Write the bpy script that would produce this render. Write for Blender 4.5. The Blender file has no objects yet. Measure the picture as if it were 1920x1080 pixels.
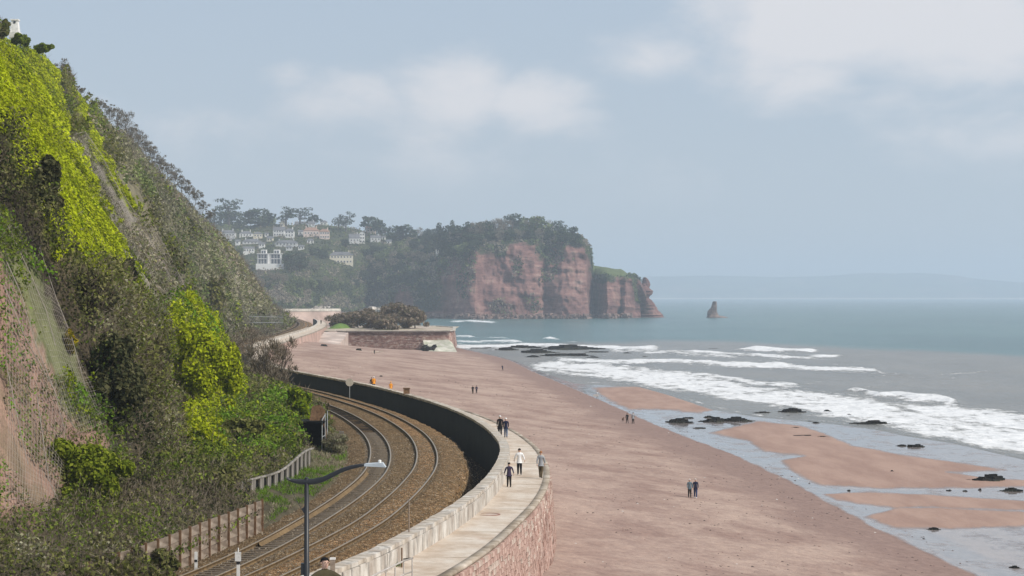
import bpy, math, random
import numpy as np
from mathutils import Vector, Matrix, Quaternion

R = np.random.default_rng(7)
random.seed(7)
sc = bpy.context.scene
COL = sc.collection
F, HZ, CZ = 3600.0, 555.0, 20.5          # focal length in photo pixels, horizon row, camera height above the sea

# ------------------------------------------------------------------ camera, sky, sun, exposure
cam = bpy.data.cameras.new('camera')
cam.sensor_width = 36.0
cam.lens = 67.5
cam.clip_start = 0.5
cam.clip_end = 60000
camo = bpy.data.objects.new('camera', cam)
COL.objects.link(camo)
camo.location = (0, 0, CZ)
camo.rotation_euler = (math.pi / 2 + math.atan(15 / 3600), 0, 0)
sc.camera = camo

SUN_EL = math.radians(42)
SUN_H = Vector((0.88, -0.475, 0)).normalized()
SUN = Vector((SUN_H.x * math.cos(SUN_EL), SUN_H.y * math.cos(SUN_EL), math.sin(SUN_EL)))
sl = bpy.data.lights.new('sun', 'SUN')
sl.energy = 3.9
sl.angle = math.radians(0.6)
sl.color = (1.0, 0.945, 0.86)
so = bpy.data.objects.new('sun', sl)
COL.objects.link(so)
so.rotation_euler = (-SUN).to_track_quat('-Z', 'Y').to_euler()
so.location = (200, -200, 300)


def N(nt, typ, ins=None, **kw):
    n = nt.nodes.new(typ)
    for k, v in kw.items():
        setattr(n, k, v)
    for k, v in (ins or {}).items():
        s = n.inputs[k]
        if hasattr(v, 'is_output'):
            nt.links.new(v, s)
        else:
            s.default_value = v
    return n


def math_(nt, op, a, b=0.0, c=0.0, clamp=False):
    return N(nt, 'ShaderNodeMath', {0: a, 1: b, 2: c}, operation=op, use_clamp=clamp).outputs[0]


def mixc(nt, f, a, b, mode='MIX'):
    n = nt.nodes.new('ShaderNodeMix')
    n.data_type = 'RGBA'
    n.blend_type = mode
    for s, v in ((n.inputs[0], f), (n.inputs[6], a), (n.inputs[7], b)):
        if hasattr(v, 'is_output'):
            nt.links.new(v, s)
        else:
            s.default_value = v if not isinstance(v, tuple) or len(v) == 4 else (*v, 1)
    return n.outputs[2]


def ramp(nt, fac, stops, interp='LINEAR'):
    n = nt.nodes.new('ShaderNodeValToRGB')
    n.color_ramp.interpolation = interp
    e = n.color_ramp.elements
    while len(e) < len(stops):
        e.new(0.5)
    for i, (p, c) in enumerate(stops):
        e[i].position = p
        e[i].color = (*c, 1) if len(c) == 3 else c
    nt.links.new(fac, n.inputs[0])
    return n.outputs[0]


def sstep(nt, v, a, b):
    return N(nt, 'ShaderNodeMapRange', {0: v, 1: a, 2: b, 3: 0.0, 4: 1.0}, interpolation_type='SMOOTHSTEP').outputs[0]


def build_world():
    w = bpy.data.worlds.new('World')
    sc.world = w
    w.use_nodes = True
    nt = w.node_tree
    nt.nodes.clear()
    sky = N(nt, 'ShaderNodeTexSky', sky_type='NISHITA', sun_disc=False, sun_elevation=SUN_EL,
            sun_rotation=math.atan2(SUN.x, SUN.y), air_density=1.0, dust_density=2.2, ozone_density=1.6, altitude=20)
    tc = N(nt, 'ShaderNodeTexCoord')
    sep = N(nt, 'ShaderNodeSeparateXYZ', {0: tc.outputs['Generated']})
    x, y, z = sep.outputs
    # cloud layer, seen flattened towards the horizon
    zz = math_(nt, 'ADD', math_(nt, 'MAXIMUM', z, 0.0), 0.09)
    r = math_(nt, 'ARCTAN2', x, y)
    vec = N(nt, 'ShaderNodeCombineXYZ', {0: math_(nt, 'MULTIPLY', r, 9.0), 1: math_(nt, 'MULTIPLY', z, 17.0), 2: 3.3}).outputs[0]
    n1 = N(nt, 'ShaderNodeTexNoise', {'Vector': vec, 'Scale': 1.0, 'Detail': 7.0, 'Roughness': 0.56, 'Distortion': 0.25}).outputs[0]

    def blob(u0, v0, su, sv):
        a = math_(nt, 'POWER', math_(nt, 'DIVIDE', math_(nt, 'SUBTRACT', r, u0), su), 2.0)
        dv = math_(nt, 'SUBTRACT', z, v0)
        b = math_(nt, 'POWER', math_(nt, 'DIVIDE', dv, sv), 2.0)
        return math_(nt, 'EXPONENT', math_(nt, 'MULTIPLY', math_(nt, 'ADD', a, b), -1.0))

    def uv(px, py):
        return (px - 960) / F, (HZ - py) / F
    def power(v, k):
        return math_(nt, 'MULTIPLY', v, k)
    blobs = None
    for (px, py, sx, sy, k) in ((540, 150, 75, 42, .85), (640, 185, 190, 70, .85), (850, 155, 150, 95, 1.05), (1010, 185, 150, 70, .95),
                                (1540, 60, 240, 110, 1.05), (1780, 110, 280, 150, 1.0), (1470, 150, 260, 90, .85), (1250, 120, 210, 70, .6),
                                (1780, 250, 320, 90, .65), (1000, 320, 500, 60, .3), (450, 230, 260, 60, .4)):
        u, v = uv(px, py)
        t = power(blob(u, v, sx / F, sy / F), k)
        blobs = t if blobs is None else math_(nt, 'MAXIMUM', blobs, t)
    drive = math_(nt, 'ADD', math_(nt, 'MULTIPLY', math_(nt, 'ADD', n1, -0.5), 2.1), math_(nt, 'MULTIPLY', math_(nt, 'MAXIMUM', blobs, math_(nt, 'MULTIPLY', sstep(nt, math_(nt, 'ABSOLUTE', r), 0.3, 0.6), 0.5)), 0.75))
    cov = sstep(nt, drive, 0.12, 0.80)
    cov = math_(nt, 'MULTIPLY', cov, sstep(nt, z, 0.03, 0.10))
    cov = math_(nt, 'MULTIPLY', cov, 0.88)
    # pale haze low down
    low = math_(nt, 'EXPONENT', math_(nt, 'MULTIPLY', math_(nt, 'MAXIMUM', z, 0.0), -11.0))
    base = mixc(nt, 0.78, sky.outputs[0], mixc(nt, low, SKY_PALE, SKY_LOW))
    colr = mixc(nt, cov, base, SKY_CLOUD)
    bg = N(nt, 'ShaderNodeBackground', {0: colr, 1: SKY_STR})
    out = N(nt, 'ShaderNodeOutputWorld')
    nt.links.new(bg.outputs[0], out.inputs[0])


SKY_STR = 0.10
SKY_PALE = (4.7, 5.75, 7.05, 1)
SKY_LOW = (6.0, 6.6, 7.15, 1)
SKY_CLOUD = (8.0, 7.85, 8.0, 1)
build_world()
vs = sc.view_settings
vs.view_transform = 'Standard'
vs.look = 'None'
vs.gamma = 1
vs.use_curve_mapping = False
vs.exposure = 0.0
sc.cycles.use_denoising = True
sc.cycles.max_bounces = 6
sc.cycles.diffuse_bounces = 3
sc.cycles.glossy_bounces = 3
sc.cycles.transmission_bounces = 4
sc.cycles.volume_bounces = 1
sc.cycles.transparent_max_bounces = 6

# ------------------------------------------------------------------ helpers
def P(px, py, Y):
    return np.array([(px - 960) / F * Y, Y, CZ + (HZ - py) / F * Y])


def G(px, py, z):
    Y = (CZ - z) * F / (py - HZ)
    return np.array([(px - 960) / F * Y, Y, z])


def proj(X, Y, Z):
    Y = np.maximum(Y, 1e-3)
    return 960 + X / Y * F, HZ - (Z - CZ) / Y * F


def hermite(xs, ys):
    xs = np.array(xs, float)
    ys = np.array(ys, float)
    m = np.gradient(ys, xs)

    def f(x):
        x = np.asarray(x, float)
        i = np.clip(np.searchsorted(xs, x) - 1, 0, len(xs) - 2)
        h = xs[i + 1] - xs[i]
        t = np.clip((x - xs[i]) / h, -0.5, 1.5)
        a, b = ys[i], ys[i + 1]
        tt = np.clip(t, 0, 1)
        v = (2 * tt**3 - 3 * tt**2 + 1) * a + (tt**3 - 2 * tt**2 + tt) * h * m[i] + (-2 * tt**3 + 3 * tt**2) * b + (tt**3 - tt**2) * h * m[i + 1]
        v = v + np.where(t > 1, (x - xs[i + 1]) * m[i + 1], 0) + np.where(t < 0, (x - xs[i]) * m[i], 0)
        return v
    return f


_T = np.random.default_rng(3).random((64, 64, 64)).astype(np.float32)


def vnoise(x, y, z=0.0):
    x, y, z = np.broadcast_arrays(np.asarray(x, float), np.asarray(y, float), np.asarray(z, float))
    xi, yi, zi = np.floor(x).astype(int), np.floor(y).astype(int), np.floor(z).astype(int)
    fx, fy, fz = x - xi, y - yi, z - zi
    fx, fy, fz = (f * f * (3 - 2 * f) for f in (fx, fy, fz))
    o = 0
    for dx in (0, 1):
        for dy in (0, 1):
            for dz in (0, 1):
                o = o + _T[(xi + dx) & 63, (yi + dy) & 63, (zi + dz) & 63] * (fx if dx else 1 - fx) * (fy if dy else 1 - fy) * (fz if dz else 1 - fz)
    return o * 2 - 1


def fbm(x, y, z=0.0, o=4, g=0.5):
    a, s, v = 1.0, 0.0, 0
    x, y, z = np.asarray(x, float), np.asarray(y, float), np.asarray(z, float)
    for k in range(o):
        v = v + a * vnoise(x * 2**k + 17.3 * k, y * 2**k + 5.1 * k, z * 2**k + 9.7 * k)
        s += a
        a *= g
    return v / s


def ss(a, b, x):
    t = np.clip((np.asarray(x, float) - a) / (b - a), 0, 1)
    return t * t * (3 - 2 * t)


def sd_poly(px, py, poly, wy=1.0):
    """signed distance (positive inside) in photo pixels"""
    px = np.asarray(px, float)
    py = np.asarray(py, float) * wy
    pts = [(a, b * wy) for a, b in poly]
    d = np.full(px.shape, 1e9)
    ins = np.zeros(px.shape, bool)
    for (x0, y0), (x1, y1) in zip(pts, pts[1:] + pts[:1]):
        ex, ey = x1 - x0, y1 - y0
        t = np.clip(((px - x0) * ex + (py - y0) * ey) / (ex * ex + ey * ey + 1e-9), 0, 1)
        d = np.minimum(d, np.hypot(px - x0 - t * ex, py - y0 - t * ey))
        c = ((y0 > py) != (y1 > py)) & (px < (x1 - x0) * (py - y0) / (y1 - y0 + 1e-12) + x0)
        ins ^= c
    return np.where(ins, d, -d)


def np_mesh(name, V, Fa, attrs=None, smooth=False):
    me = bpy.data.meshes.new(name)
    V = np.asarray(V, np.float32)
    Fa = np.asarray(Fa, np.int32)
    k = Fa.shape[1]
    me.vertices.add(len(V))
    me.vertices.foreach_set('co', V.ravel())
    me.loops.add(Fa.size)
    me.loops.foreach_set('vertex_index', Fa.ravel())
    me.polygons.add(len(Fa))
    me.polygons.foreach_set('loop_start', np.arange(0, Fa.size, k, dtype=np.int32))
    me.update(calc_edges=True)
    for an, (typ, dat) in (attrs or {}).items():
        a = me.attributes.new(an, typ, 'POINT')
        dat = np.asarray(dat, np.float32)
        if typ == 'FLOAT_COLOR':
            if dat.shape[1] == 3:
                dat = np.c_[dat, np.ones(len(dat))].astype(np.float32)
            a.data.foreach_set('color', dat.ravel())
        else:
            a.data.foreach_set('value', dat.ravel())
    if smooth:
        me.polygons.foreach_set('use_smooth', np.ones(len(Fa), bool))
    return me


def grid_faces(nr, nc, wrap=False):
    i = np.arange(nr - 1)[:, None]
    j = np.arange(nc if wrap else nc - 1)[None, :]
    j2 = (j + 1) % nc
    return np.stack([i * nc + j, i * nc + j2, (i + 1) * nc + j2, (i + 1) * nc + j], -1).reshape(-1, 4)


def link(name, me, mat=None, parent=None, kind=None, label=None, cat=None, group=None, loc=None):
    o = bpy.data.objects.new(name, me)
    COL.objects.link(o)
    if me is not None and mat is not None:
        for m in (mat if isinstance(mat, (list, tuple)) else [mat]):
            me.materials.append(m)
    if parent is not None:
        o.parent = parent
    if kind: o['kind'] = kind
    if label: o['label'] = label
    if cat: o['category'] = cat
    if group: o['group'] = group
    if loc is not None: o.location = loc
    return o


def thing(name, label, cat, loc=(0, 0, 0), rz=0.0, group=None, s=1.0):
    o = link(name, None, label=label, cat=cat, group=group, loc=tuple(float(v) for v in loc))
    o.rotation_euler = (0, 0, rz)
    o.scale = (s, s, s) if not isinstance(s, tuple) else s
    return o


class MB:
    """collects boxes, tubes and prisms into one mesh"""
    def __init__(self):
        self.v, self.f, self.m = [], [], []

    def add(self, V, Fs, mi=0):
        b = len(self.v)
        self.v += [tuple(float(c) for c in p) for p in V]
        self.f += [tuple(b + i for i in f) for f in Fs]
        self.m += [mi] * len(Fs)
        return self

    def box(self, c, s, rz=0.0, mi=0, jit=0.0, top=1.0):
        cx, cy, cz = c
        ca, sa = math.cos(rz), math.sin(rz)
        V = []
        for dz in (-.5, .5):
            k = top if dz > 0 else 1.0
            for dx, dy in ((-.5, -.5), (.5, -.5), (.5, .5), (-.5, .5)):
                x, y = dx * s[0] * k, dy * s[1] * k
                j = [random.uniform(-jit, jit) for _ in range(3)]
                V.append((cx + x * ca - y * sa + j[0], cy + x * sa + y * ca + j[1], cz + dz * s[2] + j[2]))
        return self.add(V, [(0, 3, 2, 1), (4, 5, 6, 7), (0, 1, 5, 4), (1, 2, 6, 5), (2, 3, 7, 6), (3, 0, 4, 7)], mi)

    def tube(self, pts, rad, n=6, mi=0, cap=True):
        pts = [Vector(p) for p in pts]
        if not isinstance(rad, (list, tuple)):
            rad = [rad] * len(pts)
        V, Fs = [], []
        for i, p in enumerate(pts):
            d = (pts[min(i + 1, len(pts) - 1)] - pts[max(i - 1, 0)])
            if d.length < 1e-9: d = Vector((0, 0, 1))
            d.normalize()
            a = d.cross(Vector((0, 0, 1)))
            if a.length < 0.05: a = d.cross(Vector((1, 0, 0)))
            a.normalize()
            b = a.cross(d)
            for k in range(n):
                t = 2 * math.pi * k / n
                V.append(p + (a * math.cos(t) + b * math.sin(t)) * rad[i])
        for i in range(len(pts) - 1):
            for k in range(n):
                k2 = (k + 1) % n
                Fs.append((i * n + k, i * n + k2, (i + 1) * n + k2, (i + 1) * n + k))
        if cap:
            Fs.append(tuple(range(n - 1, -1, -1)))
            Fs.append(tuple((len(pts) - 1) * n + k for k in range(n)))
        return self.add(V, Fs, mi)

    def mesh(self, name, smooth=False):
        me = bpy.data.meshes.new(name)
        me.from_pydata(self.v, [], self.f)
        me.polygons.foreach_set('material_index', self.m)
        if smooth:
            me.polygons.foreach_set('use_smooth', [True] * len(self.f))
        me.update()
        return me

    def obj(self, name, mat, parent=None, smooth=False, **kw):
        return link(name, self.mesh(name, smooth), mat, parent, **kw)


def sweep(curves, closed=False, name='strip', attrs=None, smooth=False):
    """curves: list of (N,3) arrays forming a cross-section swept along its length"""
    A = np.stack(curves, 1)
    n, k, _ = A.shape
    return np_mesh(name, A.reshape(-1, 3), grid_faces(n, k, wrap=closed), attrs, smooth)


# ------------------------------------------------------------------ materials
def newmat(name):
    m = bpy.data.materials.new(name)
    m.use_nodes = True
    nt = m.node_tree
    nt.nodes.clear()
    out = N(nt, 'ShaderNodeOutputMaterial')
    return m, nt, out


def pmat(name, stops, scale=1.0, rough=0.8, bump=0.3, bscale=6.0, bdist=0.05, stretch=(1, 1, 1), spec=0.25, big=0.25, bigscale=0.15,
         detail=5.0, metal=0.0, attr=None, coord='Object', spots=None):
    m, nt, out = newmat(name)
    tc = N(nt, 'ShaderNodeTexCoord').outputs[coord]
    mp = N(nt, 'ShaderNodeMapping', {'Vector': tc, 'Scale': stretch}).outputs[0]
    n1 = N(nt, 'ShaderNodeTexNoise', {'Vector': mp, 'Scale': scale, 'Detail': detail, 'Roughness': 0.6}).outputs[0]
    fac = sstep(nt, n1, 0.28, 0.72)
    c = ramp(nt, fac, stops)
    if attr:
        at = N(nt, 'ShaderNodeAttribute', attribute_name=attr).outputs['Color']
        c = mixc(nt, 1.0, c, at, 'MULTIPLY')
    if big:
        n2 = N(nt, 'ShaderNodeTexNoise', {'Vector': tc, 'Scale': bigscale, 'Detail': 3.0}).outputs[0]
        g = ramp(nt, n2, [(0.3, (1 - big,) * 3), (0.7, (1 + big,) * 3)])
        c = mixc(nt, 1.0, c, g, 'MULTIPLY')
    if spots:
        scl, thr, colr = spots
        n3 = N(nt, 'ShaderNodeTexNoise', {'Vector': mp, 'Scale': scl, 'Detail': 3.0}).outputs[0]
        c = mixc(nt, sstep(nt, n3, thr, thr + 0.1), c, colr)
    b = N(nt, 'ShaderNodeBsdfPrincipled', {'Base Color': c, 'Roughness': rough, 'Metallic': metal, 'Specular IOR Level': spec})
    if bump:
        n4 = N(nt, 'ShaderNodeTexNoise', {'Vector': mp, 'Scale': bscale, 'Detail': 4.0}).outputs[0]
        bp = N(nt, 'ShaderNodeBump', {'Height': n4, 'Strength': bump, 'Distance': bdist})
        nt.links.new(bp.outputs[0], b.inputs['Normal'])
    nt.links.new(b.outputs[0], out.inputs[0])
    return m


def leafmat(name, trans=0.3):
    m, nt, out = newmat(name)
    at = N(nt, 'ShaderNodeAttribute', attribute_name='Col').outputs['Color']
    d = N(nt, 'ShaderNodeBsdfDiffuse', {'Color': at})
    t = N(nt, 'ShaderNodeBsdfTranslucent', {'Color': at})
    mx = N(nt, 'ShaderNodeMixShader', {0: trans, 1: d.outputs[0], 2: t.outputs[0]})
    nt.links.new(mx.outputs[0], out.inputs[0])
    return m


def flat(name, c, rough=0.7, spec=0.3, metal=0.0, var=0.15):
    return pmat(name, [(0.0, tuple(v * (1 - var) for v in c)), (1.0, tuple(min(1, v * (1 + var)) for v in c))], scale=3.0, rough=rough, bump=0.1, bscale=20, bdist=0.01, spec=spec, big=0, metal=metal)


M = {}
M['leaf'] = leafmat('leaf', 0.28)
M['twig'] = leafmat('twig', 0.0)
M['bark'] = pmat('bark', [(0, (.05, .04, .03)), (1, (.14, .11, .085))], scale=4, bump=.5)
M['white_render'] = flat('white_render', (.74, .73, .70))
M['cream_render'] = flat('cream_render', (.66, .60, .47))
M['pink_render'] = flat('pink_render', (.62, .50, .44))
M['grey_render'] = flat('grey_render', (.56, .56, .55))
M['slate'] = pmat('slate', [(0, (.10, .105, .115)), (1, (.20, .20, .21))], scale=1.5, bump=.3)
M['red_tile'] = pmat('red_tile', [(0, (.24, .15, .11)), (1, (.36, .22, .16))], scale=1.5, bump=.3)
M['glass'] = flat('window_glass', (.05, .06, .075), rough=0.15, spec=0.5)
M['concrete'] = pmat('concrete', [(0, (.36, .33, .28)), (.5, (.47, .43, .37)), (1, (.55, .50, .43))], scale=.8, bump=.25, bscale=9)
M['black_rock'] = pmat('black_rock', [(0, (.008, .009, .008)), (.6, (.018, .018, .016)), (1, (.04, .044, .028))], scale=1.6, bump=.6, bscale=3, bdist=.1, rough=.8, spec=.15)
M['rust'] = pmat('rust', [(0, (.10, .055, .03)), (1, (.22, .13, .07))], scale=5, bump=.4, rough=.85)
M['black_metal'] = flat('black_metal', (.012, .013, .016), rough=.45, spec=.5)
M['grey_metal'] = flat('grey_metal', (.30, .31, .32), rough=.5, spec=.5)
M['white_paint'] = pmat('white_paint', [(0, (.55, .53, .5)), (.4, (.75, .74, .71)), (1, (.8, .79, .77))], scale=5, bump=.1, rough=.6)
M['timber'] = pmat('timber', [(0, (.20, .15, .11)), (1, (.36, .29, .23))], scale=2, stretch=(1, 1, 6), bump=.3)
M['orange_cloth'] = flat('orange_cloth', (.75, .30, .03), rough=.9)
M['skin'] = flat('skin', (.52, .33, .25), rough=.6, var=.06)

# ------------------------------------------------------------------ plan of the place (metres, camera at x=0 y=0)
Z_PATH, Z_RAIL, Z_TOP = 9.1, 8.57, 10.1
wall_in = hermite([30, 45, 60, 75, 87, 99, 112, 124, 134, 145, 160, 180, 204, 223, 243, 266, 300, 350, 420, 520, 620, 740, 860, 1000],
                  [-33, -21, -12.6, -6.8, -4.4, -2.6, -1.4, -.85, -.8, -1.4, -2.9, -6, -11.3, -16.2, -22.5, -30.0, -39, -48.5, -56.5, -62, -67, -75.5, -88, -108])
outer_c = hermite([30, 45, 60, 72, 82.3, 91.6, 101, 112, 124, 133, 142.6, 151, 165, 179, 197.5, 219, 240, 266, 300, 350, 420, 520, 620, 740, 860, 1000],
                  [-30, -22.5, -16.4, -12.8, -10.5, -8.9, -7.6, -6.75, -6.2, -6.05, -6.3, -6.8, -8.15, -10.2, -13.7, -19, -25, -33.5, -43.2, -53, -61, -66.5, -71.5, -80, -92.5, -112.5])
inner_c = hermite([30, 45, 60, 72, 83, 91, 103, 115.5, 130, 143, 151, 163, 177, 197, 215, 240, 266, 300, 350, 420, 520, 620, 740, 860, 1000],
                  [-33.5, -25.8, -19.4, -15.6, -13.1, -11.85, -10.6, -9.7, -9.3, -9.8, -10.4, -11.7, -13.8, -17.6, -22.0, -29, -37.2, -46.8, -56.4, -64.4, -69.9, -75, -83.5, -96, -116])
path_out = hermite([30, 45, 60, 79, 85, 97, 106, 117, 125, 130.5, 142.5, 157, 180, 204, 223, 243, 266, 300, 350, 420, 520, 620, 740, 860, 1000],
                   [-27, -16, -8, -2.6, -1.4, .3, 1.35, 2.15, 2.4, 2.4, 2.05, .9, -2.3, -7.4, -12.3, -18.4, -25.8, -34.8, -44.5, -52.6, -58.3, -63.2, -71.5, -84, -104])
shore_x = hermite([40, 60, 100, 138.5, 173, 200, 238, 297, 360, 441, 520, 606, 727, 800, 1100], [37, 36, 35, 33.5, 31.4, 30.6, 28.5, 22.8, 18, 11.5, 5, -1, -18, -27, -60])


def curve_pts(fn, Y, off=0.0, z=0.0):
    X = fn(Y)
    d = (fn(Y + .5) - fn(Y - .5))
    nrm = np.hypot(d, 1.0)
    return np.stack([X + off / nrm, Y - off * d / nrm, np.broadcast_to(z, X.shape) + 0 * X], -1)


def wall_foot_z(Y):
    return np.interp(Y, [60, 80, 100, 106, 113, 125, 140, 230, 330, 420, 560, 620, 680, 720], [6.6, 6.3, 5.6, 5.3, 4.9, 4.3, 4.0, 4.3, 6.3, 7.3, 7.4, 5.2, 2.4, 2.0])


def beach_z(X, Y):
    X = np.asarray(X, float)
    Y = np.asarray(Y, float)
    xw, xs = path_out(Y) - 0.4, shore_x(Y)
    s = (X - xw) / np.maximum(xs - xw, 1)
    zw = wall_foot_z(Y)
    sc_ = np.clip(s, 0, 1)
    z = zw + (0.3 - zw) * (0.9 * sc_ + 0.1 * sc_ * sc_)
    und = fbm(X / 9, Y / 16, 1.5, 3) * .16 + fbm(X / 2.2, Y / 3.0, 4.5, 2) * .035
    z = z + und * np.clip(1 - np.abs(sc_ - .5) * 1.2, .25, 1) * (s < 1)
    z = np.where(s > 1, 0.3 - 0.27 * ss(0, 1, (s - 1) * np.maximum(xs - xw, 1) / 5.0), z)
    z = np.where(s < 0, zw - np.clip(-s * (xs - xw), 0, 3), z)
    return z


FRONT = [(500, 610), (700, 636), (845, 655), (930, 672), (985, 692), (1060, 716), (1190, 724), (1250, 740), (1330, 765), (1420, 780), (1560, 793), (1640, 803), (1700, 816), (1790, 830), (1920, 860), (2100, 905), (2600, 1010)]


def front_py(px):
    return np.interp(px, [p[0] for p in FRONT], [p[1] for p in FRONT])


BARS = [
    [(1112, 727), (1200, 724), (1262, 742), (1335, 768), (1312, 775), (1250, 768), (1180, 768), (1140, 750)],
    [(1330, 812), (1420, 790), (1500, 798), (1530, 808), (1600, 836), (1690, 853), (1775, 864), (1885, 881), (1775, 886), (1840, 895), (1950, 903), (1950, 912), (1746, 916), (1627, 915), (1538, 910), (1488, 886), (1464, 864), (1509, 855), (1435, 847), (1400, 826)],
    [(1543, 926), (1627, 923), (1746, 928), (1940, 941), (1960, 958), (1716, 951), (1678, 953), (1568, 938)],
    [(1642, 964), (1678, 953), (1746, 952), (1960, 962), (1960, 986), (1760, 992), (1672, 988), (1615, 969)],
]


def bar_mask(px, py):
    v = np.full(np.shape(px), -60.0)
    for b in BARS:
        v = np.maximum(v, sd_poly(px, py, b, 2.5))
    return v


def ground_hit(px, py, fn=beach_z):
    Y = np.geomspace(70, 900, 6000)
    X = (px - 960) / F * Y
    Z = CZ + (HZ - py) / F * Y
    d = Z - fn(X, Y)
    i = int(np.argmax(d < 0))
    return np.array([X[i], Y[i], float(fn(X[i], Y[i]))])


# ------------------------------------------------------------------ beach
def beach_material():
    m, nt, out = newmat('beach_sand')
    geo = N(nt, 'ShaderNodeNewGeometry')
    pos = geo.outputs['Position']
    A = lambda n: N(nt, 'ShaderNodeAttribute', attribute_name=n).outputs['Fac']
    film, damp, bar = A('film'), A('damp'), A('bar')

    def noise(scale, st=(1, 1, 1), det=5.0, ro=.6):
        mp = N(nt, 'ShaderNodeMapping', {'Vector': pos, 'Scale': st}).outputs[0]
        return N(nt, 'ShaderNodeTexNoise', {'Vector': mp, 'Scale': scale, 'Detail': det, 'Roughness': ro}).outputs[0]
    streak = noise(.16, (.8, .55, .5), 8.0, .68)
    fine = noise(1.1, (1, .8, 1), 8.0, .75)
    grit = noise(9.0, (1, .6, 1), 3.0, .8)
    dry = ramp(nt, sstep(nt, streak, .33, .66), [(0, (.275, .187, .156)), (.45, (.345, .247, .205)), (1, (.42, .312, .257))])
    dry = mixc(nt, 0.8, dry, ramp(nt, fine, [(.32, (.72, .69, .71)), (.5, (1, 1, 1)), (.66, (1.18, 1.16, 1.13))]), 'MULTIPLY')
    dry = mixc(nt, math_(nt, 'MULTIPLY', sstep(nt, grit, .68, .76), .55), dry, (.14, .10, .09, 1))
    dry = mixc(nt, .8, dry, ramp(nt, noise(4.2, (1, .9, 1), 5.0, .8), [(.34, (.80, .79, .79)), (.52, (1, 1, 1)), (.68, (1.12, 1.11, 1.1))]), 'MULTIPLY')
    dampc = ramp(nt, fine, [(.3, (.20, .135, .115)), (.7, (.31, .215, .18))])
    barc = ramp(nt, sstep(nt, noise(.5, (.5, .12, 1)), .3, .7), [(0, (.31, .195, .15)), (1, (.40, .265, .205))])
    filmc = ramp(nt, fine, [(.3, (.13, .11, .105)), (.7, (.33, .285, .265))])
    wob = math_(nt, 'MULTIPLY', math_(nt, 'ADD', noise(.22, (1, .3, 1)), -.5), 1.0)
    fdamp = sstep(nt, math_(nt, 'ADD', damp, math_(nt, 'MULTIPLY', wob, .9)), .25, .8)
    wob2 = math_(nt, 'MULTIPLY', math_(nt, 'ADD', noise(.45, (1, .3, 1), 6.0), -.5), .55)
    fbar = sstep(nt, math_(nt, 'ADD', bar, wob2), .34, .68)
    ffilm = sstep(nt, math_(nt, 'ADD', film, math_(nt, 'MULTIPLY', wob2, 1.0)), .40, .62)
    ffilm = math_(nt, 'MULTIPLY', ffilm, math_(nt, 'SUBTRACT', 1.0, fbar))
    c = mixc(nt, fdamp, dry, dampc)
    c = mixc(nt, fbar, c, barc)
    c = mixc(nt, ffilm, c, filmc)
    r1 = math_(nt, 'SUBTRACT', .95, math_(nt, 'MULTIPLY', fdamp, .15))
    r1 = math_(nt, 'SUBTRACT', r1, math_(nt, 'MULTIPLY', fbar, .25))
    rgh = N(nt, 'ShaderNodeMix', {0: ffilm, 2: r1, 3: math_(nt, 'ADD', .06, math_(nt, 'MULTIPLY', sstep(nt, noise(.35, (.8, .5, 1), 7.0, .7), .45, .72), .34))}).outputs[0]
    spec = N(nt, 'ShaderNodeMix', {0: ffilm, 2: .12, 3: .5}).outputs[0]
    b = N(nt, 'ShaderNodeBsdfPrincipled', {'Base Color': c, 'Roughness': rgh, 'Specular IOR Level': spec, 'IOR': 1.33})
    hgt = math_(nt, 'ADD', noise(1.1, (1, .5, 1), 6.0), math_(nt, 'MULTIPLY', noise(5.0, (1, .6, 1)), .4))
    st = N(nt, 'ShaderNodeMix', {0: ffilm, 2: .55, 3: .02}).outputs[0]
    bp = N(nt, 'ShaderNodeBump', {'Height': hgt, 'Strength': st, 'Distance': .16})
    nt.links.new(bp.outputs[0], b.inputs['Normal'])
    nt.links.new(b.outputs[0], out.inputs[0])
    return m


def build_beach():
    az = np.linspace((330 - 960) / F, (2700 - 960) / F, 430)
    Y = np.geomspace(52, 1050, 400)
    YY, AA = np.meshgrid(Y, az, indexing='ij')
    X = AA * YY
    Z = beach_z(X, YY)
    px, py = proj(X, YY, Z)
    fr = front_py(px)
    bm = bar_mask(px, py)
    xs = shore_x(YY)
    d = X - xs
    bar = np.clip(.5 + bm / 34, 0, 1)
    film = np.clip(.5 + d / 3.0, 0, 1)
    damp = np.clip(1.1 + d / 15, 0, 1) * np.clip(np.interp(YY, [60, 130, 260], [.75, .85, 1.0]), 0, 1)
    off = ss(-2, 40, fr - py)
    Z = Z + .10 * ss(-2, 8, bm) - .9 * off * (d > -6)
    me = np_mesh('beach', np.stack([X, YY, Z], -1).reshape(-1, 3), grid_faces(*X.shape),
                 {'film': ('FLOAT', film.ravel()), 'damp': ('FLOAT', damp.ravel()), 'bar': ('FLOAT', bar.ravel())}, True)
    link('beach', me, beach_material(), kind='structure')


build_beach()

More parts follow.
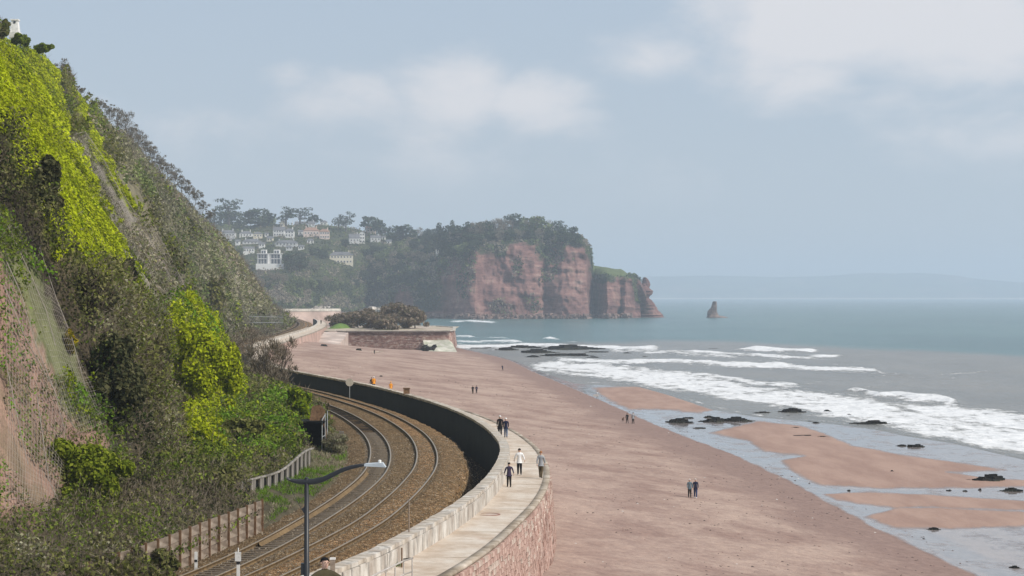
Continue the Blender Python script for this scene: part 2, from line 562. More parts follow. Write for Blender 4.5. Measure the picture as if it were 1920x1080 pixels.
# ------------------------------------------------------------------ sea
def sea_material():
    m, nt, out = newmat('sea_water')
    geo = N(nt, 'ShaderNodeNewGeometry')
    pos = geo.outputs['Position']
    A = lambda n: N(nt, 'ShaderNodeAttribute', attribute_name=n).outputs['Fac']
    foam, deep = A('foam'), A('deep')

    def noise(scale, st=(1, 1, 1), det=5.0, ro=.6, dist=0.0):
        mp = N(nt, 'ShaderNodeMapping', {'Vector': pos, 'Scale': st}).outputs[0]
        return N(nt, 'ShaderNodeTexNoise', {'Vector': mp, 'Scale': scale, 'Detail': det, 'Roughness': ro, 'Distortion': dist}).outputs[0]
    patch = noise(.012, (1, .35, 1), 4.0)
    dp = sstep(nt, math_(nt, 'ADD', deep, math_(nt, 'MULTIPLY', math_(nt, 'ADD', patch, -.5), .9)), .3, .75)
    turq = ramp(nt, patch, [(.3, (.058, .125, .130)), (.7, (.088, .172, .170))])
    brown = ramp(nt, noise(.05, (1, .25, 1)), [(.3, (.165, .162, .145)), (.7, (.225, .212, .186))])
    c = mixc(nt, dp, brown, turq)
    n1 = noise(.30, (.40, .16, 1), 9.0, .74, .5)
    n2 = noise(1.0, (.5, .2, 1), 7.0, .72, .4)
    nn = math_(nt, 'ADD', math_(nt, 'MULTIPLY', n1, .65), math_(nt, 'MULTIPLY', n2, .35))
    f = sstep(nt, math_(nt, 'ADD', foam, math_(nt, 'MULTIPLY', math_(nt, 'ADD', nn, -.5), 3.1)), .40, .78)
    f = math_(nt, 'MULTIPLY', f, sstep(nt, foam, .02, .2))
    fc = ramp(nt, n2, [(.3, (.60, .61, .62)), (.65, (.82, .82, .82))])
    c = mixc(nt, f, c, fc)
    rgh = N(nt, 'ShaderNodeMix', {0: f, 2: .22, 3: .9}).outputs[0]
    sp = N(nt, 'ShaderNodeMix', {0: f, 2: .30, 3: .1}).outputs[0]
    b = N(nt, 'ShaderNodeBsdfPrincipled', {'Base Color': c, 'Roughness': rgh, 'Specular IOR Level': sp, 'IOR': 1.33})
    h = math_(nt, 'ADD', noise(.16, (.7, 1.3, 1), 6.0, .62), math_(nt, 'MULTIPLY', noise(.9, (.8, 1.2, 1), 4.0), .22))
    h = math_(nt, 'ADD', h, math_(nt, 'MULTIPLY', f, .06))
    bp = N(nt, 'ShaderNodeBump', {'Height': h, 'Strength': 1.0, 'Distance': 1.7})
    nt.links.new(bp.outputs[0], b.inputs['Normal'])
    nt.links.new(b.outputs[0], out.inputs[0])
    return m


# breakers and foam streaks: (polyline in photo pixels, half height in pixels, foam, crest height in metres)
BREAK = [
    ([(840, 603), (880, 601), (915, 603), (935, 605)], 2.2, .85, .2), ([(845, 629), (880, 630), (900, 633)], 2.5, .8, .3),
    ([(905, 633), (945, 634), (960, 636)], 2, .7, .3), ([(1018, 635), (1032, 634), (1048, 636)], 2.2, .9, .5), ([(1060, 641), (1090, 642)], 1.5, .5, .2),
    ([(845, 640), (900, 641), (950, 640), (985, 643)], 3, .75, .3), ([(845, 649), (930, 650), (1000, 647), (1090, 649), (1150, 651), (1240, 655)], 5, .85, .3),
    ([(1140, 659), (1200, 657), (1300, 664), (1390, 672)], 4, .6, .2), ([(1383, 655), (1420, 654), (1470, 657), (1535, 657)], 3.6, 1.0, .6), ([(1200, 651), (1240, 650)], 2, .7, .3),
    ([(1195, 662), (1300, 660), (1420, 667), (1500, 670), (1585, 667)], 3.2, .75, .3), ([(1040, 673), (1160, 678), (1280, 676), (1380, 684), (1500, 690), (1650, 695)], 5, .85, .3),
    ([(1370, 683), (1450, 685), (1480, 687)], 3, .9, .5), ([(1480, 692), (1600, 697), (1720, 706), (1850, 697)], 3, .42, .2), ([(1620, 701), (1760, 710), (1830, 706)], 3.5, .38, .15),
    ([(1250, 700), (1330, 705), (1420, 718), (1500, 722)], 6, .7, .2), ([(1585, 735), (1605, 733), (1640, 741), (1660, 745)], 3.2, .85, .7), ([(1645, 744), (1680, 743), (1720, 748), (1760, 750), (1800, 757)], 5, 1.0, .8),
    ([(1000, 690), (1100, 702), (1190, 713), (1280, 734)], 5, .75, .15), ([(1730, 640), (1740, 640)], 1, .6, .2), ([(1440, 652), (1452, 652)], 1.5, .7, .2),
]
HEAVY = [(985, 686), (1040, 676), (1150, 684), (1300, 700), (1400, 722), (1500, 733), (1590, 741), (1680, 757), (1790, 762), (1920, 776), (2100, 800), (2600, 870), (2600, 985), (1920, 852), (1850, 838), (1760, 822), (1660, 801), (1560, 784), (1480, 766), (1400, 754), (1280, 735), (1190, 716), (1100, 703), (1000, 691)]


def build_sea():
    pyr = np.concatenate([np.arange(1010, 600, -1.0), np.arange(600, 572, -.6), np.geomspace(17, 4.7, 34) + HZ])
    Y = CZ * F / (pyr - HZ)
    az = np.linspace((330 - 960) / F, (2700 - 960) / F, 430)
    YY, AA = np.meshgrid(Y, az, indexing='ij')
    X = AA * YY
    px, py = proj(X, YY, np.zeros_like(X))
    fr = front_py(px)
    wob = fbm(X / 14, YY / 40, 2.2, 3) * 3.0
    foam = np.clip(.46 + sd_poly(px + wob * 3, py, HEAVY, 1.6) / 30, 0, .80)
    foam = np.maximum(foam, .15 * ss(-5, 25, sd_poly(px, py, [(900, 662), (1000, 655), (1200, 648), (1400, 650), (1700, 690), (1920, 740), (2600, 800), (2600, 985), (1920, 852), (1660, 801), (1400, 754), (1190, 716), (1000, 691)], 1.6)))
    hgt = np.zeros_like(X)
    for pl, hw, f, hh in BREAK:
        xs_ = [p[0] for p in pl]
        yc = np.interp(px, xs_, [p[1] for p in pl]) + wob * min(1, hw / 4)
        rg = ss(xs_[0] - 14, xs_[0] + 20, px) * (1 - ss(xs_[-1] - 20, xs_[-1] + 14, px))
        dd = (py - yc) / (hw * 1.25)
        prof = np.where(dd < 0, np.exp(-(dd * 2.0)**2), np.exp(-(dd / 1.15)**2))
        foam = np.maximum(foam, prof * rg * f)
        hgt += 1.5 * hh * np.exp(-(dd * 1.1)**2) * rg * (.6 + .6 * fbm(X / 8, YY / 30, 5., 2))
    foam = np.maximum(foam, .55 * np.exp(-((py - fr + 2.0 + wob) / 1.8)**2) * (px > 960))
    foam = np.where(fr - py < 3, foam * .8, foam)
    # thin scattered white flecks
    deep = np.clip((np.interp(px, [840, 1380, 1920, 2600], [648, 640, 668, 700]) - py) / 22 + .5, 0, 1)
    deep = np.maximum(deep, 0)
    sw = fbm(X / 26, YY / 11, .5, 4) * .20 + fbm(X / 7, YY / 3.2, 3.5, 3) * .07
    near = np.clip((fr - py) / 60, 0.05, 1)
    Z = sw * near * np.interp(YY, [150, 900, 3000], [1, 1.2, .6]) + hgt
    Z = Z + .10 - .8 * ss(0, 14, py - fr)
    Z = np.where(YY > 3000, Z * np.clip(1 - (YY - 3000) / 3000, 0, 1), Z)
    me = np_mesh('sea', np.stack([X, YY, Z], -1).reshape(-1, 3), grid_faces(*X.shape)[:, ::-1],
                 {'foam': ('FLOAT', foam.ravel()), 'deep': ('FLOAT', deep.ravel())}, True)
    link('sea', me, sea_material(), kind='structure')


build_sea()

# ------------------------------------------------------------------ promenade path, ballast, tracks
Yr = np.concatenate([np.linspace(40, 180, 281), np.geomspace(180.6, 1000, 260)])


def build_path():
    Y = Yr[Yr < 900]
    wi, po = curve_pts(wall_in, Y, .5, Z_PATH), curve_pts(path_out, Y, -.02, Z_PATH - .06)
    rows = [wi * (1 - t) + po * t for t in np.linspace(0, 1, 9)]
    for i, r_ in enumerate(rows):
        r_[:, 2] += fbm(r_[:, 0] / 1.5, r_[:, 1] / 2, 0, 2) * .012 + (.05 if i == 0 else 0)
    m, nt, out = newmat('path_concrete')
    pos = N(nt, 'ShaderNodeNewGeometry').outputs['Position']

    def noise(scale, st=(1, 1, 1), det=6.0):
        mp = N(nt, 'ShaderNodeMapping', {'Vector': pos, 'Scale': st}).outputs[0]
        return N(nt, 'ShaderNodeTexNoise', {'Vector': mp, 'Scale': scale, 'Detail': det, 'Roughness': .65}).outputs[0]
    c = ramp(nt, sstep(nt, noise(.45), .32, .68), [(0, (.44, .35, .27)), (.5, (.53, .45, .37)), (1, (.60, .54, .47))])
    c = mixc(nt, .8, c, ramp(nt, noise(3.0), [(.3, (.86, .84, .82)), (.7, (1.1, 1.1, 1.1))]), 'MULTIPLY')
    c = mixc(nt, math_(nt, 'MULTIPLY', sstep(nt, noise(.3, (1, .5, 1)), .58, .66), .5), c, (.42, .27, .20, 1))
    at = N(nt, 'ShaderNodeAttribute', attribute_name='edge').outputs['Fac']
    c = mixc(nt, math_(nt, 'MULTIPLY', sstep(nt, math_(nt, 'ADD', at, math_(nt, 'ADD', noise(.8), -.5)), .5, .95), .55), c, (.20, .15, .10, 1))
    b = N(nt, 'ShaderNodeBsdfPrincipled', {'Base Color': c, 'Roughness': .9, 'Specular IOR Level': .15})
    bp = N(nt, 'ShaderNodeBump', {'Height': noise(6.0), 'Strength': .25, 'Distance': .04})
    nt.links.new(bp.outputs[0], b.inputs['Normal'])
    nt.links.new(b.outputs[0], out.inputs[0])
    edge = np.tile(np.array([.35, .05, 0, 0, 0, .05, .2, .6, 1.0]), len(Y))
    link('path', sweep(rows, name='path', attrs={'edge': ('FLOAT', edge)}), m, kind='structure')
    # construction joints across the path: shallow dark strips
    for y in (84, 93, 103, 116.5, 131, 146):
        a, b_ = curve_pts(wall_in, np.array([y]), .6, Z_PATH)[0], curve_pts(path_out, np.array([y]), -.35, Z_PATH)[0]
        mb = MB().tube([a + [0, 0, -.012], (a + b_) / 2 + [0, 0, -.03], b_ + [0, 0, -.045]], .03, 4)
        mb.obj('path_joint', flat('joint_tar', (.36, .30, .24)) if 'jt' not in M else M['jt'], kind='structure')


build_path()


def build_ballast():
    Y = Yr
    iL = curve_pts(inner_c, Y, -1.9)
    prof = []
    # offsets from the inner track's left shoulder to the sea wall
    oc, ic, wi = outer_c(Y), inner_c(Y), wall_in(Y)
    def pt(fn, off, z, jag=0.0, seed=0.):
        p = curve_pts(fn, Y, off, z)
        p[:, 0] += fbm(Y / .8, Y * 0 + seed, 0, 3) * jag
        p[:, 2] += fbm(Y / .45, Y * 0 + seed + 3, 0, 3) * .05
        return p
    spec = [(inner_c, -3.0, 7.9, .2), (inner_c, -2.3, 8.2, .25), (inner_c, -1.7, 8.36, .05), (inner_c, -1.1, 8.42, 0), (inner_c, -.78, 8.39, 0), (inner_c, -.5, 8.40, 0), (inner_c, 0, 8.38, 0), (inner_c, .5, 8.4, 0), (inner_c, .78, 8.39, 0), (inner_c, 1.1, 8.44, 0),
            (outer_c, -1.6, 8.42, .0), (outer_c, -1.2, 8.46, 0), (outer_c, -.78, 8.40, 0), (outer_c, -.5, 8.44, 0), (outer_c, 0, 8.44, 0), (outer_c, .5, 8.44, 0), (outer_c, .78, 8.40, 0), (outer_c, 1.1, 8.47, 0), (outer_c, 1.7, 8.44, .03)]
    rows = []
    attr = []
    for i, (fn, off, z, jg) in enumerate(spec):
        rows.append(pt(fn, off, z, jg, i * 7.7))
        attr.append(1.05 if abs(abs(off) - .78) < .01 else 1.0 if fn is inner_c and -.7 < off < .7 else (0.5 if fn is inner_c or off < -1 else (0.1 if abs(off) < .7 else .3)))  # inner track oily; strips beside the rails paint rail shadow into the colour
    # shoulder towards the sea wall; it drops to a cess where the gap is wide
    gap = np.clip(wi - oc - 1.7, .05, None)
    wide = ss(1.2, 2.6, gap)
    sh = curve_pts(outer_c, Y, 1.7)
    wp = curve_pts(wall_in, Y, .15)
    for fr_, dz, jg, at in ((.16, -.05, .12, .3), (.30, -.16, .3, .3), (.38, -1.0, .35, .6), (.5, -1.75, .1, 1.3), (1.0, -1.8, 0, 1.6)):  # cess rows: dark oily soil, blackened further for the wall's shadow
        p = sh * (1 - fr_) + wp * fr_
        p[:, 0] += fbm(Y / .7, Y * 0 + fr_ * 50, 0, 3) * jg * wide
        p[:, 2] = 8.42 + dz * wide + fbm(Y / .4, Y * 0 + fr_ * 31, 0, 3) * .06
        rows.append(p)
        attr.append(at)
    n = len(rows)
    m, nt, out = newmat('ballast_stone')
    pos = N(nt, 'ShaderNodeNewGeometry').outputs['Position']
    vo = N(nt, 'ShaderNodeTexVoronoi', {'Vector': pos, 'Scale': 10.0})
    vo2 = N(nt, 'ShaderNodeTexVoronoi', {'Vector': pos, 'Scale': 3.2})
    sepc = N(nt, 'ShaderNodeSeparateColor', {0: vo.outputs['Color']})
    c = ramp(nt, sepc.outputs[0], [(0, (.06, .040, .022)), (.5, (.155, .108, .060)), (.8, (.25, .18, .10)), (.93, (.37, .29, .19)), (1, (.48, .42, .33))])
    sep2 = N(nt, 'ShaderNodeSeparateColor', {0: vo2.outputs['Color']})
    c = mixc(nt, .55, c, ramp(nt, sep2.outputs[1], [(0, (.65, .6, .55)), (1, (1.35, 1.3, 1.25))]), 'MULTIPLY')
    at = N(nt, 'ShaderNodeAttribute', attribute_name='oil_shade').outputs['Fac']
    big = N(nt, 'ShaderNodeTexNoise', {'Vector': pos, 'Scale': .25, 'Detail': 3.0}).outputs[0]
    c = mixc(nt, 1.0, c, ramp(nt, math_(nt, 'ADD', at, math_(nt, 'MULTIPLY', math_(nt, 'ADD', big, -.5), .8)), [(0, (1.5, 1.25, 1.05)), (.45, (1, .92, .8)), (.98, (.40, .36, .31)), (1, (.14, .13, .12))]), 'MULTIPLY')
    b = N(nt, 'ShaderNodeBsdfPrincipled', {'Base Color': c, 'Roughness': .95, 'Specular IOR Level': .1})
    bp = N(nt, 'ShaderNodeBump', {'Height': vo.outputs['Distance'], 'Strength': .9, 'Distance': .12})
    bp.invert = True
    nt.links.new(bp.outputs[0], b.inputs['Normal'])
    nt.links.new(b.outputs[0], out.inputs[0])
    M['ballast'] = m
    oil_shade = np.tile(np.array(attr), len(Y))
    base = sweep(rows, name='ballast_bed', attrs={'oil_shade': ('FLOAT', oil_shade)})
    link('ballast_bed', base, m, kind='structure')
    # loose stones on top
    Ys = R.uniform(72, 165, 34000)
    offs = R.uniform(0, n - 1.001, 34000)
    A = np.stack(rows, 1)
    yi = np.clip(np.searchsorted(Y, Ys), 0, len(Y) - 1)
    j = offs.astype(int)
    t = (offs - j)[:, None]
    pos_ = A[yi, j] * (1 - t) + A[yi, j + 1] * t
    pos_[:, :2] += R.normal(0, .1, (len(Ys), 2))
    s = R.uniform(.025, .062, len(Ys))
    tet = np.array([[1, 0, -.3], [-.5, .87, -.3], [-.5, -.87, -.3], [.1, .1, .9]])
    q = R.normal(0, 1, (len(Ys), 4, 3)) * .25 + tet[None]
    V = pos_[:, None] + q * s[:, None, None]
    Fc = (np.arange(len(Ys))[:, None, None] * 4 + np.array([[0, 1, 3], [1, 2, 3], [2, 0, 3]])[None]).reshape(-1, 3)
    col = np.array([(.10, .075, .045), (.17, .125, .08), (.25, .20, .14), (.36, .31, .24), (.07, .05, .035)])[R.choice(5, len(Ys), p=[.32, .34, .19, .03, .12])]
    me = np_mesh('ballast', V.reshape(-1, 3), Fc, {'Col': ('FLOAT_COLOR', np.repeat(col, 4, 0))})
    link('ballast', me, M['twig'], kind='stuff')


build_ballast()

M['rail_side'] = pmat('rail_rust', [(0, (.10, .065, .03)), (1, (.20, .13, .06))], scale=3, bump=.2, rough=.7)
M['rail_side2'] = pmat('check_rail_rust', [(0, (.14, .09, .042)), (1, (.21, .14, .068))], scale=2, bump=.2, rough=.85)
M['rail_head'] = flat('rail_steel', (.30, .235, .16), rough=.42, metal=.3, spec=.5)
M['sleeper'] = pmat('sleeper_concrete', [(0, (.10, .075, .05)), (1, (.20, .16, .115))], scale=3, bump=.3)


def build_track(fn, label, sl_range, check):
    t = thing('railway_track', label, 'track', (float(fn(120.)), 120, 8.3))
    inv = Vector(t.location)

    def loc(p): return p - np.array(inv)
    for off in (-.7525, .7525):
        prof = [(-.10, 8.39), (-.03, 8.42), (-.03, 8.54), (-.052, 8.55), (-.052, Z_RAIL + .03), (.052, Z_RAIL + .03), (.052, 8.55), (.03, 8.54), (.03, 8.42), (.10, 8.39)]
        rows = [loc(curve_pts(fn, Yr, off + a, z)) for a, z in prof]
        me = sweep(rows, name='rail')
        o = link('rail', me, [M['rail_side'], M['rail_head']], t)
        mi = np.zeros((len(Yr) - 1, len(prof) - 1), np.int32)
        mi[:, 4] = 1
        me.polygons.foreach_set('material_index', mi.ravel())
    if check:
        Yc = Yr[(Yr > 92) & (Yr < 131)]
        rows = [loc(curve_pts(fn, Yc, -.75 + a, z)) for a, z in ((.13, 8.40), (.14, 8.59), (.21, 8.60), (.24, 8.5), (.34, 8.44))]
        link('check_rail', sweep(rows, name='check_rail'), M['rail_side2'], t)
    me = MB().box((0, 0, 0), (2.5, .26, .2), top=.94).mesh('sleeper')
    me.materials.append(M['sleeper'])
    y = sl_range[0]
    while y < sl_range[1]:
        o = link('sleeper', me, None, t)
        d = float(fn(y + .5) - fn(y - .5))
        o.location = Vector((float(fn(y)), y, 8.325 + random.uniform(-.01, .012))) - inv
        o.rotation_euler = (0, 0, -math.atan(d))
        y += .66 / math.hypot(1, d) * 1.0
    return t


build_track(outer_c, 'outer railway track nearest the sea wall with brown ballast between its rails', (76, 160), False)
build_track(inner_c, 'inner railway track nearest the cliff with an orange rusty check rail and dark sleepers', (76, 170), True)


def box_uv(o):
    return o


# ------------------------------------------------------------------ sea wall
def wall_materials():
    m, nt, out = newmat('whitewashed_stone')
    pos = N(nt, 'ShaderNodeNewGeometry').outputs['Position']

    def noise(scale, st=(1, 1, 1), det=6.0):
        mp = N(nt, 'ShaderNodeMapping', {'Vector': pos, 'Scale': st}).outputs[0]
        return N(nt, 'ShaderNodeTexNoise', {'Vector': mp, 'Scale': scale, 'Detail': det, 'Roughness': .65}).outputs[0]
    c = ramp(nt, sstep(nt, noise(.9, (1, 1, .6)), .3, .7), [(0, (.36, .30, .25)), (.5, (.50, .455, .40)), (1, (.64, .60, .545))])
    drip = noise(2.6, (1, 1, .22))
    c = mixc(nt, math_(nt, 'MULTIPLY', sstep(nt, drip, .50, .64), .7), c, (.20, .18, .16, 1))
    b = N(nt, 'ShaderNodeBsdfPrincipled', {'Base Color': c, 'Roughness': .9, 'Specular IOR Level': .15})
    bp = N(nt, 'ShaderNodeBump', {'Height': noise(5.0), 'Strength': .5, 'Distance': .06})
    nt.links.new(bp.outputs[0], b.inputs['Normal'])
    nt.links.new(b.outputs[0], out.inputs[0])
    M['parapet'] = m
    M['coping'] = pmat('coping_stone', [(0, (.30, .25, .20)), (.5, (.45, .39, .32)), (1, (.58, .52, .45))], scale=1.3, bump=.5, bscale=6, coord='Object')
    M['stained_kerb'] = pmat('stained_kerb', [(0, (.17, .13, .09)), (.5, (.30, .245, .185)), (1, (.46, .40, .33))], scale=.7, bump=.3)
    M['pink_stone'] = pmat('pink_sandstone', [(0, (.33, .20, .16)), (.5, (.43, .285, .235)), (1, (.50, .37, .31))], scale=.9, bump=.6, bscale=5, bdist=.08, big=.2, bigscale=.4)
    M['pale_stone'] = pmat('pale_limestone', [(0, (.42, .32, .26)), (1, (.56, .47, .40))], scale=.9, bump=.6, bscale=5, bdist=.08)
    M['mortar'] = pmat('mortar', [(0, (.37, .25, .20)), (1, (.47, .33, .28))], scale=1.2, bump=.4)
    M['stain_and_gap'] = pmat('tarred_wall_and_gap', [(0, (.004, .0045, .004)), (1, (.011, .012, .010))], scale=.7, bump=.3, spec=.15, big=.3)  # tar black of the wall; fence boards reuse it as painted gap shade


wall_materials()


def build_sea_wall():
    t = thing('sea_wall', 'long curved stone sea wall with whitewashed parapet between the railway and the beach path', 'sea wall', (-1, 128, 4))
    o0 = np.array(t.location)
    Y = Yr[(Yr < 900)]
    # core: from the tarred railway face over the top and down to the path
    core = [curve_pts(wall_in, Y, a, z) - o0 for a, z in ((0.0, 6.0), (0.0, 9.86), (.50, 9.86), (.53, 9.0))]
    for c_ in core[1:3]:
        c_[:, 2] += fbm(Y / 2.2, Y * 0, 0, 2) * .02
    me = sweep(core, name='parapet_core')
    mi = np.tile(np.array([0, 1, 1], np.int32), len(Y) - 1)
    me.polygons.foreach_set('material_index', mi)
    link('parapet_core', me, [M['stain_and_gap'], M['parapet']], t)
    # outer masonry face behind the stones
    zf = wall_foot_z(Y) - .8
    top = curve_pts(path_out, Y, 0.0, 8.92) - o0
    bot = curve_pts(path_out, Y, 0.36, 0.0) - o0
    bot[:, 2] = zf - o0[2]
    rows = [top * (1 - k) + bot * k for k in np.linspace(0, 1, 7)]
    link('wall_face', sweep(rows, name='wall_face'), M['mortar'], t)
    # kerb along the seaward edge of the path
    kerb = [curve_pts(path_out, Y, a, z) - o0 for a, z in ((-.36, 9.03), (-.34, 9.075), (.03, 9.06), (.07, 9.0), (.05, 8.90), (-.1, 8.88))]
    link('edge_coping', sweep(kerb, name='edge_coping'), M['stained_kerb'], t)

    def place(name, mesh_list, fn, y, off, z, mats=None):
        d = float(fn(y + .5) - fn(y - .5))
        p = curve_pts(fn, np.array([y]), off, z)[0] - o0
        o = link(name, random.choice(mesh_list), None, t)
        o.location = tuple(p)
        o.rotation_euler = (0, 0, -math.atan(d))
        return o
    cop, blk = [], []
    for k in range(6):
        L = .84 + .05 * (k % 3)
        me = MB().box((0, 0, 0), (.64 + .02 * (k % 2), L + .06, .18), jit=.012, top=.97).mesh('coping_stone')
        me.materials.append(M['coping'] if k % 3 else M['parapet'])
        cop.append(me)
        me = MB().box((0, 0, 0), (.13, L + .03, .84), jit=.010, top=1.0).mesh('parapet_block')
        me.materials.append(M['parapet'])
        blk.append(me)
    y = 70.0
    while y < 190:
        d = float(wall_in(y + .5) - wall_in(y - .5))
        st = .93 / math.hypot(1, d)
        place('coping_stone', cop, wall_in, y, .26 + random.uniform(-.012, .012), 9.98 + random.uniform(-.008, .012))
        if y < 160:
            place('parapet_block', blk, wall_in, y, .56 + random.uniform(-.008, .008), 9.46 + random.uniform(-.02, .01))
        y += st
    # the rest of the coping, too far off to tell apart
    mb = MB()
    y = 190.0
    while y < 640:
        d = float(wall_in(y + .5) - wall_in(y - .5))
        p = curve_pts(wall_in, np.array([y]), .26, 9.97 + random.uniform(-.02, .03))[0] - o0
        mb.box(p, (.64, 1.0, .22), rz=-math.atan(d), jit=.02)
        y += 1.04 / math.hypot(1, d)
    mb.obj('far_coping', M['coping'], t, kind='stuff')
    # masonry of the seaward face
    stones = []
    for i, (mt, k) in enumerate([(M['pink_stone'], 0)] * 6 + [(M['pale_stone'], 1)] * 3):
        me = MB().box((0, 0, 0), (.14, .50 + .12 * (i % 3), .23), jit=.02, top=.97).mesh('facing_stone')
        me.materials.append(mt)
        stones.append(me)
    cand = []
    hc = .26
    for c_ in range(16):
        z = 8.74 - c_ * hc
        y = 74.0 + random.uniform(0, .6)
        while y < 150:
            L = random.choice((.42, .55, .66, .74))
            if z > float(wall_foot_z(y)) - .15:
                cand.append((y, z, L, c_))
            y += L + .03
    # the stones that show largest become parts, the rest one mesh
    def vis(c):
        p = curve_pts(path_out, np.array([c[0]]), .1 + .05 * (8.9 - c[1]), c[1])[0]
        px, py = proj(*p)
        return (81 < c[0] < 122) and py < 1100
    best = [c for c in cand if vis(c)]
    best.sort(key=lambda c: c[0])
    sel = set(id(c) for c in best[:300])
    mb = MB()
    for c in cand:
        y, z, L, ci = c
        off = .05 + (8.9 - z) * .075 + random.uniform(-.015, .035)
        pale = random.random() < (.34 if z > 7.9 else .05)
        if id(c) in sel:
            o = place('facing_stone', stones[6:] if pale else stones[:6], path_out, y, off, z)
            o.scale = (1, L / .60, random.uniform(.92, 1.06))
        else:
            d = float(path_out(y + .5) - path_out(y - .5))
            p = curve_pts(path_out, np.array([y]), off, z)[0] - o0
            mb.box(p, (.14, L, .24), rz=-math.atan(d), jit=.02, mi=1 if pale else 0)
    mb.obj('stone_facing', [M['pink_stone'], M['pale_stone']], t, kind='stuff')


build_sea_wall()

# ------------------------------------------------------------------ foliage builders
def lin(r, g, b):
    f = lambda v: (v / 255 / 12.92) if v <= 10 else ((v / 255 + .055) / 1.055) ** 2.4
    return (f(r), f(g), f(b))


PAL = {  # leaf colours as they are in hand
    'lime': [(.32, .37, .012), (.36, .41, .014), (.28, .33, .012), (.40, .43, .025), (.22, .27, .012)],
    'lime2': [(.24, .30, .012), (.14, .20, .012), (.24, .28, .02), (.09, .13, .012)],
    'green': [(.11, .155, .02), (.14, .19, .024), (.075, .11, .018), (.19, .235, .035)],
    'laurel': [(.15, .19, .016), (.19, .23, .02), (.10, .135, .014), (.23, .26, .03)],
    'bright': [(.12, .22, .02), (.16, .28, .025), (.09, .16, .02)],
    'olive': [(.135, .145, .035), (.175, .18, .052), (.09, .10, .03), (.21, .20, .08)],
    'dark': [(.06, .066, .03), (.095, .095, .042), (.125, .12, .058), (.038, .042, .02)],
    'darkgreen': [(.03, .045, .016), (.045, .065, .02), (.022, .032, .013)],
    'twig': [(.15, .12, .085), (.21, .17, .125), (.11, .085, .06), (.28, .235, .18)],
    'twiggrey': [(.17, .155, .13), (.22, .20, .17), (.12, .11, .09)],
    'twigdark': [(.07, .055, .04), (.10, .08, .058), (.05, .04, .03)],
    'yellow': [(.34, .27, .02), (.28, .22, .02), (.12, .12, .02)],
    'tan': [(.30, .25, .18), (.24, .20, .14), (.18, .15, .10)],
    'fs1': [(.225, .225, .125), (.28, .27, .165), (.175, .175, .09), (.34, .32, .225)],
    'fs2': [(.15, .20, .065), (.20, .24, .09), (.12, .155, .055)],
    'far_ever': [(.052, .074, .042), (.075, .098, .052), (.038, .055, .031)],
    'far_bare': [(.22, .19, .145), (.29, .25, .19), (.16, .14, .108)],
    'far_green': [(.13, .165, .062), (.17, .20, .08), (.10, .13, .052)],
    'far_brown': [(.21, .165, .12), (.15, .135, .08), (.27, .22, .165)],
}


def unit(v):
    return v / np.maximum(np.linalg.norm(v, axis=-1, keepdims=True), 1e-9)


def leaf_quads(C, Nn, s, cols, flat_=0.5, asp=.62):
    """diamond leaves at C facing roughly Nn"""
    n = len(C)
    nn = unit(unit(Nn) * flat_ + R.normal(0, .40, (n, 3)))
    a = unit(np.cross(nn, R.normal(0, 1, (n, 3))))
    b = np.cross(nn, a)
    s = np.asarray(s)[:, None] if np.ndim(s) else s
    bend = nn * s * .18
    V = np.stack([C - a * s, C - b * s * asp + bend, C + a * s, C + b * s * asp + bend], 1)
    return V.reshape(-1, 3), np.arange(4 * n).reshape(-1, 4), np.repeat(cols, 4, 0)


def twig_tris(B, D, L, w, cols):
    """thin pointed twigs from B along D: two crossed slivers would double the cost, one is enough"""
    n = len(B)
    D = unit(D)
    a = unit(np.cross(D, R.normal(0, 1, (n, 3))))
    L = np.asarray(L)[:, None]
    w = np.asarray(w)[:, None]
    mid = B + D * L * .55 + R.normal(0, .06, (n, 3)) * L
    V = np.stack([B - a * w, mid - a * w * .7, B + D * L, mid + a * w * .7], 1)
    return V.reshape(-1, 3), np.arange(4 * n).reshape(-1, 4), np.repeat(cols, 4, 0)


def pick(pal, n):
    c = np.array(PAL[pal])[R.integers(0, len(PAL[pal]), n)]
    return c * R.uniform(.78, 1.22, (n, 1))


def join_geo(parts):
    V, Fq, Cc, b = [], [], [], 0
    for v, f, c in parts:
        V.append(v)
        Fq.append(f + b)
        Cc.append(c)
        b += len(v)
    return np.concatenate(V), np.concatenate(Fq), np.concatenate(Cc)


def geo_mesh(name, parts):
    v, f, c = join_geo(parts)
    return np_mesh(name, v, f, {'Col': ('FLOAT_COLOR', c)})


def lobes_points(lobes, n, shell=.5):
    """points near the outer surface of a union of ellipsoids: lobes [(centre, radii)]"""
    vol = np.array([r[0] * r[1] + r[1] * r[2] + r[0] * r[2] for _, r in lobes])
    k = R.choice(len(lobes), int(n * 1.6), p=vol / vol.sum())
    d = unit(R.normal(0, 1, (len(k), 3)))
    rr = 1 - shell * R.random(len(k))**1.5 + R.normal(0, .05, len(k))
    c = np.array([l[0] for l in lobes], float)[k]
    r = np.array([l[1] for l in lobes], float)[k]
    p = c + d * r * rr[:, None]
    keep = np.ones(len(k), bool)
    for i, (lc, lr) in enumerate(lobes):
        q = (p - np.array(lc)) / np.array(lr)
        keep &= ~((np.sum(q * q, 1) < .62) & (k != i))
    p, d, r = p[keep][:n], (d / r)[keep][:n], r
    return p, unit(d)


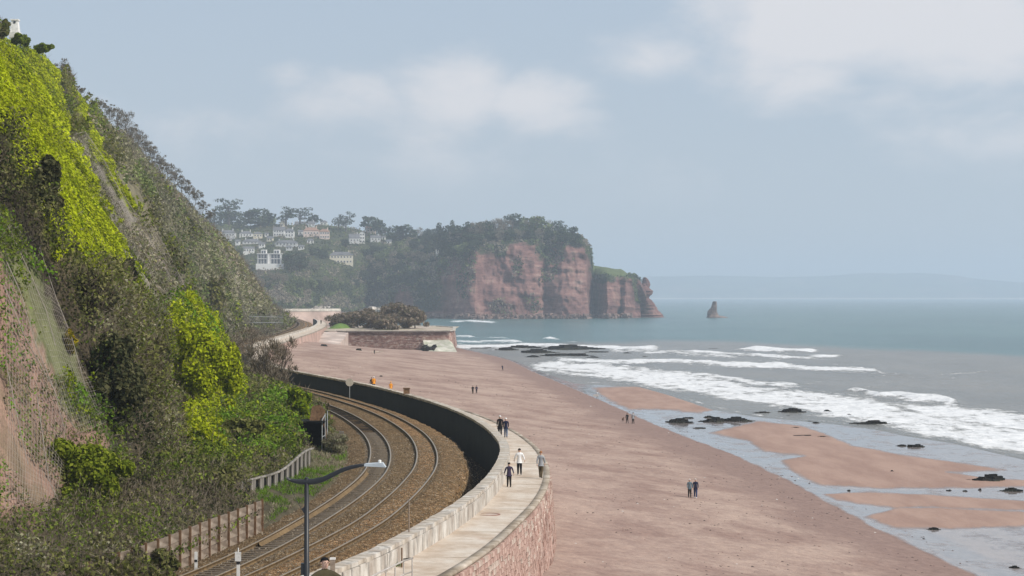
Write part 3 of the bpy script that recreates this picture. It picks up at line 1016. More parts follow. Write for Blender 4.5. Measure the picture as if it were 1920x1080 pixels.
def crown_lobes(w, h, nl=9, flat_=1.0, seed=None, low=False):
    rs = np.random.default_rng(seed if seed is not None else int(R.integers(1e9)))
    L = [((0, 0, h * .5), (w * .33, w * .33, h * .36))]
    for i in range(nl):
        a = i * 2.4 + rs.uniform(-.4, .4)
        rad = w * rs.uniform(.16, .42)
        z = h * rs.uniform(.18, .88) if not low else h * (rs.uniform(.08, .5) if i % 2 else rs.uniform(.35, .85))
        if low: rad *= 1.15
        sr = w * rs.uniform(.09, .20)
        fall = math.sqrt(max(.1, 1 - ((z / h - .45) / .6)**2))
        L.append(((rad * fall * math.cos(a), rad * fall * math.sin(a), z), (sr, sr, sr * .8 * h / w * flat_ + sr * .15)))
    return L


def crown_mesh(name, lobes, n, s, pal, twigs=0, tpal='twig', tl=.8, tw=.02, flat_=.6):
    p, d = lobes_points(lobes, n)
    parts = []
    if len(p):
        cl = pick(pal, len(p))
        parts.append(leaf_quads(p, d + np.array([0, 0, .35]), R.uniform(.7, 1.3, len(p)) * s, cl, flat_))
    if twigs:
        p2, d2 = lobes_points(lobes, twigs, .6)
        parts.append(twig_tris(p2 - d2 * tl * .5, d2 + np.array([0, 0, .5]) + R.normal(0, .35, p2.shape), R.uniform(.5, 1.2, len(p2)) * tl, R.uniform(.6, 1.3, len(p2)) * tw, pick(tpal, len(p2))))
    return geo_mesh(name, parts)


def branch_mesh(name, h, spread, r0, seed=1, levels=4, upright=.6, nb=3, taper=.62, start=.25):
    """trunk with limbs that fork upward"""
    rs = random.Random(seed)
    mb = MB()

    def grow(p, d, L, r, lv):
        q = p + d * L * .5 + Vector((rs.uniform(-1, 1), rs.uniform(-1, 1), 0)) * L * .06
        e = p + d * L
        mb.tube([p, q, e], [r, r * .82, r * .62], 5 if lv < 2 else 3, cap=False)
        if lv >= levels: return
        for k in range(nb if lv else nb + 1):
            a = rs.uniform(0, 6.28)
            dd = Vector((math.cos(a) * spread, math.sin(a) * spread, upright + rs.uniform(-.2, .4)))
            nd = (d * .8 + dd).normalized()
            st = p + d * L * rs.uniform(.55, 1.0)
            grow(st, nd, L * rs.uniform(.55, .8), r * taper * .75, lv + 1)
    grow(Vector((0, 0, -.3)), Vector((rs.uniform(-.1, .1), rs.uniform(-.1, .1), 1)).normalized(), h * .36, r0, 0)
    return mb.mesh(name)


# ------------------------------------------------------------------ the cliff beside the railway
foot_x = hermite([40, 60, 85, 100, 110, 125, 135, 150, 184, 230, 280, 340, 450, 540, 640, 750, 860], [-37, -27.5, -20.5, -20.2, -20.6, -22.8, -23.4, -23.8, -27.2, -38, -50, -58.5, -67.5, -74, -80, -88, -98])
crest_x = hermite([40, 60, 110, 150, 184, 230, 280, 300, 369, 450, 536, 640, 732, 790], [-60, -53, -48, -50, -56, -66, -73.3, -75.6, -84.5, -94, -103, -113.5, -121, -125])
crest_z = hermite([40, 150, 230, 280, 300, 369, 450, 536, 640, 732, 790], [60, 60, 60, 60, 60.5, 61, 60, 60, 58, 53.5, 51])
CY = np.geomspace(50, 850, 430)


def build_cliff():
    e = inner_c(CY) - 2.6
    fx = np.minimum(foot_x(CY), e - .6)
    cx, cz = crest_x(CY), crest_z(CY)
    turn = 95 * (np.clip(CY - 765, 0, None) / 85)**2
    zf = np.interp(CY, [50, 90, 110, 200, 300, 400, 850], [10.0, 10.2, 10.6, 11.0, 10.5, 10.0, 10.0])
    rows = [np.stack([e + 1.0 - turn, CY, 7.6 + 0 * CY], -1)]
    for t in np.linspace(0, 1, 18):
        z = 8.25 + (zf - 8.25) * ss(0, 1, t) + 0.25 * np.sin(t * 3.1)
        rows.append(np.stack([e * (1 - t) + fx * t - turn, CY, z], -1))
    for t in np.linspace(0.01, 1, 120):
        k = t + .10 * math.sin(t * math.pi) * (1 - t)
        top = ss(.86, 1, t)
        x = fx + (cx - fx) * (t ** 1.06)
        z = zf + (cz - zf) * np.minimum(1, k)
        rows.append(np.stack([x - turn, CY, z], -1))
    for t in np.geomspace(.01, 1, 22):
        rows.append(np.stack([cx - 90 * t - turn, CY, cz + 7 * t - 1.5 * math.sin(min(1, t * 6) * math.pi) * .3], -1))
    A = np.stack(rows, 1)            # (Y, row, 3)
    nr = A.shape[1]
    tt = np.concatenate([[0], np.zeros(18), np.linspace(.01, 1, 120), np.ones(22)])
    T = np.broadcast_to(tt, A.shape[:2])
    YY, ZZ = A[..., 1], A[..., 2]
    env = np.where(T > 0, np.sin(np.clip(T, 0, 1) * math.pi * .96 + .05)**.6, 0)
    lY = np.log(YY)
    spur = 2.6 * np.exp(-((YY - 104) / 13)**2) - 3.2 * np.exp(-((YY - 134) / 16)**2) + 2.0 * np.exp(-((YY - 190) / 18)**2) - 1.5 * np.exp(-((YY - 250) / 25)**2) \
        + 4.0 * np.exp(-((YY - 345) / 28)**2) - 4.0 * np.exp(-((YY - 405) / 30)**2) + 3 * np.exp(-((YY - 470) / 30)**2) - 3 * np.exp(-((YY - 540) / 30)**2) + 4 * np.exp(-((YY - 620) / 35)**2) - 3 * np.exp(-((YY - 690) / 35)**2)
    gul = fbm(lY * 9 + ZZ / 90, ZZ / 45, 1.0, 3) * (2.0 + YY / 160)
    fine = fbm(YY / 4.0, ZZ / 7, 2.0, 4) * np.interp(YY, [60, 300, 800], [.9, 1.5, 2.6])
    d = (spur + gul + fine) * env
    A = A.copy()
    A[..., 0] += d * .9
    A[..., 2] += d * .35
    crest_bump = fbm(YY / 9, YY * 0, 7, 3) * 1.6 * ss(.8, 1, T)
    A[..., 2] += crest_bump
    bench = (T == 0)
    A[..., 2] += np.where(bench, fbm(A[..., 0] / 2, YY / 3, 3, 3) * .25, 0)
    A[:, 0, 2] = 7.4
    return A, T


CA, CT = build_cliff()


def trim_crest():
    """draw the crest back until the skyline runs where the photograph has it"""
    line = np.array([(-400, -310), (-140, -35), (-30, 52), (14, 84), (55, 97), (95, 112), (125, 152), (145, 185), (200, 238), (270, 305), (330, 366), (390, 428), (450, 506), (500, 570), (530, 622)], float)
    for _ in range(7):
        px, py = proj(CA[..., 0], CA[..., 1], CA[..., 2])
        lx = np.interp(py, line[:, 1], line[:, 0])
        over = np.where((py < 622) & (py > -60) & (CT > 0) & (CA[..., 1] > 128), np.maximum(px - lx, 0) * CA[..., 1] / F / np.maximum(CT, .25)**.8, 0).max(1)
        k = np.ones(9) / 9
        sm = np.convolve(np.pad(over, 4, mode='edge'), k, mode='valid')
        CA[..., 0] -= np.maximum(over * .85, sm)[:, None] * np.where(CT > 0, CT, 0)**.8


trim_crest()
_du = np.gradient(CA, axis=0)
_dv = np.gradient(CA, axis=1)
CN = unit(np.cross(_dv, _du))
CN = np.where(CN[..., :1] < 0, -CN, CN)
CPX, CPY = proj(CA[..., 0], CA[..., 1], CA[..., 2])

SPEC_NAMES = ['scrub', 'lime', 'net', 'red', 'netgreen', 'darkscrub', 'brown', 'greenlow', 'bench', 'farslope', 'tan', 'greyslope', 'limebush', 'ivydark']
SP = {n: i for i, n in enumerate(SPEC_NAMES)}
ZONES = [
    ('farslope', [(130, 130), (420, 400), (560, 620), (470, 720), (420, 640), (330, 520), (240, 380), (180, 240)]),
    ('greyslope', [(145, 165), (200, 210), (300, 310), (400, 410), (530, 600), (500, 600), (400, 480), (300, 360), (230, 300), (180, 230)]),
    ('tan', [(140, 160), (175, 190), (215, 240), (235, 275), (200, 250), (160, 205)]),
    ('lime', [(-40, 78), (55, 85), (95, 105), (112, 180), (128, 255), (150, 300), (178, 350), (215, 430), (240, 490), (288, 578), (255, 570), (215, 540), (175, 505), (130, 480), (100, 495), (88, 430), (62, 360), (24, 325), (10, 245), (-40, 235)]),
    ('ivydark', [(100, 95), (125, 130), (135, 200), (150, 245), (128, 250), (112, 180)]),
    ('net', [(125, 255), (150, 258), (185, 300), (215, 360), (260, 420), (300, 480), (350, 560), (412, 640), (400, 648), (340, 600), (290, 575), (240, 490), (215, 430), (178, 350), (150, 300)]),
    ('greyslope', [(225, 410), (262, 425), (300, 490), (345, 565), (395, 640), (340, 590), (290, 545), (250, 480)]),
    ('lime', [(128, 140), (140, 160), (165, 225), (195, 295), (235, 360), (262, 405), (240, 395), (205, 345), (165, 285), (145, 240), (130, 190)]),
    ('darkscrub', [(-40, 235), (8, 245), (18, 330), (55, 360), (75, 440), (95, 500), (130, 620), (180, 700), (260, 850), (200, 780), (130, 650), (80, 560), (40, 460), (-40, 400)]),
    ('brown', [(100, 505), (165, 520), (210, 570), (262, 600), (300, 650), (340, 790), (330, 850), (260, 850), (180, 700), (130, 620)]),
    ('netgreen', [(-40, 400), (0, 410), (60, 480), (100, 590), (130, 650), (200, 800), (240, 890), (130, 830), (90, 680), (40, 560), (-40, 430)]),
    ('red', [(-60, 480), (0, 490), (40, 560), (90, 680), (125, 790), (190, 800), (215, 850), (130, 850), (100, 950), (60, 990), (-60, 990)]),
    ('limebush', [(285, 575), (340, 590), (380, 640), (425, 705), (455, 770), (470, 795), (405, 800), (400, 860), (345, 860), (340, 790), (315, 740), (300, 660)]),
    ('greenlow', [(400, 795), (470, 780), (560, 750), (590, 845), (480, 905), (380, 905), (345, 860), (400, 860)]),
    ('bench', [(-60, 990), (60, 980), (100, 950), (280, 930), (380, 905), (480, 905), (600, 850), (640, 1100), (-60, 1100)]),
]


def species_at(px, py):
    o = np.zeros(np.shape(px), int)
    jx = fbm(px / 16, py / 22, 4.4, 3) * 15
    jy = fbm(px / 16, py / 22, 8.4, 3) * 18
    for n, poly in ZONES:
        o[sd_poly(px + jx, py + jy, poly) > 0] = SP[n]
    return o


def build_cliff_mesh():
    sp = species_at(CPX, CPY)
    soil = {'scrub': (.12, .10, .06), 'lime': (.15, .18, .02), 'net': (.225, .205, .17), 'red': (.335, .215, .168), 'netgreen': (.17, .18, .09), 'darkscrub': (.06, .05, .035), 'brown': (.10, .08, .055),
            'greenlow': (.08, .09, .03), 'bench': (.10, .085, .055), 'farslope': (.19, .17, .115), 'tan': (.38, .31, .24), 'greyslope': (.28, .245, .185), 'limebush': (.12, .14, .03), 'ivydark': (.07, .07, .04)}
    tab = np.array([soil[n] for n in SPEC_NAMES])
    col = tab[sp]
    m, nt, out = newmat('cliff_earth')
    pos = N(nt, 'ShaderNodeNewGeometry').outputs['Position']
    at = N(nt, 'ShaderNodeAttribute', attribute_name='Col').outputs['Color']

    def noise(scale, st=(1, 1, 1), det=6.0):
        mp = N(nt, 'ShaderNodeMapping', {'Vector': pos, 'Scale': st}).outputs[0]
        return N(nt, 'ShaderNodeTexNoise', {'Vector': mp, 'Scale': scale, 'Detail': det, 'Roughness': .68}).outputs[0]
    c = mixc(nt, 1.0, at, ramp(nt, noise(.55, (1, 1, .45)), [(.28, (.5, .5, .5)), (.5, (1, 1, 1)), (.72, (1.5, 1.45, 1.4))]), 'MULTIPLY')
    c = mixc(nt, math_(nt, 'MULTIPLY', sstep(nt, noise(.16), .52, .66), .5), c, (.16, .15, .08, 1))
    b = N(nt, 'ShaderNodeBsdfPrincipled', {'Base Color': c, 'Roughness': .95, 'Specular IOR Level': .08})
    bp = N(nt, 'ShaderNodeBump', {'Height': noise(1.2, (1, 1, .6)), 'Strength': .9, 'Distance': .5})
    nt.links.new(bp.outputs[0], b.inputs['Normal'])
    nt.links.new(b.outputs[0], out.inputs[0])
    fc = grid_faces(*CA.shape[:2])
    link('cliff', np_mesh('cliff', CA.reshape(-1, 3), fc, {'Col': ('FLOAT_COLOR', col.reshape(-1, 3))}, True), m, kind='structure')


build_cliff_mesh()

# species: (leaf palettes with weights, leaves per unit cover, twig share, clump height, flatness)
SPECIES = {
    'scrub': dict(pal=[('olive', 3), ('green', 1.6), ('dark', 1)], cover=3.0, tw=.28, tpal='twig', h=1.3, flat=.4),
    'lime': dict(pal=[('lime', 9), ('lime2', 1.2)], cover=5.0, tw=.02, tpal='twig', h=.42, flat=1.2),
    'net': dict(pal=[('olive', 2), ('fs1', 2), ('green', 1)], cover=2.2, tw=.5, tpal='twiggrey', h=.3, flat=.6),
    'red': dict(pal=[('green', 1), ('bright', 1), ('olive', 1)], cover=1.7, tw=.3, tpal='tan', h=.35, flat=.6),
    'netgreen': dict(pal=[('bright', 2), ('green', 2), ('lime2', 1)], cover=5, tw=.3, tpal='twiggrey', h=.7, flat=.6),
    'darkscrub': dict(pal=[('dark', 4), ('olive', 2), ('darkgreen', 2)], cover=4.0, tw=.25, tpal='twigdark', h=1.7, flat=.4),
    'brown': dict(pal=[('olive', 3), ('green', 1.0), ('fs1', 1.2), ('dark', 1)], cover=4.0, tw=.5, tpal='twig', h=1.7, flat=.3),
    'greenlow': dict(pal=[('bright', 2), ('green', 4), ('lime2', 1.5), ('olive', 1)], cover=4.5, tw=.12, tpal='twig', h=1.3, flat=.5),
    'bench': dict(pal=[('fs1', .9), ('olive', 2.5), ('green', 2.2), ('dark', 1.4)], cover=4.2, tw=.55, tpal='twig', h=1.1, flat=.4),
    'farslope': dict(pal=[('fs1', 4), ('fs2', 2.2), ('olive', 1.5), ('dark', .8), ('lime2', .25)], cover=3.6, tw=.3, tpal='twiggrey', h=1.1, flat=.4),
    'tan': dict(pal=[('tan', 2), ('olive', 1)], cover=.5, tw=.8, tpal='tan', h=.3, flat=.5),
    'greyslope': dict(pal=[('fs1', 3), ('tan', 1.5), ('fs2', .6), ('olive', .6)], cover=2.4, tw=.4, tpal='twiggrey', h=1.0, flat=.4),
    'limebush': dict(pal=[('lime', 6), ('lime2', 3), ('bright', 1)], cover=5.0, tw=.10, tpal='twig', h=1.8, flat=.5),
    'ivydark': dict(pal=[('olive', 2), ('green', 2), ('dark', 1)], cover=3.5, tw=.4, tpal='twig', h=.8, flat=.5),
}


def scatter_cliff():
    A = CA[:, 1:-12]
    q = A[1:, 1:] - A[:-1, :-1]
    q2 = A[1:, :-1] - A[:-1, 1:]
    area = np.linalg.norm(np.cross(q, q2), axis=-1) * .5
    Yc = A[:-1, :-1, 1]
    px, py = CPX[:-1, 1:-13], CPY[:-1, 1:-13]
    vis = (px > -110) & (px < 700) & (py < 1130) & (py > -30)
    size = .00078 * Yc + .02
    w = area / size**2 * vis
    total = w.sum()
    n = int(total * 1.0 * 3.0)
    n = min(n, 830000)
    idx = R.choice(w.size, n, p=(w / total).ravel())
    i, j = np.unravel_index(idx, w.shape)
    a, b = R.random((2, n, 1))
    p = A[i, j] * (1 - a) * (1 - b) + A[i + 1, j] * a * (1 - b) + A[i, j + 1] * (1 - a) * b + A[i + 1, j + 1] * a * b
    nn = CN[:, 1:-12][i, j]
    ppx, ppy = proj(p[:, 0], p[:, 1], p[:, 2])
    sp = species_at(ppx, ppy)
    clear = p[:, 0] > np.interp(p[:, 1], [50, 66, 84, 99, 104, 110, 137, 142, 153, 156, 163, 177, 197, 215, 240, 241, 900], [-29, -19.8, -15.6, -13.4, -14.2, -15.3, -14.5, -16.6, -16.8, -14.3, -15.6, -17.4, -21.2, -25.6, -32.6, -20, -60])
    sp = np.where(clear, -1, sp)
    verge = clear & (p[:, 0] < inner_c(p[:, 1]) - 2.0)
    s0 = .00078 * p[:, 1] + .02
    per = total * 3.0 / n
    out_l, out_t = {}, {}
    # bushes: jittered cells on the slope, each a dome with its own shade and mix
    cell = np.interp(p[:, 1], [60, 150, 400, 800], [1.5, 2.4, 5.5, 9.0])
    lv = np.log(p[:, 1]) * 52
    ch = (p[:, 2] * .95 - p[:, 0] * .45) / np.interp(p[:, 1], [60, 150, 400, 800], [1.5, 2.4, 5.5, 9.0])
    cu = lv + fbm(lv / 3, ch / 3, 1., 2) * .5
    best = np.full(n, 9.0)
    cid = np.zeros(n)
    ui, vi = np.floor(cu).astype(int), np.floor(ch).astype(int)
    for du in (-1, 0, 1):
        for dv in (-1, 0, 1):
            a_, b_ = ui + du, vi + dv
            jx, jy = _T[a_ & 63, b_ & 63, 11], _T[a_ & 63, b_ & 63, 23]
            dd = np.hypot(cu - a_ - jx, ch - b_ - jy) / (.75 + .5 * _T[a_ & 63, b_ & 63, 31])
            m_ = dd < best
            best = np.where(m_, dd, best)
            cid = np.where(m_, _T[a_ & 63, b_ & 63, 41], cid)
    dome = np.sqrt(np.clip(1 - (best / .85)**2, 0, 1))
    clump = .25 + .9 * dome
    gapn = fbm(p[:, 1] / 1.7, p[:, 2] / 3.4, 6.6, 3)
    mixn = fbm(p[:, 1] / 5, p[:, 2] / 6, 9.1, 3)
    leaves, twigs = [], []
    for nme, S in SPECIES.items():
        k = np.where(sp == SP[nme])[0]
        if not len(k): continue
        keep = R.random(len(k)) < min(1, S['cover'] / 5.0)
        if nme in ('netgreen', 'net', 'red'):
            keep &= (mixn[k] > {'netgreen': -.12, 'net': .0, 'red': .06}[nme])
        if nme == 'lime':
            strand = fbm(np.log(p[k, 1]) * 60, p[k, 2] / 9, 2.0, 3)
            keep &= (gapn[k] * .5 + strand * .8) > -.36
        if nme in ('farslope', 'greyslope'):
            keep &= fbm(np.log(p[k, 1]) * 22 + p[k, 2] / 40, p[k, 2] / 26, 4.0, 4) < (.36 if nme == 'farslope' else .25)
        k = k[keep]
        if not len(k): continue
        tw = R.random(len(k)) < S['tw'] * (1 + mixn[k] * .8)
        scale_h = S['h'] * np.interp(p[k, 1], [80, 300, 700], [.9, 1.6, 2.6])
        hgt = scale_h * clump[k] * np.where(R.random(len(k)) < .38, R.random(len(k)) * .7, 1 - .5 * R.random(len(k))**1.6)
        pos = p[k] + nn[k] * hgt[:, None] + np.array([0, 0, .25]) * hgt[:, None]
        kl = ~tw
        pal = [x[0] for x in S['pal']]
        pw = np.array([x[1] for x in S['pal']], float)
        # palette choice follows a slow noise so that whole patches share a kind
        cum = np.cumsum(pw / pw.sum())
        u = np.clip(.5 + (cid[k] - .5) * .85 + mixn[k] * .45 + R.normal(0, .07, len(k)), 0, .999)
        ci = np.searchsorted(cum, u)
        cols = np.zeros((len(k), 3))
        for m_, pn in enumerate(pal):
            q_ = ci == m_
            cols[q_] = pick(pn, int(q_.sum()))
        cols *= ((.78 + .5 * ((cid[k] * 7.3) % 1)) if nme not in ('lime', 'limebush') else (.88 + .26 * ((cid[k] * 7.3) % 1)))[:, None]
        if nme == 'lime': cols *= (1 + .35 * np.clip(strand[keep], -1, .6))[:, None]
        leaves.append((pos[kl], nn[k][kl] + np.array([0, 0, .3]), s0[k][kl] * R.uniform(.75, 1.35, kl.sum()), cols[kl], S['flat']))
        if tw.any():
            D = nn[k][tw] * .7 + np.array([.1, 0, .6]) + R.normal(0, .6, (tw.sum(), 3))
            twigs.append(twig_tris(pos[tw], D, s0[k][tw] * R.uniform(2, 5.5, tw.sum()), s0[k][tw] * R.uniform(.09, .2, tw.sum()), pick(S['tpal'], int(tw.sum()))))
    k = np.where(verge)[0]
    gn = fbm(p[k, 0] / 1.4, p[k, 1] / 3.0, 2.0, 3)
    green = np.exp(-((p[k, 1] - 122) / 13)**2) + np.where(p[k, 1] > 190, .5, 0) + gn * 1.1
    k = k[(gn > -.3)]
    green = green[gn > -.3]
    cg = np.where((green > .35)[:, None], pick('bright', len(k)) * .8, np.where((R.random(len(k)) < .5)[:, None], pick('tan', len(k)), pick('fs1', len(k))))
    twigs.append(twig_tris(p[k], np.array([[0, 0, 1.0]]) + R.normal(0, .6, (len(k), 3)), R.uniform(.12, .36, len(k)), np.full(len(k), .022), cg))
    parts = [leaf_quads(c, n_, s, col, fl) for c, n_, s, col, fl in leaves]
    link('undergrowth', geo_mesh('undergrowth', parts), M['leaf'], kind='stuff')
    link('bare_twigs', geo_mesh('bare_twigs', twigs), M['twig'], kind='stuff')


scatter_cliff()


def cliff_hit(px, py):
    d = (np.abs(CPX - px) < 5) & (np.abs(CPY - py) < 6)
    if not d.any():
        k = np.unravel_index(np.argmin((CPX - px)**2 + (CPY - py)**2), CPX.shape)
        return CA[k]
    yy = np.where(d, CA[..., 1], 1e9)
    ymin = yy.min()
    k = np.where(d & (CA[..., 1] < ymin * 1.03))
    c = np.argmin((CPX[k] - px)**2 + (CPY[k] - py)**2)
    return CA[k[0][c], k[1][c]]

# ------------------------------------------------------------------ far headland and the hillside behind
HK = {  # column px: (row py, row distance) from below the waterline to behind the crest
    300: [(610, 1560), (585, 1600), (545, 1700), (500, 1800), (462, 1950), (425, 2080), (440, 2350)],
    470: [(610, 1560), (584, 1600), (540, 1690), (505, 1790), (465, 1930), (423, 2080), (440, 2350)],
    530: [(610, 1580), (583, 1610), (532, 1680), (503, 1780), (460, 1930), (421, 2080), (440, 2350)],
    600: [(610, 1650), (585, 1680), (535, 1740), (505, 1800), (460, 1940), (422, 2090), (440, 2350)],
    660: [(612, 1790), (594, 1810), (533, 1850), (502, 1870), (458, 1970), (428, 2090), (446, 2350)],
    690: [(612, 1850), (597, 1870), (528, 1905), (495, 1930), (456, 2000), (436, 2090), (452, 2350)],
    740: [(612, 1815), (597, 1835), (515, 1865), (488, 1900), (458, 1970), (444, 2070), (456, 2350)],
    790: [(612, 1765), (598, 1785), (503, 1815), (482, 1860), (456, 1940), (446, 2050), (458, 2300)],
    850: [(614, 1715), (599, 1730), (486, 1758), (468, 1800), (448, 1890), (438, 2000), (452, 2250)],
    882: [(614, 1680), (600, 1695), (472, 1728), (456, 1775), (442, 1870), (432, 1980), (450, 2200)],
    892: [(614, 1676), (600, 1692), (466, 1726), (453, 1770), (441, 1860), (431, 1975), (450, 2200)],
    905: [(614, 1690), (600, 1704), (460, 1737), (450, 1772), (440, 1855), (430, 1970), (450, 2200)],
    950: [(614, 1695), (599, 1708), (456, 1742), (448, 1775), (438, 1850), (428, 1960), (450, 2200)],
    1012: [(614, 1705), (598, 1719), (453, 1750), (447, 1780), (438, 1845), (430, 1950), (452, 2200)],
    1020: [(614, 1715), (598, 1730), (453, 1758), (448, 1785), (438, 1848), (430, 1950), (452, 2200)],
    1055: [(614, 1708), (598, 1722), (454, 1755), (449, 1785), (441, 1845), (435, 1930), (454, 2200)],
    1090: [(614, 1712), (598, 1727), (457, 1760), (453, 1790), (448, 1840), (445, 1900), (458, 2150)],
    1101: [(614, 1718), (598, 1733), (461, 1768), (460, 1792), (458, 1830), (456, 1880), (470, 2100)],
    1109: [(614, 1782), (598, 1796), (480, 1806), (478, 1800), (476, 1830), (474, 1880), (490, 2080)],
    1113: [(614, 1790), (598, 1804), (514, 1812), (503, 1820), (500, 1830), (499, 1870), (515, 2050)],
    1138: [(614, 1716), (597, 1732), (517, 1770), (506, 1802), (503, 1832), (502, 1870), (516, 2050)],
    1150: [(612, 1732), (597, 1746), (518, 1780), (509, 1806), (505, 1834), (504, 1872), (518, 2050)],
    1163: [(612, 1768), (596, 1782), (519, 1796), (511, 1812), (508, 1838), (507, 1875), (520, 2050)],
    1172: [(612, 1752), (596, 1766), (520, 1794), (514, 1814), (512, 1840), (512, 1875), (524, 2050)],
    1184: [(612, 1776), (596, 1790), (523, 1804), (519, 1818), (518, 1842), (518, 1875), (530, 2050)],
    1192: [(612, 1800), (594, 1812), (562, 1816), (521, 1822), (521, 1846), (522, 1870), (540, 1900)],
    1202: [(612, 1812), (594, 1822), (566, 1826), (527, 1832), (528, 1850), (530, 1866), (545, 1890)],
}


def build_headland():
    cols = np.arange(304, 1202, 1.5)
    keys = sorted(HK)
    K = np.array([[(py, Y) for py, Y in HK[k]] for k in keys], float)
    pr = np.stack([np.stack([np.interp(cols, keys, K[:, r, c]) for c in range(2)], -1) for r in range(7)], 1)
    sub = [2, 64, 14, 12, 12, 8]
    rows, tag = [], []
    for r in range(6):
        for k in range(sub[r]):
            t = k / sub[r]
            rows.append(pr[:, r] * (1 - t) + pr[:, r + 1] * t)
            tag.append(r + t)
    A = np.stack(rows, 1)
    Y = A[..., 1]
    X = (cols[:, None] - 960) / F * Y
    Z = CZ + (HZ - A[..., 0]) / F * Y
    T = np.broadcast_to(np.array(tag), X.shape)
    rock = ss(.9, 1.15, T) * (1 - ss(1.9, 2.15, T))
    g = -np.abs(fbm(X / 30 + Z / 70, Z / 45, 1.0, 4)) * 15 + fbm(X / 11, Z / 16, 4.0, 4) * 7 + fbm(X / 45, Z / 5 + X / 60, 2.0, 4) * (3.5 + 2.5 * ss(40, 75, X)) + fbm(X / 3.5, Z / 5, 6.0, 3) * 2.2 - 3.0 * np.abs(fbm(X / 8, Z / 30, 9.0, 2))
    g += 5
    Y2 = Y + (-g) * rock * np.interp(X, [-140, -70, 0], [.7, .8, 1.0])
    X2 = X + fbm(X / 12, Z / 12, 8.0, 3) * 1.6 * rock
    Z2 = Z + fbm(X / 12, Y / 20, 3.0, 4) * 2.4 * ss(2.0, 2.4, T)
    veg = ss(1.86, 2.0, T + fbm(X / 9, Z / 9, 6.0, 3) * .35)
    veg = np.maximum(veg, (1 - ss(-80, -50, X)) * ss(-.2, .15, fbm(X / 25, Z / 18, 3.0, 3) - .1 + ss(1.2, 1.9, T) * .4) * ss(1.0, 1.2, T))
    left = 1 - ss(655, 720, A[..., 0] * 0 + cols[:, None])
    veg = np.maximum(veg, left * ss(.85, 1.15, T + fbm(X / 20, Z / 15, 2.0, 3) * .5))
    grass = ss(1106, 1112, cols[:, None] + 0 * X) * (1 - ss(1176, 1182, cols[:, None] + 0 * X)) * ss(2.05, 2.2, T)
    return np.stack([X2, Y2, Z2], -1), T, cols, veg, grass


HA, HT, HCOLS, HVEG, HGRASS = build_headland()
HPX, HPY = proj(HA[..., 0], HA[..., 1], HA[..., 2])


def rock_material(name, dark=1.0):
    m, nt, out = newmat(name)
    pos = N(nt, 'ShaderNodeNewGeometry').outputs['Position']
    V = N(nt, 'ShaderNodeAttribute', attribute_name='veg').outputs['Fac']
    Gm = N(nt, 'ShaderNodeAttribute', attribute_name='grass').outputs['Fac']

    def noise(scale, st=(1, 1, 1), det=6.0, ro=.65):
        mp = N(nt, 'ShaderNodeMapping', {'Vector': pos, 'Scale': st}).outputs[0]
        return N(nt, 'ShaderNodeTexNoise', {'Vector': mp, 'Scale': scale, 'Detail': det, 'Roughness': ro}).outputs[0]
    band = noise(.30, (.04, .04, 1.0), 6.0)
    blot = noise(.06, (1, 1, .5))
    c = ramp(nt, sstep(nt, math_(nt, 'ADD', math_(nt, 'MULTIPLY', band, .35), math_(nt, 'MULTIPLY', blot, .65)), .36, .64), [(0, (.115, .062, .056)), (.5, (.19, .103, .090)), (.85, (.26, .148, .126)), (1, (.32, .21, .178))])
    c = mixc(nt, .8, c, ramp(nt, noise(.5, (.35, .35, 1.4), 7.0, .7), [(.34, (.62, .60, .60)), (.5, (1, 1, 1)), (.66, (1.28, 1.24, 1.2))]), 'MULTIPLY')
    c = mixc(nt, math_(nt, 'MULTIPLY', sstep(nt, noise(.11, (1, 1, .35)), .55, .7), .6), c, (.15, .12, .075, 1))
    vg = ramp(nt, noise(.12), [(.3, (.035, .045, .022)), (.7, (.085, .09, .045))])
    gr = ramp(nt, noise(.2), [(.3, (.085, .115, .045)), (.7, (.13, .155, .065))])
    c = mixc(nt, V, c, vg)
    c = mixc(nt, Gm, c, gr)
    b = N(nt, 'ShaderNodeBsdfPrincipled', {'Base Color': c, 'Roughness': .95, 'Specular IOR Level': .08})
    h = math_(nt, 'ADD', noise(.35, (.3, .3, 1)), noise(.25, (1, 1, .3)))
    bp = N(nt, 'ShaderNodeBump', {'Height': h, 'Strength': .8, 'Distance': 2.0})
    nt.links.new(bp.outputs[0], b.inputs['Normal'])
    nt.links.new(b.outputs[0], out.inputs[0])
    return m


M['red_rock'] = rock_material('red_cliff_rock')
link('headland', np_mesh('headland', HA.reshape(-1, 3), grid_faces(*HA.shape[:2]), {'veg': ('FLOAT', HVEG.ravel()), 'grass': ('FLOAT', HGRASS.ravel())}, True), M['red_rock'], kind='structure')


def head_hit(px, py):
    d = (HPX - px)**2 + (HPY - py)**2
    # nearest in view among the closest few
    k = np.unravel_index(np.argmin(d + (HT < .9) * 1e6), d.shape)
    return HA[k]


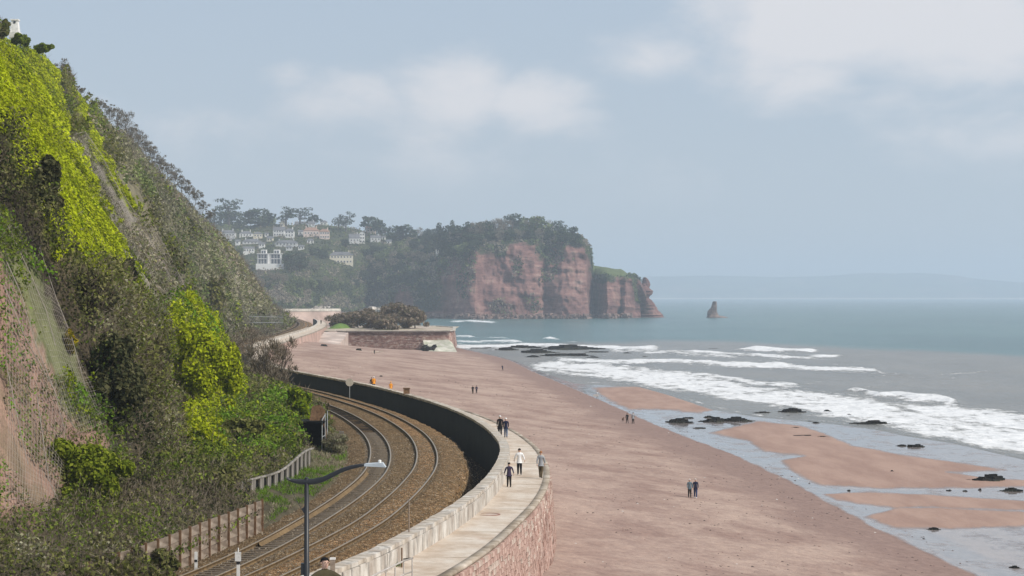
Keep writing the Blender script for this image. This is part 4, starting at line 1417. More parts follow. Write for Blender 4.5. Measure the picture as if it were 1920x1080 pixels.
def far_low_growth():
    A = HA
    n = 70000
    i = R.integers(0, A.shape[0] - 1, n)
    j = R.integers(0, A.shape[1] - 1, n)
    p = A[i, j] + R.normal(0, 1.0, (n, 3)) * np.array([1, 1.5, .5])
    v = HVEG[i, j]
    px, py = proj(p[:, 0], p[:, 1], p[:, 2])
    ivy = np.zeros(n, bool)
    for poly in ([(1015, 455), (1064, 455), (1052, 490), (1036, 530), (1010, 532), (1018, 490)], [(915, 570), (945, 558), (968, 590), (925, 592)], [(985, 560), (1003, 545), (1022, 585), (990, 590)], [(955, 490), (978, 480), (982, 512), (960, 525)],
                 [(870, 470), (900, 466), (893, 500), (872, 570), (850, 540)], [(690, 520), (890, 462), (880, 500), (780, 545), (690, 560)]):
        ivy |= sd_poly(px + fbm(px / 6, py / 9, 2., 2) * 8, py, poly) > 0
    keep = ((v > .5) & (R.random(n) < .75)) | (ivy & (R.random(n) < .8))
    keep &= (px > 380) & (HGRASS[i, j] < .5)
    p, px, py = p[keep], px[keep], py[keep]
    u = fbm(px / 18, py / 12, 3., 3)
    cols = pick('far_green', len(p))
    a, b_ = u > .12, u < -.12
    cols[a] = pick('far_bare', int(a.sum()))
    cols[b_] = pick('far_ever', int(b_.sum()))
    h = R.random(len(p)) * (1.5 + 3 * np.clip(fbm(px / 7, py / 5, 5., 2), 0, 1))
    p = p + np.stack([0 * h, -.4 * h, h], -1)
    link('far_undergrowth', geo_mesh('far_undergrowth', [leaf_quads(p, np.array([[.3, -.7, .6]]) + R.normal(0, .3, p.shape), R.uniform(.7, 1.5, len(p)), cols, .5)]), M['leaf'], kind='stuff')


far_low_growth()


def lump(name, sections, seed, n=18, noise_=.25):
    """rock from stacked cross-sections [(z, cx, cy, rx, ry)]"""
    zs = [s_[0] for s_ in sections]
    zz = np.linspace(zs[0], zs[-1], 34)
    rows = []
    th = np.linspace(0, 2 * math.pi, n, endpoint=False)
    cols = [np.interp(zz, zs, [s_[k] for s_ in sections]) for k in range(1, 5)]
    for k, z in enumerate(zz):
        led = 1 + .10 * vnoise(z / 1.5, seed, 0) + .06 * vnoise(z / .6, seed + 5, 0)
        nz = 1 + noise_ * fbm(np.cos(th) * 1.4 + seed, np.sin(th) * 1.4, z / 6, 3)
        rows.append(np.stack([cols[0][k] + cols[2][k] * np.cos(th) * nz * led, cols[1][k] + cols[3][k] * np.sin(th) * nz * led, np.full(n, z)], -1))
    A = np.stack(rows, 0)
    V = A.reshape(-1, 3)
    f = [tuple(q) for q in grid_faces(len(zz), n, wrap=True)]
    f.append(tuple(range((len(zz) - 1) * n, len(zz) * n)))
    me = bpy.data.meshes.new(name)
    me.from_pydata([tuple(v) for v in V], [], f)
    me.update()
    return me


def build_stacks():
    Y = 1835.0
    k = Y / F
    X = lambda px: (px - 960) * k
    Zp = lambda py: CZ + (HZ - py) * k
    t = thing('sea_arch', 'red rock pillar with a rounded knob on top at the seaward tip of the headland', 'sea arch', (X(1218), Y, 0))
    o = np.array(t.location)
    sec = []
    for py, l, r in ((606, 1199, 1252), (594, 1199, 1244), (584, 1199, 1236), (574, 1198, 1229), (566, 1197, 1223), (558, 1196, 1217), (552, 1195, 1222), (547, 1195, 1225), (541, 1196, 1218), (536, 1198, 1214), (532, 1200, 1210)):
        sec.append((Zp(py), X((l + r) / 2) - o[0], 0, (r - l) / 2 * k, 11))
    me = lump('pillar', sec, 3.3)
    link('pillar', me, M['red_rock'], t)
    sec = []
    for py, l, r in ((542, 1201, 1216), (534, 1203, 1219), (528, 1204, 1218), (523, 1205, 1214), (520, 1207, 1211)):
        sec.append((Zp(py), X((l + r) / 2) - o[0], 0, (r - l) / 2 * k, 5))
    link('knob', lump('knob', sec, 7.1, noise_=.15), M['red_rock'], t)
    # the lintel that joins the pillar to the cliff
    V, fs = [], []
    mb = MB()
    sec = []
    for px, a, b in ((1174, 519, 568), (1184, 520, 564), (1193, 521, 562), (1200, 526, 566), (1209, 540, 575)):
        for th in np.linspace(0, 2 * math.pi, 12, endpoint=False):
            c, s_ = math.cos(th), math.sin(th)
            V.append((X(px) - o[0] + random.uniform(-.5, .5), c * 9 - 6 + (1195 - px) * .25 + random.uniform(-.6, .6), Zp((a + b) / 2) + s_ * (b - a) / 2 * k + random.uniform(-.4, .4)))
    me = bpy.data.meshes.new('lintel')
    me.from_pydata(V, [], [tuple(q) for q in grid_faces(5, 12, wrap=True)])
    link('lintel', me, M['red_rock'], t)
    Y = 1800.0
    k = Y / F
    X = lambda px: (px - 960) * k
    Zp = lambda py: CZ + (HZ - py) * k
    sec = []
    cx = X(1340)
    for py, l, r in ((602, 1322, 1368), (595.5, 1323, 1366), (593.5, 1325, 1361), (592, 1326, 1350), (589, 1327, 1347), (583, 1328, 1345), (581, 1330, 1344.5), (577, 1333, 1344), (572, 1334, 1344), (568, 1335.5, 1344), (565, 1337, 1343.5)):
        sec.append((Zp(py), X((l + r) / 2) - cx, 0, (r - l) / 2 * k, max(3, (r - l) / 2.6 * k)))
    link('sea_stack', lump('sea_stack', sec, 12.4, noise_=.3), M['stack_rock'], label='lone dark rock stack standing in the sea beyond the headland', cat='sea stack', loc=(cx, Y, 0))


M['stack_rock'] = pmat('stack_rock', [(0, (.10, .075, .065)), (1, (.22, .165, .14))], scale=.2, bump=.8, bscale=.5, bdist=1.0)
build_stacks()


def scree():
    """boulders heaped along the foot of the headland"""
    mb = MB()
    for i in range(520):
        px = random.uniform(785, 1182)
        p = head_hit(px, 597)
        s = random.uniform(1.0, 3.2)
        mb.box((p[0] + random.uniform(-2, 2), p[1] - random.uniform(1, 13), random.uniform(0, 3.8) ** 1.0), (s * 1.2, s, s * .8), rz=random.uniform(0, 3), jit=s * .18)
    mb.obj('boulder_scree', pmat('scree_rock', [(0, (.12, .075, .06)), (1, (.26, .18, .15))], scale=.15, bump=.4, bscale=.6, bdist=.5), kind='stuff')
    mb = MB()
    for i in range(90):
        px = random.choice((random.uniform(585, 618), random.uniform(688, 745)))
        Y = random.uniform(1180, 1215)
        mb.box((*P(px, 583, Y)[:2], P(px, random.uniform(576, 586), Y)[2]), (random.uniform(1, 3), 2, random.uniform(.8, 1.8)), rz=random.uniform(0, 3), jit=.4)
    mb.obj('armour_rubble', pmat('pale_rubble', [(0, (.36, .32, .28)), (1, (.58, .53, .47))], scale=.3, bump=.3), kind='stuff')


scree()

# ------------------------------------------------------------------ far coast across the bay
def far_coast():
    px = np.arange(300, 2800, 8.0)
    top = np.interp(px, [300, 1100, 1235, 1330, 1450, 1560, 1640, 1720, 1790, 1850, 1920, 2100, 2800], [528, 524, 518, 517, 520, 516, 512.5, 512, 516, 524, 530, 536, 545])
    top = top + fbm(px / 60, px * 0, 1., 3) * 2
    Y0 = 13500.0
    rows = []
    for t in np.linspace(0, 1, 16):
        Y = Y0 + 900 * t
        py = 564.5 * (1 - t**.8) + top * t**.8
        yy = Y + fbm(px / 40, px * 0 + t * 3, 5., 3) * 200
        z = CZ + (HZ - py) / F * yy
        if t == 0: z = z * 0 - 2
        rows.append(np.stack([(px - 960) / F * yy, yy, z], -1))
    m, nt, out = newmat('far_land')
    pos = N(nt, 'ShaderNodeNewGeometry').outputs['Position']
    n1 = N(nt, 'ShaderNodeTexVoronoi', {'Vector': pos, 'Scale': .006})
    sc_ = N(nt, 'ShaderNodeSeparateColor', {0: n1.outputs['Color']})
    c = ramp(nt, sc_.outputs[0], [(0, (.05, .07, .035)), (.5, (.09, .12, .05)), (.8, (.13, .11, .07)), (1, (.45, .40, .28))], 'CONSTANT')
    z = N(nt, 'ShaderNodeSeparateXYZ', {0: pos}).outputs[2]
    c = mixc(nt, math_(nt, 'SUBTRACT', 1.0, sstep(nt, z, 5.0, 9.0)), c, (.72, .60, .48, 1))
    b = N(nt, 'ShaderNodeBsdfDiffuse', {'Color': c})
    nt.links.new(b.outputs[0], out.inputs[0])
    link('distant_hills', sweep(rows, name='distant_hills', smooth=True), m, kind='structure')


far_coast()

# ------------------------------------------------------------------ the quay-like point with bushes
def build_point():
    zt, zb = 7.9, 1.2
    foot = [(-63, 690), (-22.4, 690), (-20.5, 700), (-22, 770), (-30, 800), (-72, 800)]
    top = [(-63, 691), (-22.8, 691), (-21.2, 700.5), (-23, 769), (-31, 799), (-72, 799)]
    V = [(x, y, zb) for x, y in foot] + [(x, y, zt) for x, y in top]
    n = len(foot)
    me = bpy.data.meshes.new('quay_top')
    # ground of the point, gently domed
    nx, ny = 46, 30
    g = []
    for j in range(ny):
        for i in range(nx):
            u, v = i / (nx - 1), j / (ny - 1)
            x = -74 + (52.2) * u + 1.2 * v * 0
            y = 691.4 + 107 * v
            z = zt - .05 + 1.6 * math.sin(math.pi * min(1, v * 1.3))**2 * math.sin(math.pi * u) * .4
            g.append((x, y, z))
    me.from_pydata(g, [], [tuple(q) for q in grid_faces(ny, nx)])
    link('headland_green', me, pmat('point_ground', [(0, (.38, .30, .24)), (.6, (.46, .38, .30)), (1, (.16, .20, .06))], scale=.12, bump=.2), kind='structure')
    t = thing('quay_wall', 'red and grey rubble stone wall round the bushy point at the far end of the beach', 'quay wall', (-42, 690, 1))
    o = np.array(t.location)
    mb = MB()
    for (x0, y0), (x1, y1), (u0, v0), (u1, v1) in zip(foot[:5], foot[1:], top[:5], top[1:]):
        mb.add([np.array((x0, y0, zb)) - o, np.array((x1, y1, zb)) - o, np.array((u1, v1, zt)) - o, np.array((u0, v0, zt)) - o], [(0, 1, 2, 3)])
    m = pmat('rubble_wall', [(0, (.17, .095, .08)), (.45, (.29, .175, .145)), (.7, (.36, .26, .22)), (1, (.52, .45, .40))], scale=.75, stretch=(.7, .7, 1.8), bump=1.0, bscale=2.2, bdist=.4, big=.35, bigscale=.08, detail=7)
    mb.obj('wall_face', m, t)
    st = MB()
    for r_ in range(15):
        z = zb + .6 + r_ * .42
        x = -62.5 + random.uniform(0, 1)
        while x < -23.2:
            L = random.uniform(.5, 1.1)
            st.box((x + L / 2 - o[0], 690 + (z - zb) / (zt - zb) * 1.0 - .05 - random.uniform(0, .12) - o[1], z - o[2]), (L * .94, .3, .38), jit=.05)
            x += L
    st.obj('rubble_course', m, t, kind='stuff')
    mb = MB()
    for (x0, y0), (x1, y1) in zip(top[:5], top[1:]):
        L = math.hypot(x1 - x0, y1 - y0)
        mb.box(((x0 + x1) / 2 - o[0], (y0 + y1) / 2 - .3 - o[1], zt + .1 - o[2]), (L + .4, 1.2, .35), rz=math.atan2(y1 - y0, x1 - x0))
    mb.obj('coping', M['concrete'], t)
    mb = MB()
    mb.box((-42.5 - o[0], 690.15 - o[1], zt - .32 - o[2]), (40.5, .5, .3))
    mb.obj('drip_course', flat('dark_course', (.10, .075, .07)), t)
    # sloping concrete apron at the seaward corner
    mb = MB()
    k = 690 / F
    X = lambda px, Y=686: (px - 960) / F * Y
    V = [(X(790), 690, 1.0), (X(860, 676), 676, -.3), (X(856), 700, -.3), (X(800, 676), 676, 0.2), (X(792), 690, 4.6), (X(840), 690, 4.8), (X(842), 699, 4.8), (X(795), 699, 4.6)]
    mb.add(V, [(0, 3, 4), (3, 1, 5, 4), (1, 2, 6, 5), (4, 5, 6, 7), (0, 4, 7), (0, 7, 2), (0, 2, 1, 3)])
    mb.obj('concrete_apron', pmat('weedy_concrete', [(0, (.30, .32, .22)), (.5, (.45, .44, .36)), (1, (.58, .55, .48))], scale=.4, bump=.3), label='sloping weed-stained concrete apron at the seaward corner of the quay wall', cat='apron')
    rk = MB()
    # ramp from the path to the beach
    mb = MB()
    a, b = path_out(600.), path_out(660.)
    mb.add([(a + .2, 575, 2.2), (a + 7, 580, 1.8), (b + 8.0, 676, zt - .3), (b - .5, 676, zt), (a + .2, 575, 1), (a + 7, 580, 1), (b + 8, 676, 1), (b - .5, 676, 1)],
           [(0, 1, 2, 3), (1, 0, 4, 5), (2, 1, 5, 6), (3, 2, 6, 7)])
    mb.obj('beach_ramp', pmat('ramp_concrete', [(0, (.42, .32, .27)), (1, (.55, .46, .40))], scale=.3, bump=.2), label='pale sandy ramp running down from the path beside the quay wall', cat='ramp')
    # grass mound at the landward end
    mb = MB()
    V, nn = [], 20
    cx, cy = P(640, 608, 735)[:2]
    for r_ in range(8):
        t_ = r_ / 7
        for k_ in range(nn):
            th = 2 * math.pi * k_ / nn
            V.append((cx + (1 - t_) * 5.6 * math.cos(th), cy + (1 - t_) * 9 * math.sin(th), zt - .3 + 2.5 * math.sin(t_ * math.pi / 2)))
    mb.add(V, [tuple(q) for q in grid_faces(8, nn, wrap=True)])
    mb.obj('grass_mound', pmat('mown_grass', [(0, (.09, .16, .03)), (1, (.15, .24, .05))], scale=.6, bump=.4), kind='structure', smooth=True)
    # pale sea wall in the next bay
    Y = np.linspace(0, 1, 30)
    x = -150 + 48 * Y
    y = 1120 - 20 * Y + 40 * Y * Y
    rows = [np.stack([x + .6 * a_, y - a_, np.full_like(x, z)], -1) for a_, z in ((2.2, 4), (1.0, 9.5), (.6, 12.0))]
    t = thing('far_sea_wall', 'low pinkish sea wall with a pale top in the next bay beyond the tracks', 'sea wall', (-126, 1110, 4))
    o = np.array(t.location)
    link('wall_face', sweep([r - o for r in rows], name='wall_face'), M['pink_wall'], t)
    rows = [np.stack([x + .4 * a_, y - a_, np.full_like(x, z)], -1) - o for a_, z in ((1.0, 11.5), (1.1, 12.9), (-1.5, 13.0), (-9, 13.0))]
    link('wall_top', sweep(rows, name='wall_top'), M['concrete'], t)


M['pink_wall'] = pmat('pink_wall', [(0, (.36, .26, .22)), (1, (.50, .385, .33))], scale=.12, bump=.3, bscale=.5, bdist=.3)
build_point()

# land under everything that the other sheets leave open: low shore behind the point and under the railway
def base_ground():
    Y = np.geomspace(45, 1700, 160)
    rows = []
    xr = np.where(Y < 900, path_out(np.minimum(Y, 900.)) - 1.0, np.interp(Y, [900, 1100, 1300, 1700], [-90, -100, -130, -190]))
    for k in np.linspace(0, 1, 10):
        x = xr - 1.2 * k * 260
        z = np.interp(Y, [45, 800, 1000, 1700], [4, 4, 3.5, 3.0]) + 0 * x - .5 * (k == 0)
        rows.append(np.stack([x, Y, z], -1))
    link('ground', sweep(rows, name='ground', smooth=True), pmat('ground_soil', [(0, (.28, .20, .16)), (1, (.38, .28, .22))], scale=.1, bump=.2), kind='structure')


base_ground()

# ------------------------------------------------------------------ haze
def build_haze():
    x0, x1, y0, y1, z0, z1 = -6200, 9400, -260, 15800, -6.0, 260.0
    mb = MB().box(((x0 + x1) / 2, (y0 + y1) / 2, (z0 + z1) / 2), (x1 - x0, y1 - y0, z1 - z0))
    m, nt, out = newmat('haze_air')
    v = N(nt, 'ShaderNodeVolumePrincipled', {'Color': (.76, .87, 1.0, 1), 'Density': HAZE, 'Anisotropy': 0.15})
    nt.links.new(v.outputs[0], out.inputs['Volume'])
    mb.obj('haze', m, kind='stuff')


HAZE = 0.000175
build_haze()

# ------------------------------------------------------------------ trees on the far hill
def far_tree_protos():
    out = {}
    for k in range(3):
        L = crown_lobes(12, 10, 10, seed=20 + k)
        out['round_%d' % k] = (crown_mesh('crown', L, 620, .62, 'far_ever', twigs=0), MB().tube([(0, 0, -2), (0, 0, 5)], [.5, .3], 5).mesh('trunk'))
        L = crown_lobes(11, 11, 9, seed=40 + k)
        out['bare_%d' % k] = (crown_mesh('crown', L, 120, .45, 'far_bare', twigs=620, tpal='far_bare', tl=2.0, tw=.13), branch_mesh('trunk', 11, .6, .35, seed=k + 3, levels=2))
        L = crown_lobes(11, 9, 9, seed=60 + k)
        out['green_%d' % k] = (crown_mesh('crown', L, 560, .6, 'far_green', twigs=60, tpal='far_bare', tl=1.6, tw=.1), MB().tube([(0, 0, -2), (0, 0, 4.5)], [.45, .3], 5).mesh('trunk'))
        L = [((0, 0, z), (3.4 * (1 - z / 17) + .5, 3.4 * (1 - z / 17) + .5, 1.3)) for z in np.arange(2.5, 16, 1.5)]
        out['conifer_%d' % k] = (crown_mesh('crown', L, 620, .55, 'far_ever'), MB().tube([(0, 0, -2), (0, 0, 14)], [.45, .12], 5).mesh('trunk'))
        rs = random.Random(80 + k)
        L = [((rs.uniform(-4.5, 4.5), rs.uniform(-3, 3), rs.uniform(5.0, 12)), (rs.uniform(2.0, 3.6), rs.uniform(2.0, 3.4), rs.uniform(.8, 1.5))) for _ in range(12)]
        tb = MB().tube([(0, 0, -2), (.3, 0, 5), (0, 0, 9)], [.55, .42, .3], 6)
        for (c, r_) in L[:6]:
            tb.tube([(0.2, 0, 5.5), (c[0] * .6, c[1] * .6, c[2] - 1.6), c], [.25, .16, .08], 4, cap=False)
        out['pine_%d' % k] = (crown_mesh('crown', L, 560, .5, 'far_ever'), tb.mesh('trunk'))
    for a, b in out.values():
        a.materials.append(M['leaf'])
        b.materials.append(M['bark'])
    return out


FT = far_tree_protos()


def plant(kind, pos, h, name, label, group, rz=None, wide=1.0):
    base = {'round': 10.5, 'bare': 11.5, 'green': 9.5, 'conifer': 16.5, 'pine': 13.0}[kind]
    a, b = FT['%s_%d' % (kind, random.randrange(3))]
    s = h / base
    t = thing(name, label, 'tree', pos, rz if rz is not None else random.uniform(0, 6.28), group, (s * wide, s * wide, s))
    link('crown', a, None, t)
    link('trunk', b, None, t)
    return t



ORD = ['first', 'second', 'third', 'fourth', 'fifth', 'sixth', 'seventh', 'eighth', 'ninth', 'tenth', 'eleventh', 'twelfth', 'thirteenth', 'fourteenth', 'fifteenth', 'sixteenth', 'seventeenth', 'eighteenth', 'nineteenth', 'twentieth']


def far_trees():
    # crest of the headland: dark conifers at the landward end, bare and evergreen crowns towards the sea
    TN = {'round': 'evergreen_tree', 'bare': 'bare_tree', 'green': 'leafy_tree', 'conifer': 'conifer_tree', 'pine': 'pine_tree'}
    def at(kind, px, py_top, py_base, label, group, wide=1.0):
        p = head_hit(px, py_base)
        k = p[1] / F
        h = max(4, (py_base - py_top) * k)
        pos = np.array([(px - 960) * k, p[1], p[2] - .5])
        plant(kind, pos, h + .5, TN[kind], label, group, wide=wide)
    at('conifer', 823, 413, 466, 'tall dark conifer at the very landward edge of the headland wood', None, 1.25)
    at('conifer', 848, 411, 462, 'tall dark conifer in the wood on the headland just above the white cottage', None, 1.35)
    at('pine', 961, 398, 446, 'highest pine crown standing above the wood on top of the red headland', None)
    at('round', 1076, 430, 460, 'dark rounded evergreen at the seaward end of the headland wood', None, 1.0)
    at('pine', 1046, 411, 452, 'dark layered pine near the seaward end of the headland wood', None, 1.1)
    spec = [(840, 420, 460, 'round'), (866, 418, 462, 'round'), (885, 411, 455, 'round'), (900, 409, 452, 'bare'), (915, 407, 450, 'round'), (930, 404, 448, 'bare'), (945, 405, 446, 'bare'), (975, 407, 446, 'round'), (990, 406, 446, 'green'),
            (1003, 404, 446, 'bare'), (1016, 406, 447, 'green'), (1030, 412, 449, 'bare'), (1060, 421, 456, 'round'), (858, 428, 470, 'bare'), (878, 430, 468, 'round'), (898, 432, 462, 'round'), (918, 428, 456, 'round'), (938, 428, 454, 'bare'),
            (955, 425, 452, 'round'), (972, 428, 452, 'bare'), (992, 428, 452, 'round'), (1010, 428, 452, 'bare'), (1030, 430, 453, 'round'), (1050, 432, 456, 'green'), (835, 445, 482, 'round'), (852, 450, 486, 'round'), (870, 450, 480, 'green'), (888, 448, 470, 'round'),
            (905, 444, 462, 'bare'), (845, 432, 472, 'round'), (1085, 440, 458, 'green'), (1066, 440, 458, 'bare')]
    LB = {'round': ('dark evergreen crown', 'evergreens of the headland wood'), 'bare': ('grey bare crown', 'bare trees of the headland wood'), 'green': ('pale green crown', 'leafy trees of the headland wood')}
    for back in (True, False):
        row = sorted([q for q in spec if (q[1] < 424) == back])
        seen = {}
        for px, a, b, k in row:
            seen[k] = seen.get(k, 0) + 1
            at(k, px, a, b, '%s %s from the landward end in the %s row of the headland wood' % (ORD[seen[k] - 1], LB[k][0], 'skyline' if back else 'front'), LB[k][1], wide=random.uniform(.95, 1.25))
    # crest of the hill behind the houses
    at('pine', 429, 369, 425, 'flat-topped umbrella pine standing highest on the hill crest', None, 1.2)
    at('round', 412, 387, 430, 'broad dark evergreen below the umbrella pine at the cliff edge', None, 1.5)
    at('round', 448, 392, 428, 'dark evergreen beside the umbrella pine above the white bungalows', None, 1.3)
    at('round', 486, 383, 424, 'large dark dome of evergreen left of the cedar pair on the crest', None, 1.5)
    at('green', 500, 398, 430, 'pale green leafy tree in front of the large evergreen dome', None, 1.1)
    at('pine', 536, 387, 425, 'dark spreading cedar behind the gabled white houses, the left of a pair', None, 1.25)
    at('pine', 563, 388, 422, 'dark spreading cedar behind the gabled white houses, the right of a pair', None, 1.4)
    at('pine', 634, 401, 432, 'open umbrella pine on the crest, the shorter of two side by side', None, .9)
    at('pine', 648, 396, 434, 'open umbrella pine on the crest, the taller of two side by side', None, .95)
    at('round', 695, 403, 436, 'tall rounded evergreen behind the pink and white house', None, 1.5)
    at('round', 713, 413, 442, 'lower evergreen at the right shoulder of the tall rounded evergreen', None, 1.2)
    at('round', 756, 419, 452, 'broad evergreen mound on the skyline between the houses and the headland wood', None, 1.9)
    at('round', 735, 430, 456, 'small dark evergreen left of the broad evergreen mound', None, 1.1)
    at('bare', 785, 424, 458, 'pale bare tree on the skyline right of the broad evergreen mound', None, 1.3)
    at('round', 588, 402, 423, 'clipped dark tree standing among the roofs of the upper houses', None, 1.3)
    # hillside trees between the houses
    LBN = {}
    rs = random.Random(5)
    houses = [(411, 474), (447, 500), (512, 600), (600, 660)]
    def busy(px, py):
        for (x0, x1, y0, y1) in HOUSE_RECTS:
            if x0 - 7 < px < x1 + 7 and y0 - 2 < py < y1 + 16:
                return True
        return False
    n = 0
    while n < 120:
        px, py = rs.uniform(400, 850), rs.uniform(436, 560)
        lo = np.interp(px, [400, 530, 660, 690, 850], [540, 545, 545, 530, 492])
        if py > lo or busy(px, py): continue
        u = float(fbm(px / 40, py / 25, 1.0, 2))
        k = 'bare' if u > .10 else ('green' if u < -.25 else rs.choice(['round', 'round', 'bare', 'green']))
        if px > 660: k = rs.choice(['bare', 'bare', 'round', 'round', 'green'])
        p = head_hit(px, py)
        hx = min(HOUSES, key=lambda h: ((h[0] + h[1]) / 2 - px)**2 + ((h[3] - py) * 1.6)**2)
        dx, dy = px - (hx[0] + hx[1]) / 2, py - hx[3]
        dd = math.hypot(dx, dy)
        near = 'just' if dd < 22 else ('some way' if dd < 50 else ('well' if dd < 90 else 'far'))
        sec = int(round(math.atan2(dy, dx) / (math.pi / 4))) % 8
        side = ('right of', 'below and right of', 'below', 'below and left of', 'left of', 'above and left of', 'above', 'above and right of')[sec]
        kd = {'bare': 'bare brown tree', 'round': 'dark evergreen', 'green': 'fresh green tree'}[k]
        short = ' '.join(hx[-1].split()[:5])
        lb = '%s %s %s the %s' % (kd, near, side, short)
        if len(lb.split()) > 13: lb = '%s %s %s the %s' % (kd, near, side, ' '.join(hx[-1].split()[:3]))
        used = LBN.get(lb, 0)
        LBN[lb] = used + 1
        if used: lb = '%s %s' % (('another', 'a third', 'a fourth', 'a fifth', 'a sixth', 'a seventh', 'one more', 'yet another', 'one more', 'one more', 'one more', 'one more', 'one more', 'one more', 'one more', 'one more')[min(used - 1, 15)], lb)
        lab = (lb, {'bare': 'bare trees on the hillside', 'round': 'evergreens on the hillside', 'green': 'leafy trees on the hillside'}[k])
        plant(k, p - np.array([0, 0, .6]), rs.uniform(6, 12.5) * (1 if py > 450 else .8), TN[k], lab[0], lab[1], wide=rs.uniform(.9, 1.4))
        n += 1
    for px, py, h, w in ((548, 508, 22, 1.0), (562, 512, 17, 1.2)):
        p = head_hit(px, py)
        plant('round', p, h, 'evergreen_tree', 'big dark evergreen right beside the white modern apartment block, %s' % ('the taller one' if h > 20 else 'the lower one'), None, wide=w)


# ------------------------------------------------------------------ houses on the hill
HOUSES = [  # x0, x1, y_eave, y_base, roof height px, wall, roof, kind, columns, rows, label
    (440, 456, 420, 428, 0, 'cream_render', 'slate', 'flat', 3, 1, 'small cream box house alone below the umbrella pine'),
    (411, 441, 436, 445, 5, 'grey_render', 'slate', 'hip', 5, 1, 'long low house with a grey roof nearest the cliff edge'),
    (449, 473, 437, 445, 4, 'white_render', 'slate', 'hip', 4, 1, 'white bungalow with a hipped roof left of the gabled houses'),
    (475, 492, 438, 446, 3, 'cream_render', 'slate', 'hip', 3, 1, 'cream bungalow beside the white hipped bungalow'),
    (496, 503, 438, 443, 2, 'white_render', 'slate', 'gable', 1, 1, 'tiny white outbuilding right of the cream bungalow'),
    (512, 533, 431, 443, 6, 'white_render', 'slate', 'gable', 4, 2, 'tall white house with a grey pitched roof at the left of the upper row'),
    (534, 551, 433, 444, 5, 'white_render', 'slate', 'hip', 3, 2, 'white two storey house in the middle of the upper row'),
    (525, 533, 418, 426, 5, 'cream_render', 'slate', 'gablefront', 1, 1, 'cream gable end rising behind the tall white house'),
    (553, 575, 422, 433, 7, 'grey_render', 'slate', 'gable', 4, 1, 'grey gabled house beside the thin white chimney stack'),
    (569, 599, 432, 443, 6, 'pink_render', 'red_tile', 'hip', 5, 1, 'long pinkish house with a reddish tiled roof in the upper row'),
    (599, 618, 434, 448, 5, 'pink_render', 'red_tile', 'hip', 4, 2, 'two storey pink house right of the long pinkish house'),
    (456, 477, 465, 474, 3, 'white_render', 'slate', 'gable', 4, 1, 'white cottage just left above the modern apartment block'),
    (485, 496, 457, 463, 3, 'white_render', 'slate', 'gable', 2, 1, 'small white cottage directly above the modern apartment block'),
    (455, 490, 453, 458, 5, 'grey_render', 'slate', 'hip', 5, 1, 'long grey roofed terrace in the middle of the slope'),
    (515, 557, 455, 461, 5, 'grey_render', 'slate', 'hip', 6, 1, 'long blue grey roofed house under the upper row'),
    (425, 433, 448, 452, 1, 'white_render', 'slate', 'gable', 1, 1, 'tiny white hut near the cliff edge below the long low house'),
    (618, 662, 478, 495, 6, 'cream_render', 'slate', 'hip', 7, 2, 'cream manor house with chimneys standing alone on the slope'),
    (674, 684, 437, 456, 3, 'white_render', 'slate', 'gablefront', 2, 3, 'narrow white tower house with a steep front gable'),
    (655, 674, 446, 456, 8, 'grey_render', 'slate', 'gable', 3, 1, 'grey roofed wing left of the narrow white tower house'),
    (687, 705, 428, 437, 4, 'pink_render', 'red_tile', 'gable', 3, 1, 'pink house with a red roof below the tall rounded evergreen'),
    (635, 645, 425, 434, 3, 'white_render', 'slate', 'gable', 2, 1, 'white house under the two umbrella pines'),
    (695, 714, 445, 453, 4, 'grey_render', 'slate', 'gable', 3, 1, 'greyish house half hidden right of the narrow white tower house'),
    (559, 567, 434, 441, 3, 'white_render', 'slate', 'gable', 1, 1, 'small white house squeezed between grey gabled house and pink house'),
    (578, 590, 419, 426, 4, 'grey_render', 'slate', 'gable', 2, 1, 'grey house behind the long pinkish house on the crest'),
    (600, 613, 416, 424, 3, 'white_render', 'slate', 'hip', 2, 1, 'white house on the crest above the two storey pink house'),
    (660, 671, 432, 440, 3, 'white_render', 'slate', 'gable', 2, 1, 'white house right of the umbrella pines and above the tower house'),
    (716, 723, 444, 449, 2, 'white_render', 'slate', 'gable', 1, 1, 'tiny white house at the right end of the upper houses'),
    (559, 570, 462, 468, 3, 'white_render', 'slate', 'gable', 2, 1, 'white cottage right of the modern apartment block roof line'),
    (536, 548, 463, 468, 3, 'grey_render', 'slate', 'hip', 2, 1, 'grey bungalow just right of the modern apartment block'),
    (441, 449, 452, 458, 3, 'white_render', 'slate', 'gable', 1, 1, 'white gabled house between the cliff edge and the long terrace'),
    (500, 511, 446, 452, 3, 'cream_render', 'slate', 'gable', 2, 1, 'cream house under the tiny white outbuilding'),
    (724, 733, 452, 458, 3, 'white_render', 'slate', 'gable', 1, 1, 'white house lowest at the right among the woodland trees'),
    (576, 588, 450, 456, 3, 'white_render', 'slate', 'hip', 2, 1, 'white bungalow below the long pinkish house'),
    (817, 832, 466, 476, 4, 'white_render', 'slate', 'gable', 3, 1, 'white cottage at the foot of the dark conifers on the headland'),
]
HOUSE_RECTS = [(h[0], h[1], h[2], h[3]) for h in HOUSES] + [(477, 535, 468, 506)]


